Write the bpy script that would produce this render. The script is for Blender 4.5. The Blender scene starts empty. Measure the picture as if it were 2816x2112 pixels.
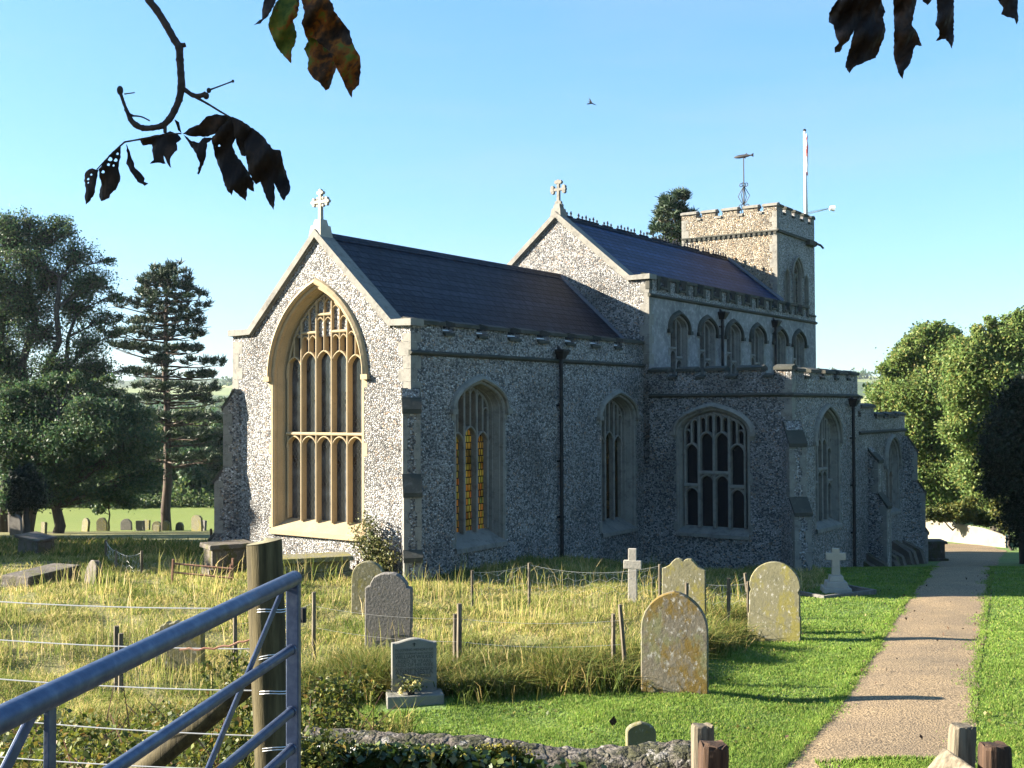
import bpy, bmesh, math, random
import numpy as np
from mathutils import Vector, Matrix
from mathutils.geometry import tessellate_polygon, delaunay_2d_cdt

SC = bpy.context.scene
COL = SC.collection
RND = random.Random(7)
NR = np.random.default_rng(11)
rad = math.radians

# ------------------------------------------------------------------ camera
FPX, PITCH, ROLL, HEAD, EYE = 3083.5, rad(1.158), rad(-.222), rad(34.74), 3.7
fw = Vector((0, math.cos(PITCH), math.sin(PITCH)))
up0 = Vector((0, -math.sin(PITCH), math.cos(PITCH)))
rt = Vector((1, 0, 0)) * math.cos(ROLL) + up0 * math.sin(ROLL)
up = up0 * math.cos(ROLL) - Vector((1, 0, 0)) * math.sin(ROLL)
cam = bpy.data.cameras.new('camera')
cam.sensor_width = 36
cam.lens = FPX / 2816 * 36
cam.clip_start = .05
cam.clip_end = 9000
camo = bpy.data.objects.new('camera', cam)
COL.objects.link(camo)
camo.matrix_world = Matrix(((rt.x, up.x, -fw.x, 0), (rt.y, up.y, -fw.y, 0), (rt.z, up.z, -fw.z, EYE), (0, 0, 0, 1)))
SC.camera = camo

# ------------------------------------------------------------------ light
SUN_HEAD, SUN_EL = rad(94), rad(21.5)          # heading the light travels to
ray = Vector((math.sin(SUN_HEAD) * math.cos(SUN_EL), math.cos(SUN_HEAD) * math.cos(SUN_EL), -math.sin(SUN_EL)))
sun = bpy.data.lights.new('sun', 'SUN')
sun.energy = 5.0
sun.angle = rad(.53)
sun.color = (1, .91, .76)
suno = bpy.data.objects.new('sun', sun)
COL.objects.link(suno)
suno.rotation_euler = ray.to_track_quat('-Z', 'Y').to_euler()
suno.location = (-40, 0, 40)
W = bpy.data.worlds.new('World')
SC.world = W
W.use_nodes = True
wn = W.node_tree.nodes
bg = wn['Background']
sky = wn.new('ShaderNodeTexSky')
sky.sky_type = 'NISHITA'
sky.sun_disc = False
sky.sun_elevation = SUN_EL
sky.sun_rotation = SUN_HEAD + math.pi
sky.air_density = 1.0
sky.dust_density = .6
sky.ozone_density = 2.2
hs = wn.new('ShaderNodeHueSaturation')
hs.inputs['Saturation'].default_value = 1.25
gam = wn.new('ShaderNodeGamma')
gam.inputs[1].default_value = .62
W.node_tree.links.new(sky.outputs[0], hs.inputs['Color'])
tint = wn.new('ShaderNodeMixRGB')
tint.blend_type = 'MULTIPLY'
tint.inputs[0].default_value = 1
tint.inputs[2].default_value = (.337, .452, .562, 1)
W.node_tree.links.new(hs.outputs[0], gam.inputs[0])
W.node_tree.links.new(gam.outputs[0], tint.inputs[1])
wtc = wn.new('ShaderNodeTexCoord'); wmp = wn.new('ShaderNodeMapping'); wmp.inputs['Scale'].default_value = (1.5, 1.5, 9); wmp.inputs['Rotation'].default_value = (0, .25, 0)
wno = wn.new('ShaderNodeTexNoise'); wno.inputs['Scale'].default_value = 1.6; wno.inputs['Detail'].default_value = 7
wrp = wn.new('ShaderNodeValToRGB'); wrp.color_ramp.elements[0].position = .48; wrp.color_ramp.elements[1].position = .80
wrp.color_ramp.elements[1].color = (.22, .22, .22, 1)
wmx = wn.new('ShaderNodeMixRGB'); wmx.inputs[2].default_value = (.80, .86, .90, 1)
wl = W.node_tree.links
wl.new(wtc.outputs['Generated'], wmp.inputs[0]); wl.new(wmp.outputs[0], wno.inputs['Vector']); wl.new(wno.outputs['Fac'], wrp.inputs[0]); wl.new(wrp.outputs[0], wmx.inputs[0])
wl.new(tint.outputs[0], wmx.inputs[1]); wl.new(wmx.outputs[0], bg.inputs[0])
bg.inputs[1].default_value = .15
SC.view_settings.view_transform = 'Standard'
SC.view_settings.look = 'None'
SC.view_settings.exposure = 2.66
SC.view_settings.gamma = 1
try:
    SC.cycles.max_bounces = 6
    SC.cycles.transparent_max_bounces = 8
except Exception:
    pass

# ------------------------------------------------------------------ helpers
K = 2816 / 2212.0                                # display pixels used when measuring
def D(px, py, Y):                                # point seen at a source pixel, at depth Y
    d = rt * ((px - 1408) / FPX) - up * ((py - 1056) / FPX) + fw
    return Vector((0, 0, EYE)) + d * (Y / d.y)
def Dd(x, y, Y):
    return D(x * K, y * K, Y)

def lerp(v, xs, ys):
    return float(np.interp(v, xs, ys))
def smooth(e0, e1, v):
    t = min(1, max(0, (v - e0) / (e1 - e0)))
    return t * t * (3 - 2 * t)
def bumps(x, y):
    return (.05 * math.sin(x * 1.3 + .7 * y) * math.sin(y * .9 - .4 * x) + .03 * math.sin(2.9 * x + 1.1) * math.sin(2.3 * y + x))
RY = [24.5, 29.5, 34, 40, 48, 70, 140]
RZ = [.10, -.22, -.85, -1.5, -2.15, -2.6, -4.64]
RY = [24.5, 29.5, 34, 40, 47, 56, 140]
def terrain(x, y):
    if y > 320:
        far = -5 + (y - 320) * .04
    else:
        far = -5
    zl = lerp(y, [27, 78, 82, 320], [0, -4.75, -5.0, -5.0])
    zr = lerp(y, RY, RZ)
    w = smooth(-3, 3, x)
    z = zl * (1 - w) + zr * w
    if y > 140:
        z = far
    near = .14 * (1 - smooth(20, 26, y))
    z += near
    if y > 10:
        z -= .36 * smooth(1, 4.5, x) * smooth(13, 21, y)
    zb = lerp(y, [0, 5, 7.6, 10], [1.95, 1.95, .85, 0.14])
    if y < 10:
        z = zb
    else:
        lw = 1.0 if y < 24 else max(0, 1 - (y - 24) / 3)
        z += bumps(x, y) * lw * smooth(10, 11.5, y) * (1 - .75 * smooth(3, 4.2, x - (y - 12) * .16))
        # turfy mounds in the rough grass
        if x < 1.5 and y < 27:
            z += .12 * math.sin(x * .55 + 1) * math.sin(y * .5) * smooth(13, 16, y)
    return z
def G(px, py, zoff=0):                           # ground point seen at a source pixel
    d = rt * ((px - 1408) / FPX) - up * ((py - 1056) / FPX) + fw
    Y = 3.0
    p = None
    while Y < 300:
        q = Vector((0, 0, EYE)) + d * (Y / d.y)
        if q.z <= terrain(q.x, q.y):
            p = q
            break
        Y += .03 if Y < 40 else .2
    if p is None:
        p = Vector((0, 0, EYE)) + d * (90 / d.y)
    p.z = terrain(p.x, p.y) + zoff
    return p
def Gd(x, y, zoff=0):
    return G(x * K, y * K, zoff)

MATS = {}
class NT:
    def __init__(s, name):
        s.m = bpy.data.materials.new(name)
        s.m.use_nodes = True
        s.t = s.m.node_tree
        s.b = s.t.nodes['Principled BSDF']
        s.b.inputs['Specular IOR Level'].default_value = .25
        s.tc = s.t.nodes.new('ShaderNodeTexCoord')
        MATS[name] = s.m
    def n(s, typ, **kw):
        nd = s.t.nodes.new('ShaderNode' + typ)
        for k, v in kw.items():
            if k in nd.inputs:
                if isinstance(v, bpy.types.NodeSocket):
                    s.t.links.new(v, nd.inputs[k])
                else:
                    nd.inputs[k].default_value = v
            else:
                setattr(nd, k, v)
        return nd
    def link(s, a, b):
        s.t.links.new(a, b)
    def obj(s, scale=(1, 1, 1), rot=(0, 0, 0), out='Object'):
        mp = s.n('Mapping')
        mp.inputs['Scale'].default_value = scale
        mp.inputs['Rotation'].default_value = rot
        s.link(s.tc.outputs[out], mp.inputs['Vector'])
        return mp.outputs[0]
    def noise(s, sc, det=3, vec=None, rough=.55):
        nd = s.n('TexNoise', Scale=sc, Detail=det, Roughness=rough)
        s.link(vec if vec else s.tc.outputs['Object'], nd.inputs['Vector'])
        return nd.outputs['Fac']
    def ramp(s, fac, stops, interp='LINEAR'):
        r = s.n('ValToRGB')
        cr = r.color_ramp
        cr.interpolation = interp
        while len(cr.elements) < len(stops):
            cr.elements.new(.5)
        for e, (p, c) in zip(cr.elements, stops):
            e.position = p
            e.color = (c[0], c[1], c[2], 1) if not isinstance(c, (int, float)) else (c, c, c, 1)
        s.link(fac, r.inputs[0])
        return r.outputs[0]
    def mix(s, fac, a, b, typ='MIX'):
        m = s.n('MixRGB', blend_type=typ)
        for i, v in enumerate((fac, a, b)):
            if isinstance(v, bpy.types.NodeSocket):
                s.link(v, m.inputs[i])
            elif i == 0:
                m.inputs[0].default_value = v
            else:
                m.inputs[i].default_value = (*v, 1)
        return m.outputs[0]
    def math(s, op, a, b=0.):
        m = s.n('Math', operation=op)
        for i, v in enumerate((a, b)):
            if isinstance(v, bpy.types.NodeSocket):
                s.link(v, m.inputs[i])
            else:
                m.inputs[i].default_value = v
        return m.outputs[0]
    def base(s, v):
        if isinstance(v, bpy.types.NodeSocket):
            s.link(v, s.b.inputs['Base Color'])
        else:
            s.b.inputs['Base Color'].default_value = (*v, 1)
    def rough(s, v):
        s.b.inputs['Roughness'].default_value = v
    def bump(s, h, strength=.5, dist=.02):
        b = s.n('Bump', Strength=strength, Distance=dist)
        s.link(h, b.inputs['Height'])
        s.link(b.outputs[0], s.b.inputs['Normal'])
    def rpi(s):
        return s.n('NewGeometry').outputs['Random Per Island']

def flint(name, mortar, dark=1.0, sc=20.0, tint=(1, 1, 1), dens=.5):
    t = NT(name)
    v = t.obj((1, 1, 1.25))
    dis = t.n('TexNoise', Scale=3.0, Detail=2)
    t.link(v, dis.inputs['Vector'])
    vv = t.n('MixRGB', blend_type='ADD')
    vv.inputs[0].default_value = .06
    t.link(v, vv.inputs[1]); t.link(dis.outputs['Color'], vv.inputs[2])
    vo = t.n('TexVoronoi', Scale=sc, Randomness=.95)
    t.link(vv.outputs[0], vo.inputs['Vector'])
    ve = t.n('TexVoronoi', Scale=sc, Randomness=.95, feature='DISTANCE_TO_EDGE')
    t.link(vv.outputs[0], ve.inputs['Vector'])
    sep = t.n('SeparateColor')
    t.link(vo.outputs['Color'], sep.inputs[0])
    k = dark
    c = t.ramp(sep.outputs[0], [(0, (.05, .055, .065)), (.12, (.13 * k, .14 * k, .155 * k)), (.28, (.30 * k, .28 * k, .25 * k)), (.38, (.50, .49, .46)), (.68, (.70, .68, .65)), (.93, (.92, .91, .88))], 'CONSTANT')
    br = t.ramp(sep.outputs[1], [(0, (1, 1, 1)), (.86, (1, 1, 1)), (.93, (1.0, .72, .5)), (1, (.9, .6, .42))])
    c = t.mix(1, c, br, 'MULTIPLY')
    spk = t.noise(55, 3)
    c = t.mix(.35, c, t.ramp(spk, [(.3, .35), (.65, 1.15)]), 'MULTIPLY')
    edge = t.ramp(ve.outputs['Distance'], [(.0, 1), (.05, 1), (.13, 0)])
    c = t.mix(edge, c, mortar)
    big = t.noise(.55, 5)
    c = t.mix(1, c, t.ramp(big, [(.28, (.50, .49, .47)), (.5, (.95, .95, .95)), (.72, (1.2, 1.17, 1.12))]), 'MULTIPLY')
    c = t.mix(1, c, tint, 'MULTIPLY')
    t.base(c)
    rg = t.ramp(sep.outputs[2], [(0, .28), (.5, .45), (1, .8)])
    t.link(t.mix(edge, rg, (.9, .9, .9)), t.b.inputs['Roughness'])
    t.b.inputs['Specular IOR Level'].default_value = .55
    h = t.math('ADD', t.ramp(ve.outputs['Distance'], [(0, 0), (.14, .75), (.4, 1)]), t.math('MULTIPLY', sep.outputs[2], .8))
    t.bump(h, 1.0, .045)
    return t.m
flint('flint', (.34, .315, .28), tint=(.66, .67, .69), dark=.75)
flint('flint_rubble', (.46, .40, .31), 1.4, 18.0, (.52, .465, .38))

def stone(name, c1, c2, stain=(.12, .11, .09), lichen=None, blocks=None, bumpd=.01, sc=1.0, st=.62):
    t = NT(name)
    g_ = 1 if name in ('pale_wall', 'render', 'mossy_coping') else .66
    c1, c2, stain = [tuple(q * g_ for q in v_) for v_ in (c1, c2, stain)]
    lichen = [(tuple(q * g_ for q in a_[0]),) + a_[1:] for a_ in lichen] if lichen else None
    n1 = t.noise(2.2 * sc, 6)
    c = t.mix(t.ramp(n1, [(.35, 0), (.65, 1)]), c1, c2)
    n2 = t.noise(5.5 * sc, 7, rough=.7)
    c = t.mix(t.ramp(n2, [(st - .07, 0), (st + .12, .75)]), c, stain)
    if lichen:
        for i, (lc, lsc, th) in enumerate(lichen):
            vec = t.obj((1, 1, .6))
            mp = t.n('Mapping'); mp.inputs['Location'].default_value = (i * 7.3, i * 3.1, i)
            t.link(vec, mp.inputs['Vector'])
            ln = t.noise(lsc, 7, mp.outputs[0], .68)
            c = t.mix(t.ramp(ln, [(th - .03, 0), (th + .05, .9)]), c, lc)
    g = t.noise(60 * sc, 3)
    c = t.mix(.35, c, t.ramp(g, [(.3, .55), (.7, 1.2)]), 'MULTIPLY')
    t.base(c)
    t.rough(.85)
    t.bump(t.math('ADD', t.noise(14 * sc, 6), t.math('MULTIPLY', g, .35)), .6, bumpd)
    return t.m
stone('ashlar', (.315, .295, .255), (.25, .24, .21), (.115, .11, .098), st=.56)
stone('ashlar_gold', (.50, .385, .23), (.42, .325, .195), (.20, .155, .10), st=.66)
stone('render', (.22, .215, .21), (.13, .13, .13), (.36, .35, .34), st=.55)
stone('mossy_coping', (.055, .052, .042), (.035, .038, .03), (.12, .115, .10), st=.62)
stone('lichen_stone', (.21, .18, .13), (.16, .14, .105), (.07, .06, .05),
      [((.19, .125, .02), 3.2, .50), ((.20, .20, .10), 2.4, .55), ((.46, .44, .39), 20, .595)], sc=1.6)
stone('green_stone', (.22, .20, .115), (.17, .16, .09), (.08, .075, .05),
      [((.24, .21, .05), 3.0, .52), ((.46, .44, .37), 19, .605)], sc=1.6)
stone('grey_stone', (.22, .20, .18), (.17, .16, .14), (.09, .08, .07), [((.20, .16, .08), 6, .62), ((.34, .32, .29), 25, .62)], sc=2, bumpd=.03)
stone('memorial_stone', (.30, .29, .25), (.25, .24, .205), (.17, .16, .145), st=.7, sc=1.5, bumpd=.003)
stone('white_stone', (.50, .46, .385), (.42, .39, .33), (.26, .23, .19), st=.66, sc=2)
stone('rubble', (.17, .145, .115), (.10, .085, .068), (.045, .04, .03), [((.10, .095, .03), 4, .55), ((.32, .30, .27), 9, .62)], bumpd=.05)
stone('pale_wall', (.23, .205, .165), (.17, .15, .12), (.10, .085, .062), st=.66, sc=.8)

def slate(name, c1, c2, gold):
    t = NT(name)
    v = t.obj((1, 1, 1.35), (0, 0, 0))
    sx = t.n('SeparateXYZ'); t.link(v, sx.inputs[0])
    cb = t.n('CombineXYZ'); t.link(sx.outputs[0], cb.inputs[0]); t.link(sx.outputs[2], cb.inputs[1])
    br = t.n('TexBrick', Scale=1.0)
    br.inputs['Brick Width'].default_value = .36
    br.inputs['Row Height'].default_value = .2
    br.inputs['Mortar Size'].default_value = .016
    br.inputs['Bias'].default_value = 0
    br.inputs['Color1'].default_value = (*c1, 1); br.inputs['Color2'].default_value = (*c2, 1)
    br.inputs['Mortar'].default_value = (.006, .006, .008, 1)
    t.link(cb.outputs[0], br.inputs['Vector'])
    rw = t.n('Math', operation='FLOOR'); t.link(t.math('DIVIDE', sx.outputs[2], .2), rw.inputs[0])
    wnz = t.n('TexWhiteNoise', noise_dimensions='1D'); t.link(rw.outputs[0], wnz.inputs['W'])
    st = t.noise(1.2, 5)
    c = t.mix(t.ramp(st, [(.52, 0), (.75, .3)]), br.outputs['Color'], gold)
    c = t.mix(.75, c, t.ramp(wnz.outputs['Value'], [(0, .55), (1, 1.35)]), 'MULTIPLY')
    c = t.mix(.8, c, t.ramp(t.noise(2.5, 6, t.obj((3, 3, .5)), .7), [(.3, .5), (.7, 1.6)]), 'MULTIPLY')
    t.base(c)
    t.b.inputs['Specular IOR Level'].default_value = .07
    t.rough(.55)
    row = t.n('Math', operation='FRACT')
    t.link(t.math('DIVIDE', sx.outputs[2], .2), row.inputs[0])
    h = t.math('ADD', t.math('MULTIPLY', t.math('SUBTRACT', 1.0, row.outputs[0]), 1.0), t.math('MULTIPLY', t.noise(9, 3), .5))
    t.bump(t.math('SUBTRACT', h, br.outputs['Fac']), .9, .035)
slate('slate_dark', (.011, .014, .024), (.022, .026, .038), (.022, .022, .02))
slate('slate_blue', (.013, .026, .068), (.026, .045, .10), (.030, .026, .024))

def glass(name, kind):
    t = NT(name)
    sx = t.n('SeparateXYZ'); t.link(t.tc.outputs['Object'], sx.inputs[0])
    u = t.math('ADD', sx.outputs[0], sx.outputs[1]); z = sx.outputs[2]
    if kind == 'diamond':
        p = t.math('ADD', t.math('MULTIPLY', u, 1.6), z); q = t.math('SUBTRACT', t.math('MULTIPLY', u, 1.6), z)
        def line(x):
            f = t.n('Math', operation='FRACT'); t.link(t.math('DIVIDE', x, .17), f.inputs[0])
            return t.math('LESS_THAN', t.math('ABSOLUTE', t.math('SUBTRACT', f.outputs[0], .5)), .08)
        ln = t.math('MAXIMUM', line(p), line(q))
        n = t.noise(3.0, 4)
        c = t.mix(ln, t.ramp(n, [(.33, (.009, .010, .013)), (.55, (.035, .042, .05)), (.78, (.095, .105, .12))]), (.05, .05, .05))
        t.base(c)
    else:
        v = t.n('CombineXYZ'); t.link(u, v.inputs[0]); t.link(z, v.inputs[1])
        br = t.n('TexBrick', Scale=1.0, offset=.5)
        br.inputs['Brick Width'].default_value = .09; br.inputs['Row Height'].default_value = .16
        br.inputs['Mortar Size'].default_value = .012; br.inputs['Bias'].default_value = 0.0
        br.inputs['Color1'].default_value = (0, 0, 0, 1); br.inputs['Color2'].default_value = (1, 1, 1, 1); br.inputs['Mortar'].default_value = (.5, .5, .5, 1)
        t.link(v.outputs[0], br.inputs['Vector'])
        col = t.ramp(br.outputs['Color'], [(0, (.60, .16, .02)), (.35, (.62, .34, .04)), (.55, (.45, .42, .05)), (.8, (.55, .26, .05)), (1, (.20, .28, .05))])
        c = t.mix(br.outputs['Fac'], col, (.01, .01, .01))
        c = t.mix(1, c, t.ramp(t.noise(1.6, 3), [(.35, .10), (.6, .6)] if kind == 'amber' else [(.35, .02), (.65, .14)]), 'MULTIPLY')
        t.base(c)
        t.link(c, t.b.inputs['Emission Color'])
        t.b.inputs['Emission Strength'].default_value = .035 if kind == 'amber' else .004  # weak glow stands in for daylight shining through the coloured panes
    t.b.inputs['Specular IOR Level'].default_value = .5
    t.rough(.12)
    t.bump(t.noise(9, 2), .25, .01)
glass('leaded_glass', 'diamond')
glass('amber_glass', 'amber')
glass('dark_glass', 'dark')
t = NT('black_glass'); t.base((.008, .009, .011)); t.rough(.12); t.b.inputs['Specular IOR Level'].default_value = .4; t.bump(t.noise(8, 2), .3, .01)

t = NT('iron'); t.base(t.ramp(t.noise(6, 4), [(.4, (.010, .010, .012)), (.75, (.035, .03, .026))])); t.rough(.6)
t = NT('lettering'); t.base((.075, .072, .062)); t.rough(.8)
t = NT('pale_lead'); t.base((.62, .65, .70)); t.rough(.45)
t = NT('lead'); t.base((.085, .095, .115)); t.rough(.6)
t = NT('white_paint'); t.base(t.ramp(t.noise(4, 3), [(.3, (.72, .70, .66)), (.7, (.80, .79, .76))])); t.rough(.45)
t = NT('flag_cloth'); t.base(t.ramp(t.noise(2.6, 2), [(.45, (.80, .78, .76)), (.55, (.70, .12, .11))])); t.rough(.9)
t = NT('galvanised')
n = t.noise(28, 5)
t.base(t.ramp(n, [(.3, (.045, .06, .105)), (.5, (.065, .085, .14)), (.75, (.11, .135, .19))])); t.b.inputs['Metallic'].default_value = .55; t.rough(.42); t.bump(t.noise(120, 3), .15, .003)
t = NT('wire'); t.base((.55, .54, .52)); t.b.inputs['Metallic'].default_value = .7; t.rough(.4)
t = NT('rust'); t.base(t.ramp(t.noise(20, 4), [(.4, (.16, .075, .045)), (.7, (.26, .15, .10))])); t.rough(.85)
def wood(name, c1, c2, c3, sc=1.0):
    t = NT(name)
    v = t.obj((14 * sc, 14 * sc, 1.1 * sc))
    n = t.noise(1.6, 7, v, .7)
    c = t.ramp(n, [(.3, c1), (.5, c2), (.72, c3)])
    g = t.noise(2.2, 4)
    c = t.mix(.5, c, t.ramp(g, [(.3, (.5, .5, .45)), (.7, (1.15, 1.1, 1))]), 'MULTIPLY')
    t.base(c); t.rough(.85)
    t.bump(n, .9, .012)
wood('post_wood', (.012, .010, .005), (.055, .044, .018), (.13, .105, .05))
wood('grey_wood', (.03, .025, .018), (.12, .10, .072), (.22, .19, .14))
wood('brown_wood', (.010, .006, .004), (.045, .025, .015), (.11, .068, .042), .8)
wood('bark', (.020, .017, .013), (.050, .042, .033), (.085, .072, .058), .35)
wood('pine_bark', (.025, .018, .014), (.07, .05, .038), (.12, .085, .065), .35)
t = NT('end_grain'); t.base(t.ramp(t.noise(9, 5), [(.3, (.08, .07, .04)), (.7, (.24, .215, .13))])); t.rough(.9)
t = NT('twig_bark'); t.base(t.ramp(t.noise(60, 3), [(.3, (.025, .016, .011)), (.7, (.06, .042, .032))])); t.rough(.8); t.bump(t.noise(150, 3), .7, .003)

def leafmat(name, stops, trans=.3, spec=.25, rough=.55, nsc=.35, var=.5):
    t = NT(name)
    r = t.rpi()
    c = t.ramp(r, stops)
    n = t.noise(nsc, 4)
    c = t.mix(var, c, t.ramp(n, [(.3, (.55, .6, .55)), (.7, (1.35, 1.25, 1.1))]), 'MULTIPLY')
    t.base(c); t.rough(rough)
    t.b.inputs['Specular IOR Level'].default_value = spec
    tr = t.n('BsdfTranslucent'); t.link(c, tr.inputs[0])
    ms = t.n('MixShader'); ms.inputs[0].default_value = trans
    t.link(t.b.outputs[0], ms.inputs[1]); t.link(tr.outputs[0], ms.inputs[2])
    t.link(ms.outputs[0], t.t.nodes['Material Output'].inputs['Surface'])
t = NT('rubble_wall')
vv = t.obj((1, 1, 1.9))
dn = t.n('TexNoise', Scale=7, Detail=4); t.link(vv, dn.inputs['Vector'])
va = t.n('MixRGB', blend_type='ADD'); va.inputs[0].default_value = .16; t.link(vv, va.inputs[1]); t.link(dn.outputs['Color'], va.inputs[2])
vo = t.n('TexVoronoi', Scale=7.5, Randomness=1); t.link(va.outputs[0], vo.inputs['Vector'])
ve = t.n('TexVoronoi', Scale=7.5, Randomness=1, feature='DISTANCE_TO_EDGE'); t.link(va.outputs[0], ve.inputs['Vector'])
se = t.n('SeparateColor'); t.link(vo.outputs['Color'], se.inputs[0])
c = t.ramp(se.outputs[0], [(0, (.07, .058, .048)), (.5, (.105, .088, .073)), (1, (.14, .125, .11))])
c = t.mix(t.ramp(t.noise(3.2, 7, rough=.72), [(.44, 0), (.54, .92)]), c, (.034, .035, .013))
c = t.mix(t.ramp(t.noise(8, 6, rough=.75), [(.55, 0), (.62, .85)]), c, (.25, .235, .215))
c = t.mix(t.ramp(t.noise(19, 5, rough=.7), [(.58, 0), (.66, .8)]), c, (.025, .022, .018))
c = t.mix(.7, c, t.ramp(t.noise(55, 4), [(.3, .35), (.7, 1.35)]), 'MULTIPLY')
t.base(c); t.rough(.9)
t.bump(t.math('ADD', t.math('MULTIPLY', t.ramp(ve.outputs['Distance'], [(0, 0), (.15, .8), (.4, 1)]), .5), t.math('ADD', t.math('MULTIPLY', t.noise(9, 6), 1.2), t.math('MULTIPLY', t.noise(40, 5), .5))), 1.0, .05)
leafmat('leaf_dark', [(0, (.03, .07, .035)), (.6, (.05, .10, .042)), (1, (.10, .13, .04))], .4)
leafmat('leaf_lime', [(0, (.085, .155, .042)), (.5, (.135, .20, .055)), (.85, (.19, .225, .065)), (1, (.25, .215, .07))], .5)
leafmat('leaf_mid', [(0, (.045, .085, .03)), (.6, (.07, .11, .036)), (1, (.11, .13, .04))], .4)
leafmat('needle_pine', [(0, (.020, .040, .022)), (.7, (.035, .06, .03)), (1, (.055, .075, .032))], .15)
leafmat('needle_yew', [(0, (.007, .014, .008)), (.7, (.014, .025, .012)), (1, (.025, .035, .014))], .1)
leafmat('bush_leaf', [(0, (.04, .06, .015)), (.6, (.09, .11, .025)), (1, (.15, .13, .03))], .3)
leafmat('rose_leaf', [(0, (.05, .065, .02)), (.6, (.10, .115, .035)), (.85, (.20, .18, .07)), (1, (.34, .30, .17))], .25, nsc=2)
leafmat('bramble_leaf', [(0, (.025, .04, .008)), (.4, (.07, .095, .016)), (.8, (.15, .16, .025)), (1, (.16, .09, .03))], .35, nsc=1.2, var=.8)
leafmat('ivy_leaf', [(0, (.015, .03, .008)), (.6, (.04, .07, .014)), (.9, (.12, .14, .03)), (1, (.22, .15, .04))], .2, .5, .35, nsc=1.5)
leafmat('moss', [(0, (.10, .10, .015)), (1, (.24, .21, .03))], .1, nsc=4)
leafmat('straw', [(0, (.12, .17, .035)), (.35, (.21, .24, .065)), (.62, (.32, .29, .10)), (.86, (.43, .34, .15)), (1, (.55, .46, .28))], .45, .1, .8, nsc=.55, var=.75)
leafmat('rank_grass', [(0, (.045, .075, .012)), (.5, (.10, .13, .026)), (.8, (.20, .18, .05)), (1, (.33, .24, .10))], .3, .15, .7, nsc=1.0)
leafmat('green_rough', [(0, (.06, .10, .018)), (.5, (.11, .155, .03)), (.85, (.19, .20, .055)), (1, (.30, .25, .11))], .4, .1, .8, nsc=.8, var=.75)
leafmat('lawn_blade', [(0, (.088, .162, .027)), (.5, (.132, .222, .038)), (.85, (.20, .27, .056)), (1, (.31, .31, .11))], .45, .15, .7, nsc=1.5, var=.75)
leafmat('field_far', [(0, (.18, .22, .04)), (1, (.26, .28, .06))], .2, nsc=.1)
leafmat('petal', [(0, (.75, .62, .22)), (1, (.85, .80, .55))], .3)
def deadleaf(name, live):
    t = NT(name)
    n = t.noise(13, 5, rough=.65)
    if live:
        c = t.ramp(n, [(.36, (.03, .016, .010)), (.47, (.09, .04, .015)), (.54, (.32, .10, .015)), (.59, (.17, .18, .025)), (.68, (.09, .115, .018)), (.8, (.05, .025, .012))])
    else:
        c = t.ramp(n, [(.35, (.009, .005, .004)), (.55, (.022, .012, .007)), (.72, (.07, .034, .018))])
    t.base(c); t.rough(.75)
    wv = t.n('TexWave', Scale=26, Distortion=2.5); t.link(t.tc.outputs['Object'], wv.inputs['Vector'])
    t.bump(wv.outputs['Fac'], .3, .003)
    tr = t.n('BsdfTranslucent'); t.link(c, tr.inputs[0])
    ms = t.n('MixShader'); ms.inputs[0].default_value = .4 if live else .06
    t.link(t.b.outputs[0], ms.inputs[1]); t.link(tr.outputs[0], ms.inputs[2])
    t.link(ms.outputs[0], t.t.nodes['Material Output'].inputs['Surface'])
deadleaf('dead_leaf', False)
deadleaf('turning_leaf', True)

# ground: lawn / rough by vertex attribute
t = NT('ground')
at = t.n('Attribute', attribute_name='zone')
n1 = t.noise(1.1, 6); n2 = t.noise(22, 5)
lawn = t.ramp(n1, [(.3, (.075, .13, .03)), (.7, (.13, .185, .045))])
lawn = t.mix(.4, lawn, t.ramp(n2, [(.3, .5), (.7, 1.3)]), 'MULTIPLY')
rgh = t.ramp(n1, [(.3, (.12, .13, .04)), (.7, (.22, .19, .075))])
rgh = t.mix(.6, rgh, t.ramp(n2, [(.3, .25), (.7, 1.2)]), 'MULTIPLY')
far = t.ramp(t.noise(.05, 4), [(.3, (.10, .14, .022)), (.7, (.14, .165, .03))])
sepc = t.n('SeparateColor'); t.link(at.outputs['Color'], sepc.inputs[0])
c = t.mix(sepc.outputs[0], lawn, rgh)
c = t.mix(sepc.outputs[1], c, far)
c = t.mix(sepc.outputs[2], c, t.ramp(n2, [(.3, (.03, .025, .015)), (.7, (.075, .06, .035))]))
t.base(c); t.rough(.9); t.bump(n2, .8, .06)
t = NT('path')
n1 = t.noise(1.3, 6); n2 = t.noise(48, 4)
c = t.mix(t.ramp(n1, [(.35, 0), (.65, 1)]), (.225, .162, .092), (.175, .128, .078))
c = t.mix(.9, c, t.ramp(n2, [(.34, .25), (.5, .95), (.66, 1.7)]), 'MULTIPLY')
c = t.mix(t.ramp(t.noise(.7, 6, rough=.7), [(.5, 0), (.72, .5)]), c, (.085, .07, .05))
t.base(c); t.rough(.85); t.bump(n2, .9, .02)
t = NT('hill')
vo = t.n('TexVoronoi', Scale=.006); t.link(t.tc.outputs['Object'], vo.inputs['Vector'])
se = t.n('SeparateColor'); t.link(vo.outputs['Color'], se.inputs[0])
c = t.ramp(se.outputs[0], [(0, (.045, .075, .03)), (.35, (.14, .17, .06)), (.6, (.24, .25, .10)), (.8, (.06, .085, .04))], 'CONSTANT')
c = t.mix(.4, c, t.ramp(t.noise(.03, 6), [(.35, .4), (.6, 1.2)]), 'MULTIPLY')
t.base(c); t.rough(1)
t = NT('bird_black'); t.base((.012, .012, .014)); t.rough(.7)

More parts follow.
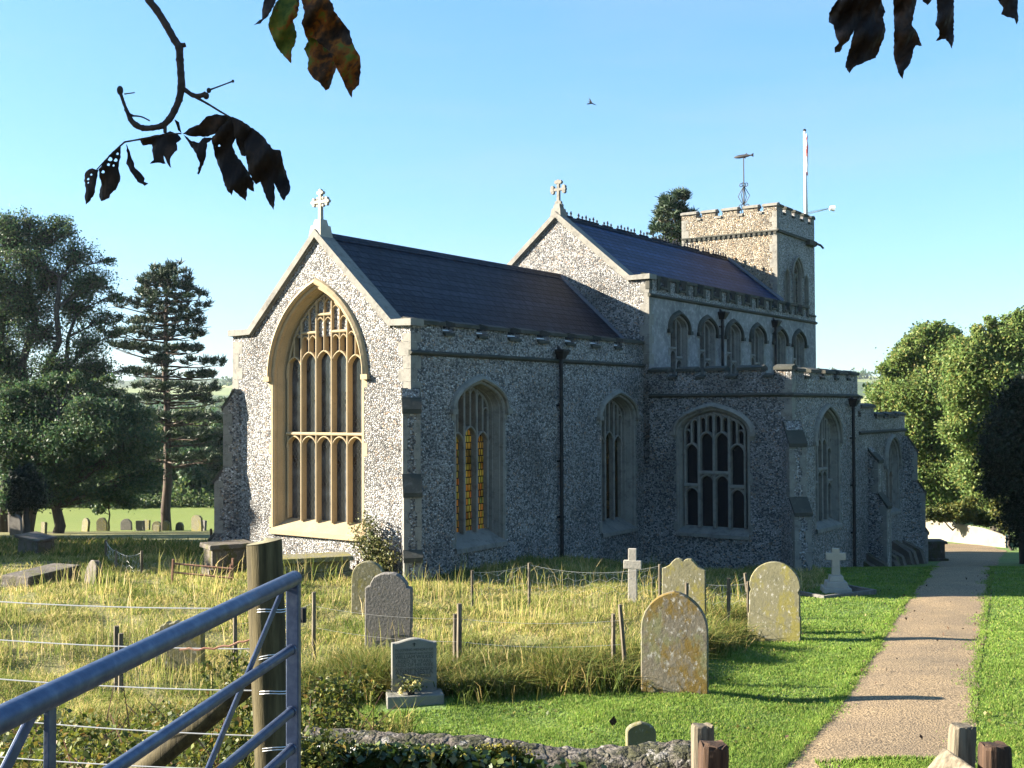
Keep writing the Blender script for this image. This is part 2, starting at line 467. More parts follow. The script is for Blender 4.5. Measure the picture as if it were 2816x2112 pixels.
# ------------------------------------------------------------------ mesh building
class MB:
    def __init__(s):
        s.v = []; s.f = []; s.mi = []; s.cur = 0
    def add(s, vs, fs):
        o = len(s.v)
        s.v += [tuple(p) for p in vs]
        s.f += [tuple(i + o for i in f) for f in fs]
        s.mi += [s.cur] * len(fs)
    def box(s, x0, x1, y0, y1, z0, z1):
        s.add([(x0, y0, z0), (x1, y0, z0), (x1, y1, z0), (x0, y1, z0), (x0, y0, z1), (x1, y0, z1), (x1, y1, z1), (x0, y1, z1)],
              [(0, 3, 2, 1), (4, 5, 6, 7), (0, 1, 5, 4), (1, 2, 6, 5), (2, 3, 7, 6), (3, 0, 4, 7)])
    def hexa(s, P):
        s.add(P, [(0, 3, 2, 1), (4, 5, 6, 7), (0, 1, 5, 4), (1, 2, 6, 5), (2, 3, 7, 6), (3, 0, 4, 7)])
    def prism(s, pts, f0, f1):
        """pts 2D list; f0/f1 map (a,b) to 3D near and far face"""
        n = len(pts)
        A = [f0(*p) for p in pts]; B = [f1(*p) for p in pts]
        tri = tessellate_polygon([[Vector((p[0], p[1], 0)) for p in pts]])
        s.add(A + B, [tuple(q) for q in tri] + [tuple(i + n for i in reversed(q)) for q in tri] + [(i, (i + 1) % n, (i + 1) % n + n, i + n) for i in range(n)])
    def loft(s, rings, close=False, cap=False):
        n = len(rings[0]); vs = [p for r in rings for p in r]; fs = []
        for k in range(len(rings) - 1):
            for i in range(n if close else n - 1):
                j = (i + 1) % n
                fs.append((k * n + i, k * n + j, (k + 1) * n + j, (k + 1) * n + i))
        if cap:
            fs.append(tuple(range(n - 1, -1, -1))); fs.append(tuple((len(rings) - 1) * n + i for i in range(n)))
        s.add(vs, fs)
    def tube(s, pts, r, n=8, cap=True, jit=0, capmat=None):
        pts = [Vector(p) for p in pts]
        rr = r if isinstance(r, (list, tuple)) else [r] * len(pts)
        rings = []; pv = None
        for i, p in enumerate(pts):
            d = (pts[min(i + 1, len(pts) - 1)] - pts[max(i - 1, 0)])
            if d.length < 1e-9: d = Vector((0, 0, 1))
            d.normalize()
            if pv is None:
                a = d.orthogonal().normalized()
            else:
                a = (pv - d * pv.dot(d))
                a = a.normalized() if a.length > 1e-6 else d.orthogonal().normalized()
            pv = a; b = d.cross(a)
            rings.append([p + (a * math.cos(2 * math.pi * k / n) + b * math.sin(2 * math.pi * k / n)) * rr[i] * (1 + (RND.uniform(-jit, jit) if jit else 0)) for k in range(n)])
        s.loft(rings, True, False)
        if cap:
            o = len(s.v) - n * len(pts)
            c0 = s.cur
            s.f.append(tuple(o + i for i in range(n - 1, -1, -1))); s.mi.append(c0)
            s.f.append(tuple(o + n * (len(pts) - 1) + i for i in range(n))); s.mi.append(c0 if capmat is None else capmat)
    def build(s, name, mat, parent=None, smooth=False, fix=True, bevel=0):
        me = bpy.data.meshes.new(name)
        base = Vector(parent.location) if (parent and parent.get('_world')) else Vector((0, 0, 0))
        vs = [(x - base.x, y - base.y, z - base.z) for x, y, z in s.v] if base.length else s.v
        me.from_pydata(vs, [], s.f)
        ml = mat if isinstance(mat, (list, tuple)) else [mat]
        for m in ml: me.materials.append(MATS[m])
        me.polygons.foreach_set('material_index', s.mi)
        if fix:
            bm = bmesh.new(); bm.from_mesh(me)
            bmesh.ops.recalc_face_normals(bm, faces=bm.faces)
            bm.to_mesh(me); bm.free()
        if smooth:
            me.polygons.foreach_set('use_smooth', [True] * len(me.polygons))
        o = bpy.data.objects.new(name, me)
        COL.objects.link(o)
        if parent: o.parent = parent
        if bevel:
            bv = o.modifiers.new('bevel', 'BEVEL'); bv.width = bevel; bv.segments = 2; bv.limit_method = 'ANGLE'
        return o
def tag(o, label=None, cat=None, group=None, kind=None):
    if label: o['label'] = label
    if cat: o['category'] = cat
    if group: o['group'] = group
    if kind: o['kind'] = kind
    return o
def thing(name, label, cat, loc=(0, 0, 0), group=None, world=True):
    o = bpy.data.objects.new(name, None)
    COL.objects.link(o)
    o.location = loc
    o.empty_display_size = .2
    if world: o['_world'] = 1
    return tag(o, label, cat, group)
def npmesh(name, V, F, mat, parent=None, smooth=False):
    """V (n,3), F list of (m,k) index arrays"""
    me = bpy.data.meshes.new(name)
    V = np.asarray(V, dtype=np.float32)
    if parent and parent.get('_world'):
        V = V - np.array(parent.location, dtype=np.float32)
    Fs = F if isinstance(F, list) else [F]
    loops = np.concatenate([f.ravel() for f in Fs]).astype(np.int32)
    tot = np.concatenate([np.full(len(f), f.shape[1]) for f in Fs]).astype(np.int32)
    st = np.concatenate([[0], np.cumsum(tot)[:-1]]).astype(np.int32)
    me.vertices.add(len(V)); me.vertices.foreach_set('co', V.ravel())
    me.loops.add(len(loops)); me.loops.foreach_set('vertex_index', loops)
    me.polygons.add(len(tot)); me.polygons.foreach_set('loop_start', st); me.polygons.foreach_set('loop_total', tot)
    me.materials.append(MATS[mat])
    if smooth: me.polygons.foreach_set('use_smooth', [True] * len(tot))
    me.update(calc_edges=True)
    o = bpy.data.objects.new(name, me)
    COL.objects.link(o)
    if parent: o.parent = parent
    return o
def unit(a):
    return a / np.maximum(np.linalg.norm(a, axis=1, keepdims=True), 1e-9)
def leafquads(P, size, upbias=.3, aspect=.6, rng=NR):
    """rhombic, slightly folded leaves at points P -> V,F (4 verts, 1 quad each)"""
    n = len(P)
    d = unit(rng.normal(size=(n, 3)))
    nn = rng.normal(size=(n, 3)); nn[:, 2] += upbias * 2
    s = unit(np.cross(d, nn))
    w = unit(np.cross(s, d))
    sz = (np.asarray(size) * rng.uniform(.6, 1.35, n))[:, None]
    A = P - d * sz * .5; B = P + s * sz * aspect * .5 + w * sz * .08; C = P + d * sz * .5; E_ = P - s * sz * aspect * .5 + w * sz * .08
    V = np.stack([A, B, C, E_], 1).reshape(-1, 3)
    F = np.arange(4 * n).reshape(n, 4)
    return V, F
def needlequads(P, Dr, length, width, rng=NR):
    n = len(P)
    d = unit(Dr)
    s = unit(np.cross(d, rng.normal(size=(n, 3))))
    L = (np.asarray(length) * rng.uniform(.6, 1.2, n))[:, None]
    w = width
    V = np.stack([P - s * w * .5, P + s * w * .5, P + d * L + s * w * .3, P + d * L - s * w * .3], 1).reshape(-1, 3)
    return V, np.arange(4 * n).reshape(n, 4)
def blades(P, h, w, lean=.45, rng=NR, wind=(0.25, 0)):
    """bent grass blades: quad + triangle"""
    n = len(P)
    ang = rng.uniform(0, 2 * np.pi, n)
    s = np.stack([np.cos(ang), np.sin(ang), np.zeros(n)], 1)
    la = rng.uniform(0, 2 * np.pi, n)
    ld = np.stack([np.cos(la) + wind[0], np.sin(la) + wind[1], np.zeros(n)], 1) * (rng.uniform(.1, 1, n) * lean)[:, None]
    h = np.asarray(h)[:, None] if np.ndim(h) else np.full((n, 1), h)
    w = np.asarray(w)[:, None] if np.ndim(w) else np.full((n, 1), w)
    z = np.array([[0, 0, 1.]])
    b0 = P - s * w * .5; b1 = P + s * w * .5
    mid = P + z * h * .55 + ld * h * .3
    m0 = mid - s * w * .4; m1 = mid + s * w * .4
    tip = P + z * h * (1 - .25 * np.linalg.norm(ld, axis=1, keepdims=True)) + ld * h
    V = np.stack([b0, b1, m1, m0, tip], 1).reshape(-1, 3)
    i = np.arange(n)[:, None] * 5
    return V, [np.concatenate([i, i + 1, i + 2, i + 3], 1), np.concatenate([i + 3, i + 2, i + 4], 1)]
TER = lambda X, Y: np.vectorize(terrain, otypes=[float])(X, Y)

# ------------------------------------------------------------------ ground, path, hills
def axis(fine0, fine1, step, lo, hi, g=1.16):
    a = list(np.arange(fine0, fine1 + 1e-6, step))
    d = step
    while a[-1] < hi:
        d *= g; a.append(min(hi, a[-1] + d))
    d = step
    while a[0] > lo:
        d *= g; a.insert(0, max(lo, a[0] - d))
    return np.array(a)
# lawn / rough boundary, picked where it runs in the churchyard
BND = [Gd(x, y) for x, y in ((640, 1512), (760, 1502), (850, 1512), (950, 1500), (1100, 1492), (1250, 1488), (1370, 1478), (1450, 1452), (1530, 1400), (1610, 1352), (1690, 1322), (1730, 1282), (1790, 1262))]
BPOLY = [(-30, 10.0), (BND[0].x - .5, 10.0)] + [(p.x, p.y) for p in BND] + [(8.5, 31), (8.5, 100), (-60, 100), (-60, 10.4)]
BP = np.array(BPOLY)
def in_rough(x, y):
    x = np.asarray(x, float); y = np.asarray(y, float)
    r = np.zeros(x.shape, bool)
    n = len(BP); j = n - 1
    for i in range(n):
        xi, yi = BP[i]; xj, yj = BP[j]
        if yi != yj:
            c = ((yi > y) != (yj > y)) & (x < (xj - xi) * (y - yi) / (yj - yi) + xi)
            r ^= c
        j = i
    return r
def sheet(xs, ys, name, mat, zf):
    X, Y = np.meshgrid(xs, ys)
    Z = zf(X, Y)
    V = np.stack([X, Y, Z], -1).reshape(-1, 3)
    nx, ny = len(xs), len(ys)
    i = (np.arange(ny - 1)[:, None] * nx + np.arange(nx - 1)[None, :]).reshape(-1, 1)
    F = np.concatenate([i, i + 1, i + nx + 1, i + nx], 1)
    return npmesh(name, V, F, mat, None, True), X, Y
xs = axis(-14, 16, .3, -900, 900); ys = axis(0, 45, .3, -60, 140)
g, X, Y = sheet(xs, ys, 'churchyard_ground', 'ground', lambda X, Y: TER(X, Y))
tag(g, kind='structure')
ca = g.data.color_attributes.new('zone', 'FLOAT_COLOR', 'POINT')
rr = in_rough(X, Y)
zc = np.zeros((X.size, 4), np.float32); zc[:, 3] = 1
zc[:, 0] = rr.ravel()
zc[:, 1] = ((Y > 74) & (X < 4)).ravel()
zc[:, 2] = (Y < 10.4).ravel() * .9
ca.data.foreach_set('color', zc.ravel())

def hillz(X, Y):
    z = -5 + np.clip(Y - 320, 0, None) * .042 + np.where(Y > 320, 6 * np.sin(X * .004 + 1) + 4 * np.sin(X * .011), 0) * np.clip((Y - 320) / 800, 0, 1)
    zi = -5.0
    top = 40 + 7 * np.sin(X * .0035 + .6) + 5 * np.sin(X * .009) + 2.5 * np.sin(X * .03)
    z = np.minimum(z, top)
    return np.where(Y <= 140.01, zi, z)
hg, _, _ = sheet(axis(-500, 500, 12, -3500, 3500), np.concatenate([[140], np.arange(160, 1700, 30), [1800, 2200, 3000, 5000, 7000]]), 'hills', 'hill', hillz)
tag(hg, kind='structure')

# fast terrain lookup for scattering
gx = np.arange(-30, 40.01, .2); gy = np.arange(2, 60.01, .2)
GX, GY = np.meshgrid(gx, gy)
GZ = TER(GX, GY)
def tz(x, y):
    fx = np.clip((x + 30) / .2, 0, len(gx) - 1.001); fy = np.clip((y - 2) / .2, 0, len(gy) - 1.001)
    i = fx.astype(int); j = fy.astype(int); u = fx - i; v = fy - j
    return (GZ[j, i] * (1 - u) + GZ[j, i + 1] * u) * (1 - v) + (GZ[j + 1, i] * (1 - u) + GZ[j + 1, i + 1] * u) * v

PL = [(1560, 1780), (1668, 1690), (1745, 1600), (1830, 1500), (1880, 1420), (1920, 1350), (1955, 1300), (1997, 1250), (2035, 1207), (2042, 1197), (2000, 1184), (1960, 1174)]
PR = [(2165, 1780), (2130, 1690), (2106, 1600), (2110, 1500), (2119, 1420), (2130, 1350), (2137, 1300), (2146, 1250), (2158, 1207), (2168, 1197), (2172, 1190), (2120, 1177)]
def resample(pts, n):
    pts = [Gd(*p) for p in pts]
    L = [0]
    for a_, b_ in zip(pts, pts[1:]): L.append(L[-1] + (b_ - a_).length)
    out = []
    for k in range(n):
        d = L[-1] * k / (n - 1)
        i = max(j for j in range(len(L)) if L[j] <= d + 1e-9); i = min(i, len(pts) - 2)
        u = (d - L[i]) / max(1e-6, L[i + 1] - L[i])
        out.append(pts[i].lerp(pts[i + 1], u))
    return out
PLw, PRw = resample(PL, 120), resample(PR, 120)
mb = MB(); rings = []
for k in range(120):
    w = RND.uniform(-.03, .03); w2 = RND.uniform(-.05, .05)
    row = []
    for i in range(9):
        u = i / 8
        u = u + (w / 1.6 if i == 0 else 0) + (w2 / 1.6 if i == 8 else 0)
        p = PLw[k].lerp(PRw[k], u)
        row.append((p.x, p.y, terrain(p.x, p.y) + .012 + .02 * (1 - abs(i - 4) / 4)))
    rings.append(row)
mb.loft(rings)
tag(mb.build('path', 'path', smooth=True), kind='structure')
PATHX = lambda y: (np.interp(y, [p.y for p in PLw], [p.x for p in PLw]), np.interp(y, [p.y for p in PRw], [p.x for p in PRw]))

# ------------------------------------------------------------------ the church
CW = Vector((-2.12294, 23.5, 0))
AX = Vector((math.sin(HEAD), math.cos(HEAD), 0)); BX = Vector((math.cos(HEAD), -math.sin(HEAD), 0))
church = thing('church', 'flint parish church with square battlemented tower, slate roofs and tall traceried windows', 'church', CW, world=False)
church.rotation_euler = (0, 0, math.atan2(AX.y, AX.x))
def CH(s, t, z):                                  # church metres -> world
    return CW + AX * s + BX * t + Vector((0, 0, z))
def L(s, t, z): return (s, -t, z)
GB = -2.2                                         # how deep the walls go into the ground

class Plane:
    def __init__(s, kind, at): s.k = kind; s.at = at
    def P(s, u, z, d=0):
        return L(s.at + d, u, z) if s.k == 'E' else L(u, s.at - d, z)
def arch(hw, zs, h, n=12):
    """points of a pointed arch from left springing over the apex to right springing"""
    pts = []
    if h > hw:
        c = (h * h - hw * hw) / (2 * hw); R = hw + c
        a1 = math.atan2(h, c)
        right = [(-c + R * math.cos(a1 * k / n), zs + R * math.sin(a1 * k / n)) for k in range(n + 1)]
    else:
        right = []
        P0, P1, P2, P3 = (hw, 0), (hw, h * .50), (hw * .62, h * .80), (0, h)
        for k in range(n + 1):
            t = k / n; q = 1 - t
            right.append((q**3 * P0[0] + 3 * q * q * t * P1[0] + 3 * q * t * t * P2[0] + t**3 * P3[0],
                          zs + q**3 * P0[1] + 3 * q * q * t * P1[1] + 3 * q * t * t * P2[1] + t**3 * P3[1]))
    left = [(-x, z) for x, z in right[:-1]]
    return left + right[::-1]
def outline(uc, hw, zb, zs, h, n=12):
    return [(uc - hw, zb)] + [(uc + x, z) for x, z in arch(hw, zs, h, n)] + [(uc + hw, zb)]
def arch_top(u, hw, zs, h):
    pts = arch(hw, zs, h, 24)
    return float(np.interp(u, [p[0] for p in pts], [p[1] for p in pts]))
def strip(mb, pl, path, w, d0, d1, closed=False):
    n = len(path); Lp = []; Rp = []
    for i, p in enumerate(path):
        a_ = path[max(i - 1, 0)]; b_ = path[min(i + 1, n - 1)]
        dx, dz = b_[0] - a_[0], b_[1] - a_[1]
        l = math.hypot(dx, dz) or 1
        nx, nz = -dz / l, dx / l
        Lp.append((p[0] + nx * w / 2, p[1] + nz * w / 2)); Rp.append((p[0] - nx * w / 2, p[1] - nz * w / 2))
    ch = min(.35 * w, .02)
    def ring(i):
        (lx, lz), (rx, rz) = Lp[i], Rp[i]
        f = ch / w
        l2 = (lx + (rx - lx) * f, lz + (rz - lz) * f); r2 = (rx + (lx - rx) * f, rz + (lz - rz) * f)
        return [pl.P(lx, lz, d1), pl.P(lx, lz, d0 + ch), pl.P(*l2, d0), pl.P(*r2, d0), pl.P(rx, rz, d0 + ch), pl.P(rx, rz, d1)]
    mb.loft([ring(i) for i in range(n)], True, True)

def window(pl, uc, hwo, hwi, z0, z0i, zs, ho, depth, nl, glassmat, transoms=(), heads=None, hood=True, sub=True,
           prof=None, stone_m='ashlar', barw=.075, label=None, name='window', sillproj=.06, hoodend=None, single=None):
    """a traceried window: moulded stone surround, hood mould, sill, mullions with arched heads and leaded glass"""
    hi = ho * (hwi / hwo) ** .5 if ho > hwo else ho * .86
    dh = ho - hi
    prof = prof or [(-.05, -.004), (0, -.004), (.10, .03), (.16, .03), (.22, .20), (.30, .22), (.55, .55), (.62, .55), (.72, .8), (1, .86), (1, 1)]
    mb = MB(); rings = []
    for f, d in prof:
        hw = hwo + (hwi - hwo) * f if f >= 0 else hwo - f
        hh = ho - dh * max(f, 0) + (-f if f < 0 else 0)
        zb = z0 + (z0i - z0) * max(f, 0) - (.0 if f >= 0 else .0)
        dd = d * depth if d > 0 else d
        rings.append([pl.P(u, z, dd) for u, z in outline(uc, hw, zb, zs, hh)])
    mb.loft(rings)
    # a few long-and-short blocks bonded into the flint
    for zz in (z0 + .02, (z0 + zs) * .5, zs - .22):
        for sg in (-1, 1):
            u0 = uc + sg * (hwo + .045); u1 = uc + sg * (hwo + .045 + RND.uniform(.05, .13)); hb = RND.uniform(.18, .3)
            P = [pl.P(u0, zz, .05), pl.P(u1, zz, .05), pl.P(u1, zz, -.005), pl.P(u0, zz, -.005), pl.P(u0, zz + hb, .05), pl.P(u1, zz + hb, .05), pl.P(u1, zz + hb, -.005), pl.P(u0, zz + hb, -.005)]
            mb.hexa(P)
    win = mb.build(name, stone_m, church)
    if label: win['label'] = label
    # sill
    mb = MB()
    e = .04
    P = [pl.P(uc - hwo - e, z0 - .12, .02), pl.P(uc + hwo + e, z0 - .12, .02), pl.P(uc + hwo + e, z0 - .12, -sillproj), pl.P(uc - hwo - e, z0 - .12, -sillproj),
         pl.P(uc - hwi - .02, z0i + .0, depth), pl.P(uc + hwi + .02, z0i + .0, depth), pl.P(uc + hwo + e, z0 - .02, -sillproj), pl.P(uc - hwo - e, z0 - .02, -sillproj)]
    mb.hexa(P)
    mb.build('sill', stone_m, win)
    # hood mould
    if hood:
        mb = MB()
        ring = []
        he = hoodend if hoodend is not None else .0
        for off, d in ((.05, .02), (.05, -.07), (.085, -.10), (.15, -.06), (.19, .02)):
            o = [(uc - hwo - off, zs - he)] + [(uc + x, z) for x, z in arch(hwo + off, zs, ho + off * 1.15)] + [(uc + hwo + off, zs - he)]
            ring.append([pl.P(u, z, d) for u, z in o])
        n = len(ring[0])
        mb.loft([[r[i] for r in ring] for i in range(n)], True, True)
        for sg in (-1, 1):
            u0, u1 = uc + sg * (hwo + .03), uc + sg * (hwo + .22)
            za, zb_ = zs - he - .10, zs - he + .01
            mb.hexa([pl.P(u0, za, .02), pl.P(u1, za, .02), pl.P(u1, za, -.1), pl.P(u0, za, -.1), pl.P(u0, zb_, .02), pl.P(u1, zb_, .02), pl.P(u1, zb_, -.1), pl.P(u0, zb_, -.1)])
        mb.build('hood_mould', 'mossy_coping' if pl.at == .2 else stone_m, win)
    # tracery
    mb = MB()
    d0, d1 = depth - .19, depth - .01
    pit = 2 * hwi / nl
    heads = heads if heads is not None else [zs + (.25 if ho > hwo else .1)] * nl
    tw = transoms if (transoms and isinstance(transoms[0], (list, tuple))) else [list(transoms)] * nl
    strip(mb, pl, outline(uc, hwi - .012, z0i, zs, hi), .06, d0 + .03, d1)
    for i in range(1, nl):
        u = uc - hwi + pit * i
        top = arch_top(u - uc, hwi, zs, hi)
        strip(mb, pl, [(u, z0i - .05), (u, top + .02)], barw, d0, d1)
    def head(u0, u1, za, rise, w, m=0):
        hw = (u1 - u0) / 2; c = (u0 + u1) / 2
        pts = [(c + x, z) for x, z in arch(hw, za - rise, rise, 7)]
        # keep below the window arch
        pts = [(u, min(z, arch_top(u - uc, hwi, zs, hi) + .01)) for u, z in pts]
        strip(mb, pl, pts, w, d0 + .012 + m, d1 - .012)
    for i in range(nl):
        u0 = uc - hwi + pit * i; u1 = u0 + pit
        cu = (u0 + u1) / 2
        for zt in tw[i]:
            strip(mb, pl, [(u0, zt), (u1, zt)], barw * 1.15, d0 - .01, d1)
            head(u0, u1, zt - .06, pit * .55, barw * .6)
        hz = heads[i]
        if hz is None: continue
        head(u0, u1, hz, pit * .62, barw * .65)
        if sub:
            at_ = arch_top(cu - uc, hwi, zs, hi)
            if at_ > hz + .1:
                strip(mb, pl, [(cu, hz - .01), (cu, at_)], barw * .72, d0 + .01, d1)
                for a_, b_ in ((u0, cu), (cu, u1)):
                    tz_ = min(arch_top(a_ - uc, hwi, zs, hi), arch_top(b_ - uc, hwi, zs, hi))
                    tz_ = min(tz_ + .06, arch_top((a_ + b_) / 2 - uc, hwi, zs, hi) - .03)
                    if tz_ > hz + .05:
                        head(a_, b_, tz_, pit * .34, barw * .42, .004)
                if single and single[i]:
                    zt = single[i]
                    strip(mb, pl, [(u0, zt), (u1, zt)], barw * 1.1, d0, d1)
                    for a_, b_ in ((u0, cu), (cu, u1)):
                        head(a_, b_, zt - .07, pit * .34, barw * .45, .004)
    mb.build('tracery', stone_m, win)
    mb = MB()
    o = outline(uc, hwi + .02, z0i - .03, zs, hi + .02)
    tri = tessellate_polygon([[Vector((u, z, 0)) for u, z in o]])
    mb.add([pl.P(u, z, depth - .035) for u, z in o], tri)
    mb.build('glass', glassmat, win, fix=False)
    hole = outline(uc, hwo + .045, z0 - .06, zs, ho + .045)
    return hole
def wallface(mb, pl, poly, holes, d=0):
    loops = [[Vector((u, z, 0)) for u, z in poly]] + [[Vector((u, z, 0)) for u, z in h] for h in holes]
    tri = tessellate_polygon(loops)
    flat = [p for l in loops for p in l]
    mb.add([pl.P(p.x, p.y, d) for p in flat], tri)
def coping_run(mb, pl, u0, u1, z, t0=-.05, t1=.34, h=.11):
    """a weathered coping block with a sloping top along a wall head"""
    P = [pl.P(u0, z, t0), pl.P(u1, z, t0), pl.P(u1, z, t1), pl.P(u0, z, t1),
         pl.P(u0, z + h * .55, t0), pl.P(u1, z + h * .55, t0), pl.P(u1, z + h, t1 * .55), pl.P(u0, z + h, t1 * .55)]
    mb.hexa(P)
    P2 = [pl.P(u0, z, t1 * .55), pl.P(u1, z, t1 * .55), pl.P(u1, z, t1), pl.P(u0, z, t1), pl.P(u0, z + h, t1 * .55 + .002), pl.P(u1, z + h, t1 * .55 + .002), pl.P(u1, z + h * .5, t1), pl.P(u0, z + h * .5, t1)]
    mb.hexa(P2)
def battlement(name, pl, merl, u0, u1, zlow, ztop, wallm='flint', cop='mossy_coping', th=.3, blocky=False, lead=False):
    """crenellated parapet head: merlons in wall material, copings on merlons and in the gaps"""
    mb = MB()
    for a_, b_ in merl:
        mb.hexa([pl.P(a_, zlow - .03, .003), pl.P(b_, zlow - .03, .003), pl.P(b_, zlow - .03, th), pl.P(a_, zlow - .03, th), pl.P(a_, ztop - .09, .003), pl.P(b_, ztop - .09, .003), pl.P(b_, ztop - .09, th), pl.P(a_, ztop - .09, th)])
    par = mb.build(name, wallm, church)
    mb = MB()
    for a_, b_ in merl:
        coping_run(mb, pl, a_ - .035, b_ + .035, ztop - .12, -.055, th + .05, .15)
        if blocky:
            for x0, x1 in ((a_ - .045, a_ + .14), (b_ - .14, b_ + .045)):
                mb.hexa([pl.P(x0, zlow - .1, -.03), pl.P(x1, zlow - .1, -.03), pl.P(x1, zlow - .1, .1), pl.P(x0, zlow - .1, .1), pl.P(x0, ztop - .093, -.03), pl.P(x1, ztop - .093, -.03), pl.P(x1, ztop - .093, .1), pl.P(x0, ztop - .093, .1)])
    ed = [u0] + [x for m in merl for x in m] + [u1]
    gaps = [(ed[i], ed[i + 1]) for i in range(0, len(ed), 2) if ed[i + 1] - ed[i] > .05]
    for a_, b_ in gaps:
        coping_run(mb, pl, a_ + (.04), b_ - (.04), zlow - .05, -.05, th + .05, .12)
    mb.build('coping', cop, par)
    if lead:
        for a_, b_ in gaps:
            mb = MB()
            mb.hexa([pl.P(a_ + .05, zlow + .072, .12), pl.P(b_ - .05, zlow + .072, .12), pl.P(b_ - .05, zlow + .072, .33), pl.P(a_ + .05, zlow + .072, .33), pl.P(a_ + .05, zlow + .10, .12), pl.P(b_ - .05, zlow + .10, .12), pl.P(b_ - .05, zlow + .10, .33), pl.P(a_ + .05, zlow + .10, .33)])
            mb.build('flashing', 'pale_lead', par)
    return par
def stringc(name, pl, u0, u1, z, h=.11, proj=.07, mat='mossy_coping'):
    mb = MB()
    prof = [(z - h * .5, .02), (z - h * .5, -.02), (z - h * .1, -proj), (z + h * .15, -proj), (z + h * .5, -.0), (z + h * .5, .02)]
    mb.loft([[pl.P(u, zz, d) for zz, d in prof] for u in (u0, u1)], True, True)
    return mb.build(name, mat, church)
def quoins(mb, corner_s, corner_t, z0, z1, es, nt_, w=.3, se=1, sn=1):
    """long-and-short quoin blocks wrapped round a NE corner, 4 mm proud"""
    z = z0; k = 0
    while z < z1 - .05:
        h = min(RND.uniform(.2, .34), z1 - z)
        a_ = w * (1.0 if k % 2 else .62); b_ = w * (.62 if k % 2 else 1.0)
        e = .004
        g = .004
        mb.hexa([L(corner_s - e * es, corner_t + e * nt_, z + g), L(corner_s + b_ * es, corner_t + e * nt_, z + g), L(corner_s + b_ * es, corner_t - .02 * nt_, z + g), L(corner_s - e * es, corner_t - .02 * nt_, z + g),
                 L(corner_s - e * es, corner_t + e * nt_, z + h - g), L(corner_s + b_ * es, corner_t + e * nt_, z + h - g), L(corner_s + b_ * es, corner_t - .02 * nt_, z + h - g), L(corner_s - e * es, corner_t - .02 * nt_, z + h - g)])
        e2 = .0045
        mb.hexa([L(corner_s - e2 * es, corner_t - .0205 * nt_, z + g), L(corner_s - e2 * es, corner_t - a_ * nt_, z + g), L(corner_s + .02 * es, corner_t - a_ * nt_, z + g), L(corner_s + .02 * es, corner_t - .0205 * nt_, z + g),
                 L(corner_s - e2 * es, corner_t - .0205 * nt_, z + h - g), L(corner_s - e2 * es, corner_t - a_ * nt_, z + h - g), L(corner_s + .02 * es, corner_t - a_ * nt_, z + h - g), L(corner_s + .02 * es, corner_t - .0205 * nt_, z + h - g)])
        z += h; k += 1
def buttress(s, t, ang, th, stages, z_base=GB, dressed='ashlar'):
    """stages: list of (projection, z_of_top_slope_high, z_low) from the top down; ang = direction in the s,t plane"""
    ds, dt = math.cos(ang), math.sin(ang)
    ns, nt_ = -dt, ds
    h = th / 2
    prof = [(-.25, stages[0][1])]
    p_prev = 0
    pts = [(0.0, stages[0][1])]
    for (p, zh, zl) in stages:
        pts.append((p_prev, zh)) if p_prev else None
        pts.append((p, zl)); p_prev = p
    pts.append((p_prev, z_base))
    poly = [(-.3, z_base), (-.3, stages[0][1] + .0)] + pts
    mb = MB()
    f = lambda q, sgn: L(s + ds * q[0] + ns * h * sgn, t + dt * q[0] + nt_ * h * sgn, q[1])
    mb.prism(poly, lambda a_, b_: f((a_, b_), -1), lambda a_, b_: f((a_, b_), 1))
    bt = mb.build('buttress', 'flint', church)
    # dressed stone on the outer edges
    p_prev = 0
    zt = None
    for i, (p, zh, zl, sg) in [(i, st_ + (sg,)) for i, st_ in enumerate(stages) for sg in (-1, 1)]:
        mb = MB()
        zlow = stages[i + 1][1] if i + 1 < len(stages) else z_base
        z = zlow
        k = 0
        while z < zl - .04:
            hh = min(RND.uniform(.2, .32), zl - z)
            wd = .12 if k % 2 else .2
            e = .005
            if True:
                q = lambda a_, b_, zz: L(s + ds * a_ + ns * b_, t + dt * a_ + nt_ * b_, zz)
                a0, a1 = p - min(wd, p + .05), p + e
                b0, b1 = sg * (h * .25 if k % 2 else h * .5), sg * (h + e)
                mb.hexa([q(a0, b0, z + .004), q(a1, b0, z + .004), q(a1, b1, z + .004), q(a0, b1, z + .004), q(a0, b0, z + hh - .004), q(a1, b0, z + hh - .004), q(a1, b1, z + hh - .004), q(a0, b1, z + hh - .004)])
            z += hh; k += 1
        if mb.v: mb.build('quoins', dressed, bt)
    p_prev = -.05
    for (p, zh, zl) in stages:
        mb = MB()
        q = lambda a_, b_, zz: L(s + ds * a_ + ns * b_, t + dt * a_ + nt_ * b_, zz)
        hw = h + .02
        mb.hexa([q(p_prev, -hw, zh - .06), q(p + .04, -hw, zl - .10), q(p + .04, hw, zl - .10), q(p_prev, hw, zh - .06),
                 q(p_prev, -hw, zh + .02), q(p + .05, -hw, zl + .0), q(p + .05, hw, zl + .0), q(p_prev, hw, zh + .02)])
        p_prev = p
        mb.build('weathering', 'mossy_coping', bt)
    return bt
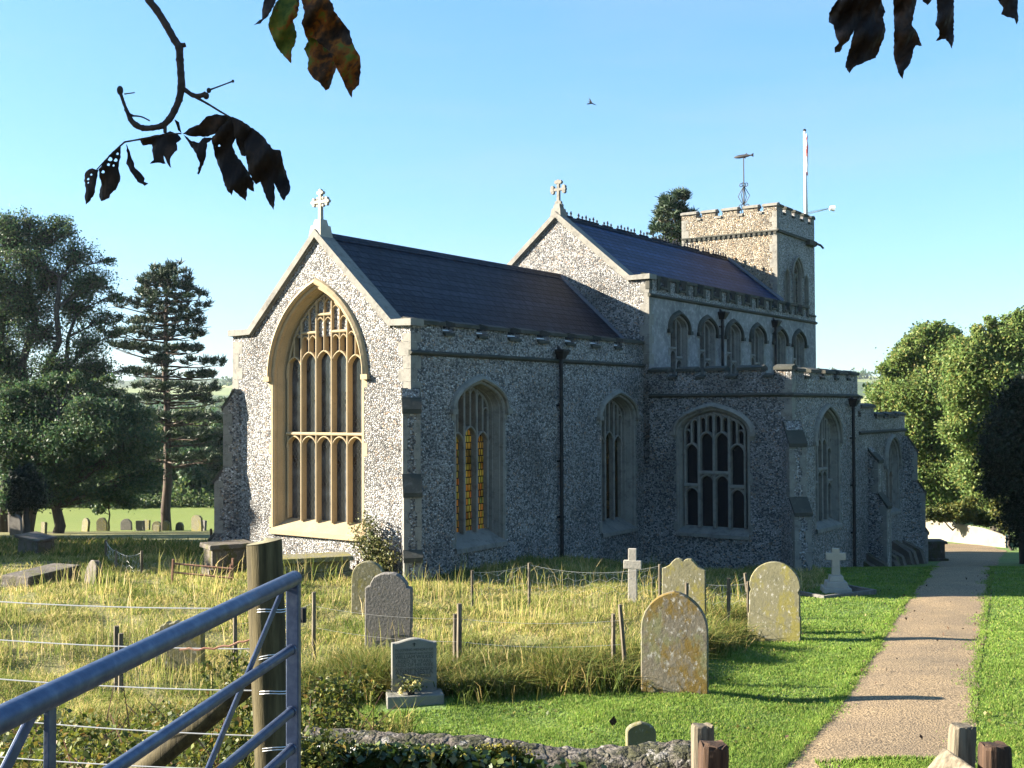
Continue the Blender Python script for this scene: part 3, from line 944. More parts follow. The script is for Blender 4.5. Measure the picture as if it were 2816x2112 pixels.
def downpipe(pl, u, ztop, zbot):
    mb = MB()
    mb.tube([pl.P(u, zbot, -.09), pl.P(u, ztop, -.09)], .05, 10)
    z = zbot + .5
    while z < ztop - .3:
        mb.tube([pl.P(u, z, -.09), pl.P(u, z + .06, -.09)], .064, 10)
        mb.hexa([pl.P(u - .09, z + .01, -.045), pl.P(u + .09, z + .01, -.045), pl.P(u + .09, z + .01, .01), pl.P(u - .09, z + .01, .01), pl.P(u - .09, z + .05, -.045), pl.P(u + .09, z + .05, -.045), pl.P(u + .09, z + .05, .01), pl.P(u - .09, z + .05, .01)])
        z += 1.4
    o = mb.build('drainpipe', 'iron', church, smooth=False)
    mb = MB()
    a_, b_ = .10, .16
    mb.hexa([pl.P(u - a_ * .6, ztop - .06, .0), pl.P(u + a_ * .6, ztop - .06, .0), pl.P(u + a_ * .6, ztop - .06, -.17), pl.P(u - a_ * .6, ztop - .06, -.17),
             pl.P(u - b_, ztop + .13, .0), pl.P(u + b_, ztop + .13, .0), pl.P(u + b_, ztop + .13, -.25), pl.P(u - b_, ztop + .13, -.25)])
    mb.hexa([pl.P(u - b_ - .015, ztop + .132, .0), pl.P(u + b_ + .015, ztop + .132, .0), pl.P(u + b_ + .015, ztop + .132, -.265), pl.P(u - b_ - .015, ztop + .132, -.265),
             pl.P(u - b_ - .015, ztop + .18, .0), pl.P(u + b_ + .015, ztop + .18, .0), pl.P(u + b_ + .015, ztop + .18, -.265), pl.P(u - b_ - .015, ztop + .18, -.265)])
    mb.tube([pl.P(u, ztop + .12, -.1), pl.P(u, ztop + .28, .05)], .05, 8)
    mb.build('hopper_head', 'iron', o)
def gable_coping(pl, L0, L1, apex, R1, R0, d0=-.09, d1=.34, th=.12, mat='ashlar'):
    """kneelers at both feet and a sloping coping between them"""
    path = [L0, L1, apex, R1, R0]
    mb = MB()
    up_ = [(p[0], p[1]) for p in path]
    lo = []
    for i, p in enumerate(path):
        if i in (0, 4): lo.append((p[0], p[1] - .15))
        elif i == 2: lo.append((p[0], p[1] - th * 1.5))
        else:
            sg = -1 if i == 3 else 1
            lo.append((p[0] + sg * .075, p[1] - .13))
    for i in range(4):
        a0, a1 = up_[i], up_[i + 1]; b0, b1 = lo[i], lo[i + 1]
        e = .002 * i
        mb.hexa([pl.P(*b0, d0 - e), pl.P(*b1, d0 - e), pl.P(*b1, d1 + e), pl.P(*b0, d1 + e), pl.P(*a0, d0 - e), pl.P(*a1, d0 - e), pl.P(*a1, d1 + e), pl.P(*a0, d1 + e)])
        # moulded under-edge
        if i in (1, 2):
            c0 = (b0[0], b0[1] - .05); c1 = (b1[0], b1[1] - .05)
            mb.hexa([pl.P(*c0, d0 * .4), pl.P(*c1, d0 * .4), pl.P(*c1, .05), pl.P(*c0, .05), pl.P(b0[0], b0[1] + .01, d0 * .4), pl.P(b1[0], b1[1] + .01, d0 * .4), pl.P(b1[0], b1[1] + .01, .05), pl.P(b0[0], b0[1] + .01, .05)])
    return mb.build('gable_coping', mat, church)
def cross_finial(pl, u, z, dmid, kind, H=.62):
    """stone gable cross on a saddle block"""
    mb = MB()
    f = lambda a_, b_, d: pl.P(u + a_, z + b_, dmid + d)
    def blk(a0, a1, b0, b1, d0, d1, tap=0):
        mb.hexa([f(a0, b0, d0), f(a1, b0, d0), f(a1, b0, d1), f(a0, b0, d1), f(a0 + tap, b1, d0 + tap), f(a1 - tap, b1, d0 + tap), f(a1 - tap, b1, d1 - tap), f(a0 + tap, b1, d1 - tap)])
    blk(-.19, .19, -.22, .06, -.2, .2, .04)
    blk(-.12, .12, .06, .20, -.13, .13, .03)
    s = H / .62
    b0 = .19
    blk(-.04 * s, .04 * s, b0, b0 + .62 * s, -.045, .045, .004)
    zc = b0 + .40 * s
    blk(-.20 * s, .20 * s, zc - .035 * s, zc + .035 * s, -.043, .043)
    ends = [(0, b0 + .60 * s, 0), (-.19 * s, zc, 1), (.19 * s, zc, 1)]
    def disc(a_, b_, r, dth):
        n = 10
        mb.loft([[f(a_ + r * math.cos(2 * math.pi * k / n), b_ + r * math.sin(2 * math.pi * k / n), d) for k in range(n)] for d in (-dth, dth)], True, True)
    for a_, b_, hz in ends:
        for k in (-1, 0, 1):
            if kind == 'budded':
                if hz: disc(a_ + (.045 * s * (1 if a_ > 0 else -1) if k == 0 else 0), b_ + k * .06 * s, .038 * s, .04 + .002 * k)
                else: disc(a_ + k * .06 * s, b_ + (.045 * s if k == 0 else 0), .038 * s, .04 + .002 * k)
            else:
                if hz: disc(a_ + (.0 if k == 0 else -.01 * s) * (1 if a_ > 0 else -1), b_ + k * .065 * s, .052 * s, .05 + .002 * k)
                else: disc(a_ + k * .065 * s, b_ + (.02 * s if k == 0 else 0), .052 * s, .05 + .002 * k)
    if kind == 'budded':                             # little pierced ring between the arms
        for q in range(4):
            an = math.pi / 4 + q * math.pi / 2
            disc(.115 * s * math.cos(an), zc + .115 * s * math.sin(an), .03 * s, .034)
    else:
        for sg in (-1, 1):
            disc(sg * .06, b0 + .06, .05, .05)
            disc(sg * .10, b0 - .03, .05, .055)
    return mb.build('gable_cross', 'white_stone' if kind == 'budded' else 'ashlar', church)

# ---- chancel
PE, PN = Plane('E', 0.0), Plane('N', 0.0)
tw5 = [[3.10]] * 5
h1 = window(PE, -2.745, 1.385, 1.19, .93, 1.16, 4.35, 2.05, .42, 5, 'leaded_glass', tw5, [4.86, 4.96, 4.98, 4.96, 4.86], stone_m='ashlar_gold', barw=.062,
            single=[0, 5.40, 5.80, 5.40, 0], label='great five-light east window in pale gold stone', hoodend=-.05, sillproj=.08)
mb = MB()
gable = [(-5.49, GB), (-5.49, 5.40), (-4.92, 5.42), (-2.72, 7.55), (-.45, 5.42), (0.0, 5.42), (0.0, GB)]
wallface(mb, PE, gable, [h1])
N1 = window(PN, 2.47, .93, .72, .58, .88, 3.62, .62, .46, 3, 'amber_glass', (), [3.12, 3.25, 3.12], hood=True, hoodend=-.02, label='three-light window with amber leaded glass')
N2 = window(PN, 8.85, .93, .72, .32, .62, 3.40, .58, .46, 3, 'dark_glass', (), [2.88, 3.0, 2.88], hood=True, hoodend=-.02)
wallface(mb, PN, [(0, GB), (0, 5.28), (10.29, 5.28), (10.29, GB)], [N1, N2])
PSo = Plane('N', -5.49)
wallface(mb, PSo, [(0, GB), (0, 5.28), (10.29, 5.28), (10.29, GB)], [])
mb.add([L(.30, -5.49, 5.3), L(.30, -5.49, 5.42), L(.30, -4.92, 5.42), L(.30, -2.72, 7.55), L(.30, -.45, 5.42), L(.30, 0, 5.42), L(.30, 0, 5.3)], [(0, 1, 2, 3, 4, 5, 6)])
mb.add([L(0, 0, 5.279), L(10.29, 0, 5.279), L(10.29, -.3, 5.279), L(0, -.3, 5.279)], [(0, 1, 2, 3)])
mb.add([L(.3, -.3, 5.28), L(10.29, -.3, 5.28), L(10.29, -.3, 4.9), L(.3, -.3, 4.9)], [(0, 1, 2, 3)])
mb.add([L(0, 0, 5.279), L(.3, 0, 5.279), L(.3, 0, 5.42), L(0, 0, 5.42)], [(0, 1, 2, 3)])
chw = mb.build('chancel_wall', 'flint', church, fix=False)
mb = MB(); quoins(mb, 0, 0, 3.95, 5.26, 1, 1, .34); mb.build('quoins', 'ashlar', chw)
mb = MB(); quoins(mb, 0, -5.49, 4.1, 5.26, 1, -1, .34); mb.build('quoins', 'ashlar', chw)
gable_coping(PE, (-5.56, 5.54), (-4.90, 5.54), (-2.72, 7.69), (-.47, 5.56), (.08, 5.56))
cross_finial(PE, -2.72, 7.72, .12, 'budded', .64)
stringc('string_course', PN, -.05, 10.29, 4.85)
stringc('string_course', PE, -5.2, -.25, .16, .12, .10, 'ashlar')
battlement('parapet', PN, [(.02, 1.09), (1.50, 2.32), (2.75, 3.55), (4.08, 4.80), (5.36, 6.10), (6.61, 7.36), (7.86, 8.62), (9.06, 10.28)], 0, 10.29, 5.30, 5.58, lead=True)
mb = MB()
mb.hexa([L(.31, -.32, 5.30), L(10.29, -.32, 5.30), L(10.29, -2.72, 7.52), L(.31, -2.72, 7.52), L(.31, -.28, 5.36), L(10.29, -.28, 5.36), L(10.29, -2.72, 7.60), L(.31, -2.72, 7.60)])
mb.hexa([L(.31, -2.722, 7.52), L(10.29, -2.722, 7.52), L(10.29, -5.2, 5.28), L(.31, -5.2, 5.28), L(.31, -2.722, 7.60), L(10.29, -2.722, 7.60), L(10.29, -5.2, 5.36), L(.31, -5.2, 5.36)])
rf = mb.build('chancel_roof', 'slate_dark', church)
mb = MB(); mb.prism([(-2.86, 7.50), (-2.72, 7.66), (-2.58, 7.50)], lambda a_, b_: L(.34, a_, b_), lambda a_, b_: L(10.29, a_, b_)); mb.build('ridge_tiles', 'slate_dark', rf)
mb = MB()
for k in range(14):
    f0, f1 = k / 14, (k + 1) / 14 - .008
    mb.hexa([L(10.24 - j, -.40 - 2.30 * f, 5.44 + 2.13 * f + h_) for h_, (f, j) in ((0, (f0, .16)), (0, (f1, .16)), (0, (f1, 0)), (0, (f0, 0)), (.05, (f0, .14)), (.05, (f1, .14)), (.09, (f1, 0)), (.09, (f0, 0)))])
mb.build('flashing', 'lead', rf)
buttress(0, 0, rad(135), .36, [(.20, 4.08, 3.66), (.40, 2.30, 1.94), (.50, .75, .62)])
buttress(0, -5.49, rad(225), .42, [(.20, 4.14, 3.72), (.40, 2.31, 1.99), (.50, .75, .62)])
downpipe(PN, 5.77, 4.95, -1.0)

# ---- nave
SE = 10.29
PNE, PNN = Plane('E', SE), Plane('N', .2)
mb = MB()
wallface(mb, PNE, [(-6.0, 2), (-6.0, 7.30), (-5.45, 7.30), (-2.9, 9.42), (-.36, 7.30), (.2, 7.30), (.2, 2)], [])
holes = []
cw = [(12.2, .56), (14.19, .56), (16.2, .56), (18.2, .55), (20.25, .55), (22.12, .54)]
for uc, hw in cw:
    holes.append(window(PNN, uc, hw, .40, 4.35, 4.45, 6.0, .36, .28, 2, 'black_glass', ((5.42,), (5.15,)) and [[5.42], [5.15]], [None, None], hood=True, sub=False, barw=.07, hoodend=.05))
mbr = MB()
wallface(mbr, PNN, [(SE, 2), (SE, 6.86), (23.95, 6.86), (23.95, 2)], holes)
nw_ = mb.build('nave_wall', 'flint', church, fix=False)
mb = MB(); quoins(mb, SE, .2, 4.9, 7.2, 1, 1, .28); mb.build('quoins', 'ashlar', nw_)
mbr.add([L(23.95, .2, 6.86), L(23.95, .2, 2), L(23.95, -6, 2), L(23.95, -6, 6.86)], [(0, 1, 2, 3)])
mbr.build('clerestory_wall', 'render', church, fix=False)
mb = MB()
wallface(mb, PNN, [(SE, 6.86), (SE, 7.12), (23.95, 7.12), (23.95, 6.86)], [])
mb.add([L(SE, -6, 2), L(23.95, -6, 2), L(23.95, -6, 7.1), L(SE, -6, 7.1)], [(0, 1, 2, 3)])
mb.add([L(SE, .2, 7.119), L(23.95, .2, 7.119), L(23.95, -.1, 7.119), L(SE, -.1, 7.119)], [(0, 1, 2, 3)])
mb.add([L(23.95, .2, 7.12), L(23.95, .2, 6.86), L(23.95, -6, 6.86), L(23.95, -6, 7.12)], [(0, 1, 2, 3)])
mb.add([L(SE + .3, -6, 7.1), L(SE + .3, -6, 7.30), L(SE + .3, -5.45, 7.30), L(SE + .3, -2.9, 9.42), L(SE + .3, -.36, 7.30), L(SE + .3, .2, 7.30), L(SE + .3, .2, 7.1)], [(0, 1, 2, 3, 4, 5, 6)])
mb.add([L(SE, .2, 7.119), L(SE + .3, .2, 7.119), L(SE + .3, .2, 7.30), L(SE, .2, 7.30)], [(0, 1, 2, 3)])
mb.build('parapet_wall', 'flint', church, fix=False)
gable_coping(PNE, (-6.05, 7.45), (-5.45, 7.45), (-2.9, 9.56), (-.37, 7.45), (.27, 7.47))
cross_finial(PNE, -2.9, 9.60, .12, 'foliate', .70)
stringc('string_course', PNN, SE - .04, 24.0, 6.87)
nm = []
u = SE + .42
nm.append((SE + .02, SE + .62))
u = SE + 1.15
while u < 23.6:
    nm.append((u, min(u + .68, 23.94))); u += 1.22
battlement('parapet', PNN, nm, SE, 23.95, 7.14, 7.48, blocky=True)
mb = MB()
mb.hexa([L(SE + .31, -.12, 7.12), L(22.8, -.12, 7.12), L(22.8, -2.9, 9.33), L(SE + .31, -2.9, 9.33), L(SE + .31, -.08, 7.18), L(22.8, -.08, 7.18), L(22.8, -2.9, 9.43), L(SE + .31, -2.9, 9.43)])
mb.hexa([L(SE + .31, -2.902, 9.33), L(22.8, -2.902, 9.33), L(22.8, -5.7, 7.1), L(SE + .31, -5.7, 7.1), L(SE + .31, -2.902, 9.43), L(22.8, -2.902, 9.43), L(22.8, -5.7, 7.2), L(SE + .31, -5.7, 7.2)])
rf = mb.build('nave_roof', 'slate_blue', church)
mb = MB()
mb.prism([(-3.0, 9.38), (-2.9, 9.50), (-2.8, 9.38)], lambda a_, b_: L(SE + .36, a_, b_), lambda a_, b_: L(22.8, a_, b_))
u = SE + .6; k = 0
while u < 22.6:
    if (k * 7) % 11 not in (3, 8):
        hh = .14 + .05 * (k % 2)
        mb.box(u - .02, u + .02, 2.885, 2.915, 9.49, 9.49 + hh)
        mb.box(u - .05, u + .05, 2.89, 2.91, 9.49 + hh * .55, 9.49 + hh * .75)
        mb.box(u - .11, u + .11, 2.89, 2.91, 9.49, 9.535)
    u += .225; k += 1
mb.build('ridge_cresting', 'slate_dark', rf)
mb = MB()
mb.hexa([L(22.70, -.62, 7.64), L(22.70, -2.86, 9.44), L(22.80, -2.86, 9.44), L(22.80, -.62, 7.64), L(22.72, -.62, 7.70), L(22.72, -2.86, 9.50), L(22.80, -2.86, 9.56), L(22.80, -.62, 7.76)])
mb.build('flashing', 'lead', rf)
downpipe(PNN, 15.12, 6.52, 4.3)
downpipe(PNN, 19.62, 6.52, 4.3)

# ---- tower
TE, TN, TW, TS = 22.8, -.88, 26.93, -4.88
PTE, PTN = Plane('E', TE), Plane('N', TN)
belfry = []
mb = MB()
bw = [(23.82, .26, 8.62, .40, 6.9), (24.92, .46, 8.85, .62, 6.9), (25.92, .20, 8.62, .35, 6.9)]
for i, (uc, hw, zs, h, zb) in enumerate(bw):
    belfry.append(outline(uc, hw, zb, zs, h))
wallface(mb, PTN, [(TE, GB), (TE, 11.2), (TW, 11.2), (TW, GB)], belfry)
mb.add([L(TW, TN, GB), L(TW, TS, GB), L(TW, TS, 11.2), L(TW, TN, 11.2)], [(0, 1, 2, 3)])
mb.add([L(TE, TS, GB), L(TW, TS, GB), L(TW, TS, 11.2), L(TE, TS, 11.2)], [(0, 1, 2, 3)])
mb.add([L(TE, TN, 11.0), L(TE, TS, 11.0), L(TW, TS, 11.0), L(TW, TN, 11.0)], [(0, 1, 2, 3)])
tower = mb.build('tower', 'flint', church, fix=False)
mb = MB(); wallface(mb, PTE, [(TS, GB), (TS, 11.2), (TN, 11.2), (TN, GB)], []); mb.build('rubble_face', 'flint_rubble', tower, fix=False)
mb = MB(); quoins(mb, TE, TN, 7.6, 11.15, 1, 1, .3); mb.build('quoins', 'ashlar', tower)
mb = MB(); quoins(mb, TE, TS, 8, 11.15, 1, -1, .3); mb.build('quoins', 'ashlar', tower)
for i, (uc, hw, zs, h, zb) in enumerate(bw):
    mb = MB()
    rings = [[PTN.P(u, z, d) for u, z in outline(uc, hw - ins, zb, zs, h - ins)] for ins, d in ((-.06, -.02), (0, -.02), (.03, .06), (.03, .12), (.08, .14), (.10, .26))]
    mb.loft(rings)
    if i == 1:
        o = [(uc - hw - .12, zs)] + [(uc + x, z) for x, z in arch(hw + .12, zs, h + .13)] + [(uc + hw + .12, zs)]
        strip(mb, PTN, o, .09, -.08, .02)
        strip(mb, PTN, [(uc, zb), (uc, zs + .1)], .07, .08, .22)
        for a_ in (-1, 1):
            strip(mb, PTN, [(uc + a_ * hw * .42 + x, z) for x, z in arch(hw * .40, zs - .25, .33, 6)], .05, .1, .22)
    wl = mb.build('belfry_window', 'ashlar', tower)
    mb = MB()
    if i == 1:
        z = zb + .05
        while z < zs + h * .5:
            mb.hexa([PTN.P(uc - hw + .09, z, .12), PTN.P(uc + hw - .09, z, .12), PTN.P(uc + hw - .09, z + .09, .24), PTN.P(uc - hw + .09, z + .09, .24),
                     PTN.P(uc - hw + .09, z + .02, .12), PTN.P(uc + hw - .09, z + .02, .12), PTN.P(uc + hw - .09, z + .11, .24), PTN.P(uc - hw + .09, z + .11, .24)])
            z += .15
    o = outline(uc, hw, zb, zs, h)
    mb.add([PTN.P(u, z, .255) for u, z in o], tessellate_polygon([[Vector((u, z, 0)) for u, z in o]]))
    mb.build('infill', 'iron' if i == 1 else 'render', tower, fix=False)
def tm(a0, a1, n, frac=.56):
    p = (a1 - a0 - .0) / (n - 1 + frac)
    return [(a0 + p * k, a0 + p * k + p * frac) for k in range(n)]
battlement('tower_battlement', PTE, [(TS, -4.25), (-4.0 + .0, -3.42), (-3.12, -2.50), (-2.22, -1.66), (-1.42, TN)], TS, TN, 11.15, 11.48, 'flint_rubble', 'ashlar', .28)
battlement('tower_battlement', PTN, [(TE + .29, TE + .62), (TE + .95, TE + 1.55), (TE + 1.9, TE + 2.5), (TE + 2.85, TE + 3.4), (TE + 3.7, TW - .29)], TE + .29, TW - .29, 11.15, 11.48, 'flint', 'mossy_coping', .28)
PTW = Plane('E', TW - .28)
battlement('tower_battlement', PTW, tm(TS, TN, 5), TS, TN, 11.15, 11.48, 'flint', 'mossy_coping', .28)
PTS = Plane('N', TS + .28)
battlement('tower_battlement', PTS, [(TE + .29, TE + .62), (TE + .95, TE + 1.55), (TE + 1.9, TE + 2.5), (TE + 2.85, TE + 3.4), (TE + 3.7, TW - .29)], TE + .29, TW - .29, 11.15, 11.48, 'flint', 'mossy_coping', .28)
mb = MB()
u = TS + .1
strip(mb, PTE, [(TS, 10.40), (TN + .05, 10.40)], .07, -.06, .02)
k = 0
while u < TN - .05:
    mb.hexa([PTE.P(u, 10.27, -.055), PTE.P(u + .11, 10.27, -.055), PTE.P(u + .11, 10.27, .01), PTE.P(u, 10.27, .01), PTE.P(u, 10.365, -.055), PTE.P(u + .11, 10.365, -.055), PTE.P(u + .11, 10.365, .01), PTE.P(u, 10.365, .01)])
    u += .21
strip(mb, PTN, [(TE, 10.402), (TW + .05, 10.402)], .12, -.08, .02)
mb.build('corbel_table', 'mossy_coping', tower)
mb = MB()
mb.hexa([L(25.9, TN - .01, 10.18), L(26.7, TN - .01, 10.18), L(26.7, TN + .18, 10.22), L(25.9, TN + .18, 10.22), L(25.9, TN - .01, 10.46), L(26.7, TN - .01, 10.46), L(26.7, TN + .2, 10.40), L(25.9, TN + .2, 10.40)])
mb.tube([L(26.6, TN + .1, 10.36), L(26.75, TN + .32, 10.26), L(26.82, TN + .42, 10.12)], [.06, .045, .04], 7)
mb.tube([L(26.75, TN + .32, 10.26), L(26.9, TN + .36, 10.2)], .025, 6)
mb.build('gargoyle', 'mossy_coping', tower)
mb = MB()                                            # spotlight on a bracket arm behind the battlements
q0 = L(25.4, -1.6, 11.32); q1 = L(27.9, -.55, 11.95)
mb.tube([q0, q1], .018, 6); mb.tube([(q0[0], q0[1], q0[2] - .1), (q1[0], q1[1], q1[2] - .02)], .018, 6)
mb.tube([q1, (q1[0] + .1, q1[1] - .16, q1[2] - .02)], [.09, .13], 8)
mb.build('spotlight_arm', 'white_paint', church)

# ---- north aisle / transept
PAE, PAN = Plane('E', SE), Plane('N', 4.39)
AE = window(PAE, 2.12, 1.05, .90, .22, .40, 2.98, .62, .26, 4, 'black_glass', [[1.50], [1.86], [1.86], [1.50]], [2.66, 2.98, 2.98, 2.66], single=[0, 0, 0, 0], barw=.085, label='broad four-light window under a flattened arch', hoodend=.0, sillproj=.09)
AN = window(PAN, 13.05, 1.0, .80, .30, .50, 2.70, .88, .34, 4, 'black_glass', [[1.55], [1.9], [1.9], [1.55]], [2.5, 2.75, 2.75, 2.5], barw=.075)
mb = MB()
wallface(mb, PAE, [(-.2, GB), (-.2, 4.5), (4.39, 4.5), (4.39, GB)], [AE])
wallface(mb, PAN, [(SE, GB), (SE, 4.5), (15.75, 4.5), (15.75, GB)], [AN])
mb.add([L(15.75, 4.39, GB), L(15.75, 4.39, 4.5), L(15.75, .2, 4.5), L(15.75, .2, GB)], [(0, 1, 2, 3)])
mb.add([L(SE, 4.39, 4.499), L(SE, .2, 4.499), L(SE + .3, .2, 4.499), L(SE + .3, 4.39, 4.499)], [(0, 1, 2, 3)])
mb.add([L(SE, 4.39, 4.498), L(15.75, 4.39, 4.498), L(15.75, 4.09, 4.498), L(SE, 4.09, 4.498)], [(0, 1, 2, 3)])
aw = mb.build('aisle_wall', 'flint', church, fix=False)
mb = MB(); quoins(mb, SE, 4.39, 3.2, 4.4, 1, 1, .3); mb.build('quoins', 'ashlar', aw)
mb = MB(); quoins(mb, SE, 4.39, .0 - 1, 1.2, 1, 1, .3); mb.build('quoins', 'ashlar', aw)
mb = MB(); mb.hexa([L(SE + .25, 4.1, 4.1), L(15.7, 4.1, 4.1), L(15.7, .2, 4.4), L(SE + .25, .2, 4.4), L(SE + .25, 4.1, 4.15), L(15.7, 4.1, 4.15), L(15.7, .2, 4.45), L(SE + .25, .2, 4.45)])
mb.build('aisle_roof', 'lead', church)
stringc('string_course', PAE, .2, 4.44, 3.99)
stringc('string_course', PAN, SE - .05, 15.8, 3.98)
battlement('parapet', PAE, [(.21, .76), (1.08, 1.60), (1.94, 2.48), (2.90, 3.56), (3.94, 4.389)], .2, 4.39, 4.50, 4.77)
battlement('parapet', PAN, [(SE + .31, SE + .9), (SE + 1.35, SE + 2.1), (SE + 2.5, SE + 3.3), (SE + 3.7, SE + 4.4), (SE + 4.75, 15.74)], SE + .31, 15.75, 4.48, 4.72)
buttress(SE, 4.39, rad(135), .46, [(.34, 3.30, 2.72), (.62, 1.32, .95)])
downpipe(PAN, 15.05, 3.72, -2.0)
# ---- west end of the aisle with its porch-like bay
PWN = Plane('N', 4.37)
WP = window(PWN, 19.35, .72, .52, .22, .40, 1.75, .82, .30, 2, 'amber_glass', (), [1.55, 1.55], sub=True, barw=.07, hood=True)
mb = MB()
wallface(mb, PWN, [(15.752, GB), (15.752, 3.35), (20.85, 3.35), (20.85, GB)], [WP])
mb.add([L(20.85, 4.37, GB), L(20.85, 4.37, 3.35), L(20.85, .2, 3.35), L(20.85, .2, GB)], [(0, 1, 2, 3)])
mb.add([L(15.752, 4.37, 3.349), L(20.85, 4.37, 3.349), L(20.85, 4.05, 3.349), L(15.752, 4.05, 3.349)], [(0, 1, 2, 3)])
mb.build('aisle_west_wall', 'flint', church, fix=False)
mb = MB(); mb.hexa([L(15.76, 4.1, 3.0), L(20.8, 4.1, 3.0), L(20.8, .2, 3.3), L(15.76, .2, 3.3), L(15.76, 4.1, 3.05), L(20.8, 4.1, 3.05), L(20.8, .2, 3.35), L(15.76, .2, 3.35)])
mb.build('aisle_roof', 'lead', church)
stringc('string_course', PWN, 15.9, 20.9, 2.86)
battlement('parapet', PWN, [(15.76, 16.12)], 15.76, 16.12, 3.55, 4.02)
battlement('parapet', PWN, [(16.14, 17.42)], 16.14, 17.42, 3.38, 3.74)
battlement('parapet', PWN, [(17.6, 18.35), (18.8, 19.5), (19.95, 20.84)], 17.5, 20.85, 3.33, 3.46)
buttress(17.0, 4.37, rad(90), .45, [(.3, 2.4, 2.0), (.55, 1.0, .6)])
buttress(20.85, 4.37, rad(45), .5, [(.30, 2.65, 2.15), (.58, 1.15, .75), (.66, -.45, -.6)])
mb = MB()
for k in range(16):
    u = 16.2 + k * .3; h = RND.uniform(.1, .5)
    d = RND.uniform(.15, .6)
    mb.hexa([PWN.P(u, -1.9, .01), PWN.P(u + .29, -1.9, .01), PWN.P(u + .29, -1.9, -d - .25), PWN.P(u, -1.9, -d - .25), PWN.P(u, -1.2 + h, .01), PWN.P(u + .29, -1.2 + h, .01), PWN.P(u + .29, -1.35 + h * .6, -d), PWN.P(u, -1.35 + h * .6, -d)])
mb.build('rubble_plinth', 'rubble', church)

# ---- weathervane and flagpole on the tower
vx = Vector(CH(24.9, -3.1, 0))
zb = 11.0
vane = thing('weathervane', 'scrolled iron weathervane topped by a fish, on the church tower', 'weathervane', (vx.x, vx.y, zb))
mb = MB()
V3 = lambda x, z, y=0: (vx.x + x * BX.x + y * AX.x, vx.y + x * BX.y + y * AX.y, z)
zv = Dd(1616, 340, vx.y).z
mb.tube([V3(0, zb), V3(0, zv)], [.035, .02], 7)
for q in range(4):
    cx, sx_ = math.cos(q * math.pi / 2), math.sin(q * math.pi / 2)
    R_ = lambda r, z: V3(r * cx, z, r * sx_)
    mb.tube([R_(.02, zb + .95), R_(.10, zb + 1.02), R_(.25, zb + 1.28), R_(.12, zb + 1.5), R_(.02, zb + 1.66)], .016, 5)
    for z0, r0 in ((zb + .62, .12), (zb + .84, .11), (zb + 1.74, .08)):
        mb.tube([R_(.03 + r0 + r0 * .85 * math.cos(a_), z0 + r0 * .85 * math.sin(a_)) for a_ in np.linspace(-2.6, 2.2, 11)], .016, 5)
    mb.tube([R_(.30, zb), R_(.05, zb + .5)], .018, 5)
mb.build('scrollwork', 'iron', vane)
mb = MB()
fr = []
for x, h_, w in ((-.42, .015, .01), (-.34, .05, .035), (-.2, .075, .045), (0, .075, .05), (.18, .055, .035), (.30, .025, .015), (.36, .045, .01), (.43, .085, .006)):
    fr.append([V3(x, zv + .05 + h_ * math.sin(a_), w * math.cos(a_)) for a_ in np.linspace(0, 2 * math.pi, 9)[:-1]])
mb.loft(fr, True, True)
mb.add([V3(.05, zv + .12), V3(.18, zv + .11), V3(.14, zv + .17)], [(0, 1, 2)])
mb.add([V3(.0, zv - .02), V3(.1, zv - .02), V3(.09, zv - .07)], [(0, 1, 2)])
mb.build('fish', 'iron', vane, smooth=True)
fp0 = CH(26.35, -1.35, 11.0)
fb, ft = Dd(1741.5, 460, fp0.y), Dd(1738, 283, fp0.y)
pole = thing('flagpole', 'white flagpole with furled flag rising behind the tower battlements', 'flagpole', (fb.x, fb.y, 10.9))
mb = MB(); mb.tube([(fb.x, fb.y, 10.9), (ft.x, ft.y, ft.z)], [.085, .05], 10); mb.build('pole', 'white_paint', pole, smooth=True)
mb = MB(); mb.tube([(ft.x, ft.y, ft.z - .01), (ft.x, ft.y, ft.z + .05), (ft.x, ft.y, ft.z + .09)], [.06, .075, .02], 8); mb.build('finial', 'iron', pole)
mb = MB()
pts = []; rr_ = []
for k in range(14):
    f = k / 13
    p = Vector((fb.x, fb.y, 10.9)).lerp(ft, .97 - .42 * f)
    pts.append((p.x + .06 + .012 * math.sin(k * 2.1), p.y - .03, p.z)); rr_.append(.03 + .035 * math.sin(math.pi * f) ** .7 * (1 + .3 * math.sin(k * 1.7)))
mb.tube(pts, rr_, 8); mb.build('flag', 'flag_cloth', pole, smooth=True)

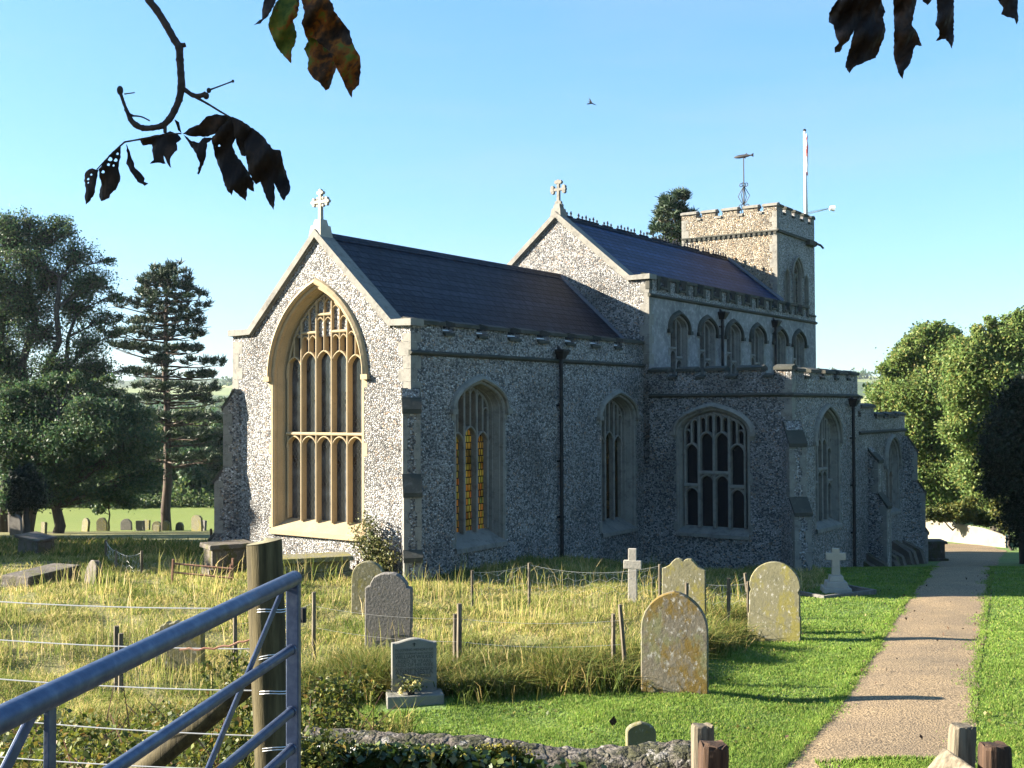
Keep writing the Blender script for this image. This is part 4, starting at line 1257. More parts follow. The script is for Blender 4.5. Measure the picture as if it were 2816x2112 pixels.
# ------------------------------------------------------------------ trees
def limb(mb, p0, p1, r0, r1, n=6, wob=.06, seg=6, sag=0.0):
    p0 = Vector(p0); p1 = Vector(p1)
    d = (p1 - p0); Ln = d.length
    pts = []; rs = []
    off = Vector((0, 0, 0))
    for i in range(seg + 1):
        f = i / seg
        if 0 < i < seg:
            off = Vector((RND.gauss(0, 1), RND.gauss(0, 1), RND.gauss(0, .6))) * wob * Ln * .5
        else:
            off = Vector((0, 0, 0))
        p = p0 + d * f + off + Vector((0, 0, sag * Ln * math.sin(math.pi * f)))
        pts.append(p); rs.append(r0 + (r1 - r0) * f ** .8)
    mb.tube(pts, rs, n, True)
    return pts
def tree(name, label, base, trunk_top, r_base, blobs, nleaf, leaf, lmat, twigs=26, tw_r=.05, trunks=None, group=None, cat='tree', barkm='bark', spread=.16, shell=.55, upb=.3, splay=None):
    """blobs: (centre Vector, radius, zscale). Limbs run from the trunk to each blob, twigs fill it, leaves sit round the twig ends"""
    base = Vector(base)
    T = thing(name, label, cat, base, group)
    mb = MB()
    trunks = trunks or [(base, Vector(trunk_top), r_base)]
    axes = []
    for b_, t_, r_ in trunks:
        b2 = Vector(b_) - Vector((0, 0, .6))
        pts = limb(mb, b2, t_, r_ * 1.15, r_ * .35, 9, .03, 8)
        axes.append((pts, r_))
    P = []; wts = []
    vol = sum(b[1] ** 2 for b in blobs)
    for c, r, zs in blobs:
        c = Vector(c)
        best = None
        for pts, r_ in axes:
            for i in range(2, len(pts)):
                q = pts[i]
                dz = c.z - q.z
                h = math.hypot(c.x - q.x, c.y - q.y)
                cost = abs(dz - h * .55) + .4 * (c - q).length
                if best is None or cost < best[0]:
                    best = (cost, q, r_ * (1 - .65 * i / len(pts)))
        lr = min(best[2] * .7, .03 + .05 * r)
        lp = limb(mb, best[1], c, lr, lr * .4, 6, .07, 6, .06)
        nt = max(4, int(twigs * (r * r / vol) * len(blobs)))
        ends = []
        for k in range(nt):
            d = Vector((RND.gauss(0, 1), RND.gauss(0, 1), RND.gauss(0, 1) + .25)).normalized()
            q = RND.uniform(shell, 1.02)
            e = c + Vector((d.x * r * q, d.y * r * q, d.z * r * zs * q))
            s0 = lp[RND.randint(3, 6)]
            limb(mb, s0, e, lr * .32, max(.006, tw_r * .2), 3, .08, 3, .04)
            ends.append((e, s0))
        m = int(nleaf * r * r / vol)
        for k in range(m):
            e, s0 = ends[RND.randrange(len(ends))]
            f = 1 - abs(RND.gauss(0, .22))
            p = s0.lerp(e, f)
            sp_ = spread * r * (1.5 if RND.random() < .06 else 1)
            P.append((p.x + RND.gauss(0, sp_), p.y + RND.gauss(0, sp_), p.z + RND.gauss(0, sp_ * .7)))
    mb.build('trunk', barkm, T, smooth=True, fix=False)
    V, F = leafquads(np.array(P), leaf, upb)
    npmesh('crown', V, F, lmat, T)
    return T
def blobs_px(lst, Y, zs=.85, dy=.6):
    out = []
    for q in lst:
        x, y, r = q[:3]
        Yq = Y + (q[3] if len(q) > 3 else RND.uniform(-1, 1) * dy * r * Y * K / FPX)
        out.append((Dd(x, y, Yq), r * Yq * K / FPX, zs))
    return out
def gz(x, y): return terrain(x, y)
def foot(x, Y):
    p = Dd(x, 900, Y); p.z = terrain(p.x, p.y); return p

# the tall broadleaf at the left, several stems
Y = 70
b0 = foot(38, Y)
stems = [(foot(38, Y), Dd(62, 560, Y), .42), (foot(12, Y + 1), Dd(10, 600, Y + 1), .36), (foot(58, Y - .6), Dd(130, 600, Y - 1), .36), (foot(60, Y), Dd(165, 680, Y), .26)]
bl = blobs_px([(95, 520, 62), (25, 530, 70), (165, 555, 55), (212, 610, 48), (110, 610, 66), (30, 640, 78), (160, 670, 64), (228, 690, 34), (80, 725, 66), (190, 745, 52), (-40, 600, 90), (-30, 760, 90), (20, 800, 70), (120, 800, 66), (150, 500, 30), (60, 480, 34), (-20, 490, 50), (250, 640, 22), (240, 565, 20), (252, 720, 22), (60, 570, 60), (180, 620, 50), (60, 670, 60), (200, 800, 50), (-20, 690, 80), (262, 690, 16), (130, 480, 30), (20, 485, 40), (150, 830, 60), (215, 800, 44), (90, 860, 60), (30, 850, 66), (250, 850, 34), (280, 800, 20)], Y)
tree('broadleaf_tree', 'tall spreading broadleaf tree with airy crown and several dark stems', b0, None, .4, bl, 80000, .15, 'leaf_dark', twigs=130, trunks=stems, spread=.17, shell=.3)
# darker, lower tree whose boughs sweep out to the right
Y = 66
bl = blobs_px([(100, 890, 56), (190, 880, 46), (255, 885, 40), (115, 825, 30), (60, 845, 34), (205, 838, 32), (165, 815, 22), (285, 862, 22), (312, 895, 20), (15, 855, 30), (235, 820, 16), (60, 950, 66), (150, 950, 70), (235, 930, 62), (295, 900, 46), (320, 960, 40), (275, 990, 50), (190, 1010, 56), (110, 1030, 60), (30, 1020, 60), (300, 1050, 40), (230, 1065, 40), (160, 1070, 40), (-30, 950, 70), (330, 1020, 30), (20, 900, 60), (300, 950, 46), (90, 1075, 40), (10, 1080, 40), (285, 1085, 26)], Y, .6)
tree('spreading_tree', 'dark low spreading tree with boughs sweeping towards the pine', foot(120, Y), Dd(130, 880, Y), .32, bl, 66000, .17, 'leaf_dark', twigs=60, spread=.26, shell=.25)
# small dark yew with a short trunk
Y = 58
bl = blobs_px([(57, 1060, 34), (50, 1035, 26), (75, 1075, 28), (38, 1085, 24), (60, 1020, 18), (80, 1050, 18)], Y, 1.0)
tree('yew_bush', 'small dark rounded yew on a short trunk near the far headstones', foot(57, Y), Dd(57, 1050, Y), .22, bl, 9000, .15, 'needle_yew', twigs=30, spread=.3)
# thin sapling
Y = 74
bl = blobs_px([(235, 1075, 22), (222, 1090, 18), (255, 1085, 18), (240, 1055, 16), (262, 1064, 12), (210, 1102, 12)], Y, .8)
tree('sapling', 'thin young tree with bare lower stem among the far headstones', foot(236, Y), Dd(236, 1060, Y), .07, bl, 1500, .22, 'leaf_dark', twigs=20, spread=.2)

def pine(name, label, base, top, levels, Y, r, nm_mult=1.0, clump=.36, depth=.9, cat='tree'):
    """levels: (y px of branch tip, left px, right px); flat plates of needle tufts on long boughs"""
    T = thing(name, label, cat, base)
    mb = MB()
    b2 = Vector(base) - Vector((0, 0, .5))
    pts = limb(mb, b2, top, r, r * .22, 10, .012, 10)
    tx = lambda z: b2.lerp(Vector(top), min(1, max(0, (z - b2.z) / (Vector(top).z - b2.z))))
    C = []
    for (y, xl, xr, th) in levels:
        zt = Dd(0, y, Y).z
        ax = tx(zt)
        xc = 1106 + ax.x / Y * FPX / K
        for ang in np.arange(0, 360, 36) + RND.uniform(0, 36):
            a_ = rad(ang)
            ca_, sa_ = math.cos(a_), math.sin(a_)
            ext = ((xr - xc) if ca_ > 0 else (xc - xl)) * K * Y / FPX
            if RND.random() < .18: continue
            ln = (abs(ca_) * ext + abs(sa_) * .55 * (xr - xl) * K * Y / FPX * .7) * RND.uniform(.5, 1.06)
            if ln < .4: continue
            tip = Vector((ax.x + ca_ * ln, ax.y + sa_ * ln, zt + RND.uniform(-.25, .25)))
            st = tx(zt - ln * RND.uniform(.02, .18))
            bp = limb(mb, st, tip, max(.03, r * .22), .02, 5, .035, 5, -.03)
            nsub = max(3, int(ln * 2.3))
            for k in range(nsub):
                f = 1 - abs(RND.gauss(0, .30))
                if f < .25: f = RND.uniform(.4, 1)
                p = st.lerp(tip, f)
                w = (.18 + .30 * ln * (1 - f) + .12 * ln * f) * .8
                q = p + Vector((-sa_ * RND.gauss(0, w), ca_ * RND.gauss(0, w), RND.uniform(.0, .28) * th))
                if RND.random() < .7: limb(mb, p, q, .022, .01, 3, .05, 2)
                for m in range(RND.randint(1, 3)):
                    C.append((q.x + RND.gauss(0, .22), q.y + RND.gauss(0, .22), q.z + RND.uniform(0, .3) * th))
    mb.build('trunk', 'pine_bark', T, smooth=True, fix=False)
    C = np.array(C)
    n = int(26 * nm_mult)
    P = np.repeat(C, n, 0)
    dr = NR.normal(size=(len(P), 3)); dr[:, 2] = np.abs(dr[:, 2]) * 1.1 + .05
    P = P + NR.normal(size=P.shape) * .05
    V, F = needlequads(P, dr, clump, .06)
    npmesh('crown', V, F, 'needle_pine', T)
    return T
Y = 75
lv = [(594, 338, 384, 1.3), (612, 312, 412, 1.4), (632, 300, 436, 1.4), (650, 300, 440, 1.2), (672, 256, 430, 1.1), (700, 285, 448, 1.1), (726, 242, 458, .9), (760, 243, 420, .8), (786, 345, 496, .9), (812, 300, 502, .7), (842, 330, 500, .8), (866, 310, 470, .7), (908, 335, 498, .8), (948, 345, 490, .8), (992, 310, 495, .8)]
pine('scots_pine', 'tall pine with straight trunk and flat layered boughs left of the church', foot(361, Y), Dd(358, 588, Y), lv, Y, .36)
Y = 62
bp_ = foot(1462, Y); bp_.z = -3
pine('pine_tree', 'dark pine top showing over the nave roof beside the tower', bp_, Dd(1462, 440, Y), [(448, 1448, 1486, 1.2), (468, 1424, 1486, 1.3), (490, 1420, 1500, 1.2), (512, 1400, 1500, 1.2), (528, 1395, 1500, 1.2), (550, 1400, 1500, 1.2), (590, 1390, 1520, 1)], Y, .3)

# sunlit trees at the right
Y = 66
bl = blobs_px([(1965, 790, 46), (2020, 745, 44), (1920, 850, 40), (1985, 850, 56), (2050, 800, 56), (2045, 730, 28), (1900, 905, 34), (1950, 930, 56), (2020, 920, 60), (1985, 1000, 56), (2050, 1010, 60), (2000, 1075, 46), (2060, 1085, 46), (1985, 1110, 24), (2080, 900, 50), (1893, 860, 16), (1905, 800, 16), (1945, 768, 20), (1990, 716, 18), (1925, 815, 18), (1884, 885, 18), (2020, 700, 14), (1960, 735, 14), (2062, 722, 20), (1900, 950, 22), (1935, 790, 14), (2085, 760, 36), (2090, 830, 44), (2075, 980, 50), (2100, 1060, 44), (1950, 1040, 40), (1940, 860, 40)], Y, .9)
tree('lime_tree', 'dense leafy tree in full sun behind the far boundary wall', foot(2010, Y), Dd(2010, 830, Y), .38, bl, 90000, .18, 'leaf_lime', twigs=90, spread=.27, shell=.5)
Y = 57
bl = blobs_px([(2130, 760, 44), (2180, 740, 46), (2230, 760, 56), (2105, 810, 44), (2160, 820, 56), (2225, 850, 66), (2110, 880, 44), (2150, 900, 54), (2100, 950, 44), (2095, 1020, 40), (2120, 1080, 36), (2160, 1000, 50), (2205, 705, 22), (2150, 715, 18), (2092, 765, 38), (2110, 735, 26), (2108, 712, 16), (2176, 694, 18), (2214, 684, 22), (2138, 694, 13), (2070, 745, 20), (2060, 790, 26), (2058, 860, 30), (2052, 930, 30), (2195, 676, 10), (2080, 830, 40), (2085, 890, 40)], Y, .9)
tree('chestnut_tree', 'yellowing leafy tree in sun beside the dark yew', foot(2150, Y), Dd(2160, 830, Y), .36, bl, 80000, .17, 'leaf_lime', twigs=90, spread=.27, shell=.5)
Y = 80
bl = blobs_px([(2000, 730, 34), (2030, 716, 24), (1960, 760, 30), (1975, 740, 22), (2045, 740, 26), (1930, 800, 30), (1900, 850, 30)], Y, .9)
tree('oak_tree', 'darker green tree crown rising just behind the sunlit lime', foot(1990, Y), Dd(1995, 760, Y), .36, bl, 12000, .3, 'leaf_mid', twigs=40, spread=.2)
# yew in shade at the right edge
Y = 37
bl = blobs_px([(2195, 870, 50), (2165, 920, 50), (2215, 960, 70), (2150, 985, 46), (2180, 1040, 56), (2140, 1050, 34), (2230, 1080, 60), (2130, 1000, 26), (2215, 830, 34), (2195, 1110, 46), (2125, 950, 20), (2260, 900, 80), (2260, 1020, 80), (2210, 1150, 40)], Y, 1.05)
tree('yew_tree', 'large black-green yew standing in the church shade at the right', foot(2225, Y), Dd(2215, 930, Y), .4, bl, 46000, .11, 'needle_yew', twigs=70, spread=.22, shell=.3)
Y = 48.5
bl = blobs_px([(2165, 1105, 24), (2190, 1090, 22), (2155, 1085, 16), (2205, 1120, 22), (2185, 1130, 22), (2142, 1066, 12), (2175, 1140, 16)], Y, .9)
tree('laurel_bush', 'grey-green bush at the corner of the far boundary wall', foot(2180, Y), Dd(2180, 1110, Y), .08, bl, 5000, .13, 'bush_leaf', twigs=24, spread=.25, cat='bush')
Y = 53
bl = blobs_px([(2030, 1112, 20), (2060, 1105, 22), (2090, 1110, 20), (2120, 1118, 20), (2000, 1110, 16), (2100, 1090, 20), (2075, 1120, 12), (2045, 1122, 10), (2140, 1128, 14)], Y, .8)
tree('ivy_hedge', 'russet-green hedge tumbling over the top of the far boundary wall', foot(2070, Y + 1.2), Dd(2070, 1115, Y), .08, bl, 8000, .14, 'bush_leaf', twigs=30, spread=.25, cat='hedge')

for x_, y_, r_, h_, lab in ((30.5, 33, 5.0, 17, 'unseen leafy tree added beyond the path to dim sky light on the nave'),  # this one is added out of view to cut skylight on the north walls
                          (-27, 29.3, 2.9, 10.3, 'small bushy tree left of the rough grass, nearest the church'), (-30, 37, 4.2, 12, 'bushy tree shading the left slope, nearest the road'), (-34, 46, 5.0, 13, 'bushy tree shading the left slope, middle one'), (-40, 58, 5.5, 14, 'bushy tree shading the left slope, farthest from the road')):
    z_ = terrain(x_, y_)
    bl = []
    for k in range(9):
        a_ = k * 2.399
        bl.append((Vector((x_ + math.cos(a_) * r_ * .55, y_ + math.sin(a_) * r_ * .55, z_ + h_ * (.22 + .075 * k))), r_ * .55, .9))
    tree('shade_tree', lab, (x_, y_, z_), (x_, y_, z_ + h_ * .8), .35, bl, 9000, .55, 'leaf_mid', twigs=8, spread=.25, group='trees round the churchyard')
# the horse chestnut over the camera, whose twigs hang into view
bl = [(Vector((-7.2 + math.cos(k * 2.4) * 1.0, 2.7 + math.sin(k * 2.4) * 1.5, 7.0 + .32 * k)), 1.15, .8) for k in range(7)]
tree('horse_chestnut', 'horse chestnut standing by the road with withered leaves', (-7.5, .5, 1.95), (-7.2, 1.5, 7.5), .3, bl, 9000, .22, 'leaf_dark', twigs=12, spread=.25)
# mid-distance woods beyond the field on the left, each tree its own
far_l = [(250, 925, 56, 113), (312, 915, 58, 117), (400, 930, 54, 111), (452, 925, 56, 121), (492, 935, 46, 114), (352, 960, 54, 109), (200, 935, 56, 119), (145, 930, 54, 116), (90, 925, 56, 122), (420, 1010, 44, 107), (270, 1010, 46, 108), (20, 1085, 40, 104), (75, 1075, 44, 112), (130, 1060, 46, 108), (180, 1072, 40, 120), (225, 1050, 46, 118), (262, 1078, 34, 106), (300, 1040, 50, 124), (330, 1075, 34, 110), (378, 1060, 40, 116), (412, 1030, 44, 130), (440, 1070, 34, 108), (455, 1000, 40, 140), (485, 1050, 40, 118), (400, 985, 40, 170), (350, 1000, 44, 180), (290, 975, 46, 190), (470, 955, 34, 210), (230, 985, 40, 200), (150, 985, 50, 210), (70, 1000, 50, 190), (10, 990, 50, 200)]
kinds = ['dark green rounded tree', 'olive bushy tree', 'mid green spreading tree']
mats_ = ['leaf_dark', 'leaf_mid', 'leaf_mid']
where = ['at the far field edge', 'in the wood behind the field', 'on the lower hillside']
places = ['far left behind the broadleaf stems', 'left of the sapling', 'behind the sapling', 'between sapling and pine', 'behind the pine trunk', 'just right of the pine trunk', 'close beside the church corner']
def place_of(x):
    return places[0] if x < 80 else places[1] if x < 200 else places[2] if x < 250 else places[3] if x < 335 else places[4] if x < 385 else places[5] if x < 445 else places[6]
seen_lab = {}
for i, (x, y, r, Yf) in enumerate(far_l):
    b_ = Dd(x, 1000, Yf); b_.z = -5.2
    if Yf > 320: b_.z = float(hillz(np.array([b_.x]), np.array([b_.y]))[0])
    R_ = r * Yf * K / FPX
    c = Dd(x, y, Yf)
    bl = []
    for k in range(7):
        a_ = k * 2.4 + i
        bl.append((c + Vector((math.cos(a_) * R_ * .6, math.sin(a_) * R_ * .5, RND.uniform(-.7, .55) * R_)), R_ * RND.uniform(.42, .62), .85))
    for k in range(3):
        bl.append((Vector((c.x + RND.uniform(-.7, .7) * R_, c.y - .4 * R_, max(b_.z + R_ * .35, c.z - R_ * (1 + k * .3)))), R_ * .55, .8))
    k_ = (i * 5 + i // 3) % 3
    lab = f'{kinds[k_]} {where[0 if Yf < 113 else 1 if Yf < 150 else 2]}, {place_of(x)}'
    tree('woodland_tree', lab, b_, c, .18 + .01 * R_, bl, 9000, .26 + Yf * .0016, mats_[k_], twigs=10, spread=.2, group='trees beyond the green field')
# unbroken hedge bank along the far field edge
Pn = []
for k in range(16000):
    x = RND.uniform(-52, -2); y = 99 + RND.gauss(0, .7) + .5 * math.sin(x * .6)
    h = 1.1 + .5 * math.sin(x * .8) + .35 * math.sin(x * 2.1 + 1)
    Pn.append((x, y, -5 + abs(RND.gauss(0, .5)) * h))
hd = thing('hedge', 'rough low hedge along the far edge of the green field', 'hedge', (-30, 99, -5))
V, F = leafquads(np.array(Pn), .3, .3); npmesh('foliage', V, F, 'leaf_mid', hd)
# distant woods on the hills, one mass
Pw = []
for k in range(900):
    x = RND.uniform(-900, 900); y = RND.choice([RND.uniform(240, 330), RND.uniform(420, 520), RND.uniform(700, 760), RND.uniform(1030, 1120)])
    if math.sin(x * .013 + y * .02) + .6 * math.sin(x * .031) < .1 and y < 1000: continue
    z = float(hillz(np.array([x]), np.array([y]))[0])
    R_ = RND.uniform(4, 7) * (1 if y < 1000 else 1.3)
    for m in range(46):
        d = Vector((RND.gauss(0, 1), RND.gauss(0, 1), abs(RND.gauss(0, 1)))).normalized() * R_ * RND.uniform(.6, 1)
        Pw.append((x + d.x, y + d.y, z + d.z * 1.2))
V, F = leafquads(np.array(Pw), 3.4, .3)
tag(npmesh('distant_wood', V, F, 'leaf_dark'), 'dark woods and hedges far away on the rolling hills', 'wood', kind='stuff')

# ------------------------------------------------------------------ far boundary wall
pts = [Dd(1905, 1160, 57), Dd(1978, 1160, 56), Dd(2060, 1160, 53.5), Dd(2130, 1160, 51.2), Dd(2172, 1160, 50), Dd(2178, 1160, 52)]
tops = [Dd(x, y, p.y).z for (x, y), p in zip(((1905, 1110), (1978, 1113), (2060, 1130), (2130, 1143), (2172, 1157), (2178, 1157)), pts)]
bw_ = thing('boundary_wall', 'pale sunlit stone wall across the far end of the path', 'wall', (pts[2].x, pts[2].y, -2.4))
mb = MB(); rg = []
for p, zt in zip(pts, tops):
    rg.append([(p.x, p.y, -5), (p.x, p.y, zt - .08), (p.x, p.y + .4, zt - .08), (p.x, p.y + .4, -5)])
mb.loft(rg, False, True); wallb = mb.build('wall', 'pale_wall', bw_)
mb = MB(); rg = []
for p, zt in zip(pts, tops):
    rg.append([(p.x, p.y - .04, zt - .08), (p.x, p.y - .02, zt - .02), (p.x, p.y + .2, zt + .03), (p.x, p.y + .44, zt - .08)])
mb.loft(rg, True, True); mb.build('coping', 'pale_wall', bw_)

# ------------------------------------------------------------------ graves
def frame(base, yaw, tilt=0, roll=0):
    """local x across the face, y into the stone, z up; yaw turns the face from -Y towards -X"""
    return Matrix.Translation(base) @ Matrix.Rotation(-yaw, 4, 'Z') @ Matrix.Rotation(roll, 4, 'Y') @ Matrix.Rotation(tilt, 4, 'X')
def profile(kind, w, h):
    p = []; hw = w / 2
    if kind == 'round':
        zs = h - hw * .98
        p = [(-hw, 0)] + [(-hw * math.cos(a_), zs + hw * .98 * math.sin(a_)) for a_ in np.linspace(0, math.pi, 19)] + [(hw, 0)]
    elif kind == 'lancet':
        zs = h * .62
        p = [(-hw, 0)] + [(x, z) for x, z in arch(hw, zs, h - zs, 10)] + [(hw, 0)]
    elif kind == 'shouldered':
        zs = h - hw * .95
        p = [(-hw, 0), (-hw, h * .33), (-hw * .96, h * .35), (-hw * .96, zs - .12), (-hw * .90, zs - .07), (-hw * .97, zs)] + [(-hw * .97 * math.cos(a_), zs + hw * .95 * math.sin(a_)) for a_ in np.linspace(.1, math.pi - .1, 17)] + [(hw * .97, zs), (hw * .90, zs - .07), (hw * .96, zs - .12), (hw * .96, h * .35), (hw, h * .33), (hw, 0)]
    elif kind == 'scroll':
        zs = h * .82; r = hw * .78
        p = [(-hw, 0), (-hw, zs * .97), (-hw * .97, zs), (-hw * .80, zs + .015), (-r, zs + .05)] + [(-r * math.cos(a_), zs + .04 + (h - zs - .04) * math.sin(a_)) for a_ in np.linspace(.2, math.pi - .2, 13)] + [(r, zs + .05), (hw * .80, zs + .015), (hw * .97, zs), (hw, zs * .97), (hw, 0)]
    elif kind == 'double':
        zs = h * .84
        L_ = [(-hw, 0), (-hw, zs), (-hw * .86, zs + .02), (-hw * .66, zs + .06), (-hw * .52, h * .95), (-hw * .36, h * .995), (-hw * .2, h), (-hw * .07, h * .985), (0, h * .955)]
        p = L_ + [(-x, z) for x, z in L_[:-1][::-1]]
    elif kind == 'bow':
        p = [(-hw, 0), (-hw, h * .93)] + [(x * hw, h * .93 + h * .07 * (math.cos(x * math.pi) * .5 + .5)) for x in np.linspace(-1, 1, 15)] + [(hw, h * .93), (hw, 0)]
    elif kind == 'square':
        p = [(-hw, 0), (-hw, h * .93), (-hw * .85, h), (hw * .85, h), (hw, h * .93), (hw, 0)]
    q = [p[0]]
    for a_ in p[1:]:
        if math.hypot(a_[0] - q[-1][0], a_[1] - q[-1][1]) > .004: q.append(a_)
    return q
def slab(mb, M, prof, th, sink=.35, rough=0, chamf=.012):
    prof = [(x, z if z > .001 else -sink) for x, z in prof]
    cx = sum(p[0] for p in prof) / len(prof); cz = sum(p[1] for p in prof) / len(prof)
    if rough: prof = [(x + RND.gauss(0, rough), z + (RND.gauss(0, rough) if z > 0 else 0)) for x, z in prof]
    n = len(prof)
    def ins(e): 
        out = []
        for i, p in enumerate(prof):
            a_ = prof[i - 1]; b_ = prof[(i + 1) % n]
            dx, dz = b_[0] - a_[0], b_[1] - a_[1]; l = math.hypot(dx, dz) or 1
            out.append((p[0] + dz / l * e, p[1] - dx / l * e))
        return out
    # orientation: profile runs left-bottom over the top to right-bottom (clockwise)
    pi_ = ins(chamf)
    rings = [[M @ Vector((x, 0, z)) for x, z in pi_], [M @ Vector((x, chamf, z)) for x, z in prof], [M @ Vector((x, th - chamf, z)) for x, z in prof], [M @ Vector((x, th, z)) for x, z in pi_]]
    mb.loft(rings, True)
    o = len(mb.v) - 4 * n
    tri = tessellate_polygon([[Vector((x, z, 0)) for x, z in pi_]])
    mb.f += [tuple(o + i for i in t_) for t_ in tri] + [tuple(o + 3 * n + i for i in reversed(t_)) for t_ in tri]; mb.mi += [0] * (2 * len(tri))
def headstone(label, xc, ybase, w_px, ytop, kind, mat, yaw, tilt=0, roll=0, th=.1, Y=None, rough=0, name='headstone', group=None, parts=True):
    if Y is None:
        b_ = Gd(xc, ybase)
    else:
        b_ = Dd(xc, ybase, Y)
    Yd = b_.y
    w = w_px * Yd * K / FPX / max(.5, math.cos(yaw))
    h = (ybase - ytop) * Yd * K / FPX
    T = thing(name, label, 'headstone', b_, group)
    mb = MB(); M = frame(b_, yaw, tilt, roll)
    slab(mb, M, profile(kind, w, h), th, rough=rough)
    mb.build('slab', mat, T, smooth=False)
    return T, M, w, h, b_
headstone('large pointed-arch headstone blotched with yellow and grey lichen, nearest the lawn', 1456, 1499, 138, 1280, 'lancet', 'lichen_stone', rad(16), rad(2), rad(.5), .11)
T2 = headstone('round-topped lichened headstone with notched sides, standing beside the path', 1671, 1388, 104, 1216, 'shouldered', 'green_stone', rad(22), rad(-3), rad(1), .1)
T3 = headstone('headstone with a twin-humped top behind the netting fence', 1477, 1352, 88, 1208, 'double', 'green_stone', rad(20), 0, 0, .1)
headstone('weathered grey headstone with scroll shoulders in the rough grass', 838, 1412, 100, 1238, 'scroll', 'grey_stone', rad(9), rad(4), rad(1.2), .13, rough=.004)
headstone('greenish round-topped headstone half hidden behind the weathered grey one', 793, 1330, 72, 1213, 'round', 'green_stone', rad(12), rad(3), rad(2), .1)
headstone('small pointed footstone standing just behind the rubble wall', 1386, 1622, 64, 1564, 'lancet', 'green_stone', rad(-4), 0, 0, .09, name='footstone')
headstone('dark weathered headstone with broken shoulders behind the metal gate', 385, 1452, 104, 1345, 'scroll', 'green_stone', rad(10), rad(5), rad(1), .12, rough=.008)
headstone('leaning round headstone at the head of a kerbed grave', 192, 1262, 42, 1210, 'round', 'rubble', rad(52), rad(-8), rad(3), .14)
# the modern memorial with plinth, lettering and flowers
T, M, w, h, b_ = headstone('upright memorial with engraved lettering, shaded face and flowers at its foot', 895, 1512, 96, 1382, 'bow', 'memorial_stone', rad(-9), rad(-1), 0, .1)
mb = MB()
pb = []
for z0, z1 in ((-.3, .10),):
    pb = [M @ Vector(p) for p in ((-w * .62, -.24, z0), (w * .62, -.24, z0), (w * .62, .16, z0), (-w * .62, .16, z0), (-w * .62, -.24, z1), (w * .62, -.24, z1), (w * .62, .16, z1), (-w * .62, .16, z1))]
mb.hexa(pb); mb.build('plinth', 'memorial_stone', T, bevel=.012)
lines = [('IN LOVING MEMORY OF', .80), ('A DEAR HUSBAND AND FATHER', .745), ('WILLIAM WILKES', .675), ('AGED 78 YEARS', .605), ('ALSO OF HIS WIFE', .545), ('AND GRANDMOTHER', .485), ('ANNE NESTA', .42), ('AGED 85 YEARS', .36), ('AT REST', .29)]
for tx_, fz in lines:
    cu = bpy.data.curves.new('inscription', 'FONT'); cu.body = tx_; cu.align_x = 'CENTER'; cu.extrude = .001
    cu.size = .075 if fz in (.675, .42) else .058
    ob = bpy.data.objects.new('t', cu); COL.objects.link(ob)
    bpy.context.view_layer.update()
    me = bpy.data.meshes.new_from_object(ob.evaluated_get(bpy.context.evaluated_depsgraph_get()))
    COL.objects.unlink(ob); bpy.data.objects.remove(ob)
    lw = max(v.co.x for v in me.vertices) - min(v.co.x for v in me.vertices)
    s_ = min(1, w * .84 / lw)
    me.transform(Matrix.Translation(-Vector(T.location)) @ M @ Matrix.Translation((0, -.003, fz * h)) @ Matrix.Rotation(math.pi / 2, 4, 'X') @ Matrix.Diagonal((s_, s_, 1, 1)))
    me.materials.clear(); me.materials.append(MATS['lettering'])
    o = bpy.data.objects.new('inscription', me); COL.objects.link(o); o.parent = T
mb = MB()
for x0, x1, z0, z1 in ((-.006, .006, .875, .935), (-.024, .024, .911, .919)):
    mb.hexa([M @ Vector((x, y, z * h)) for x, y, z in ((x0, -.004, z0), (x1, -.004, z0), (x1, .01, z0), (x0, .01, z0), (x0, -.004, z1), (x1, -.004, z1), (x1, .01, z1), (x0, .01, z1))])
mb.build('engraved_cross', 'iron', T)
fl = M @ Vector((-.05, -.15, .10))
MEM = (b_.x, b_.y)
FT = thing('flower_pot', 'pot of cream and yellow flowers at the foot of the engraved memorial', 'flowers', fl)
mb = MB(); mb.loft([[(fl.x + r * math.cos(a_), fl.y + r * math.sin(a_), fl.z + z) for a_ in np.linspace(0, 2 * math.pi, 13)[:-1]] for r, z in ((.04, 0), (.055, .07), (.06, .075), (.056, .085))], True, True); mb.build('pot', 'iron', FT)
P = np.array([(fl.x + RND.gauss(0, .06), fl.y + RND.gauss(0, .04), fl.z + .07 + abs(RND.gauss(.03, .04))) for k in range(260)])
V, F = leafquads(P, .045, .3); npmesh('foliage', V, F, 'bush_leaf', FT)
for k in range(13):
    a_ = RND.uniform(-1, 1)
    c = (fl.x + a_ * .12, fl.y - .04 + RND.gauss(0, .02), fl.z + .06 + RND.uniform(-.03, .11))
    P = np.array([(c[0] + RND.gauss(0, .010), c[1] + RND.gauss(0, .010), c[2] + RND.gauss(0, .009)) for _ in range(34)])
    V, F = leafquads(P, .03, .2, .8); npmesh('flower', V, F, 'petal', FT)

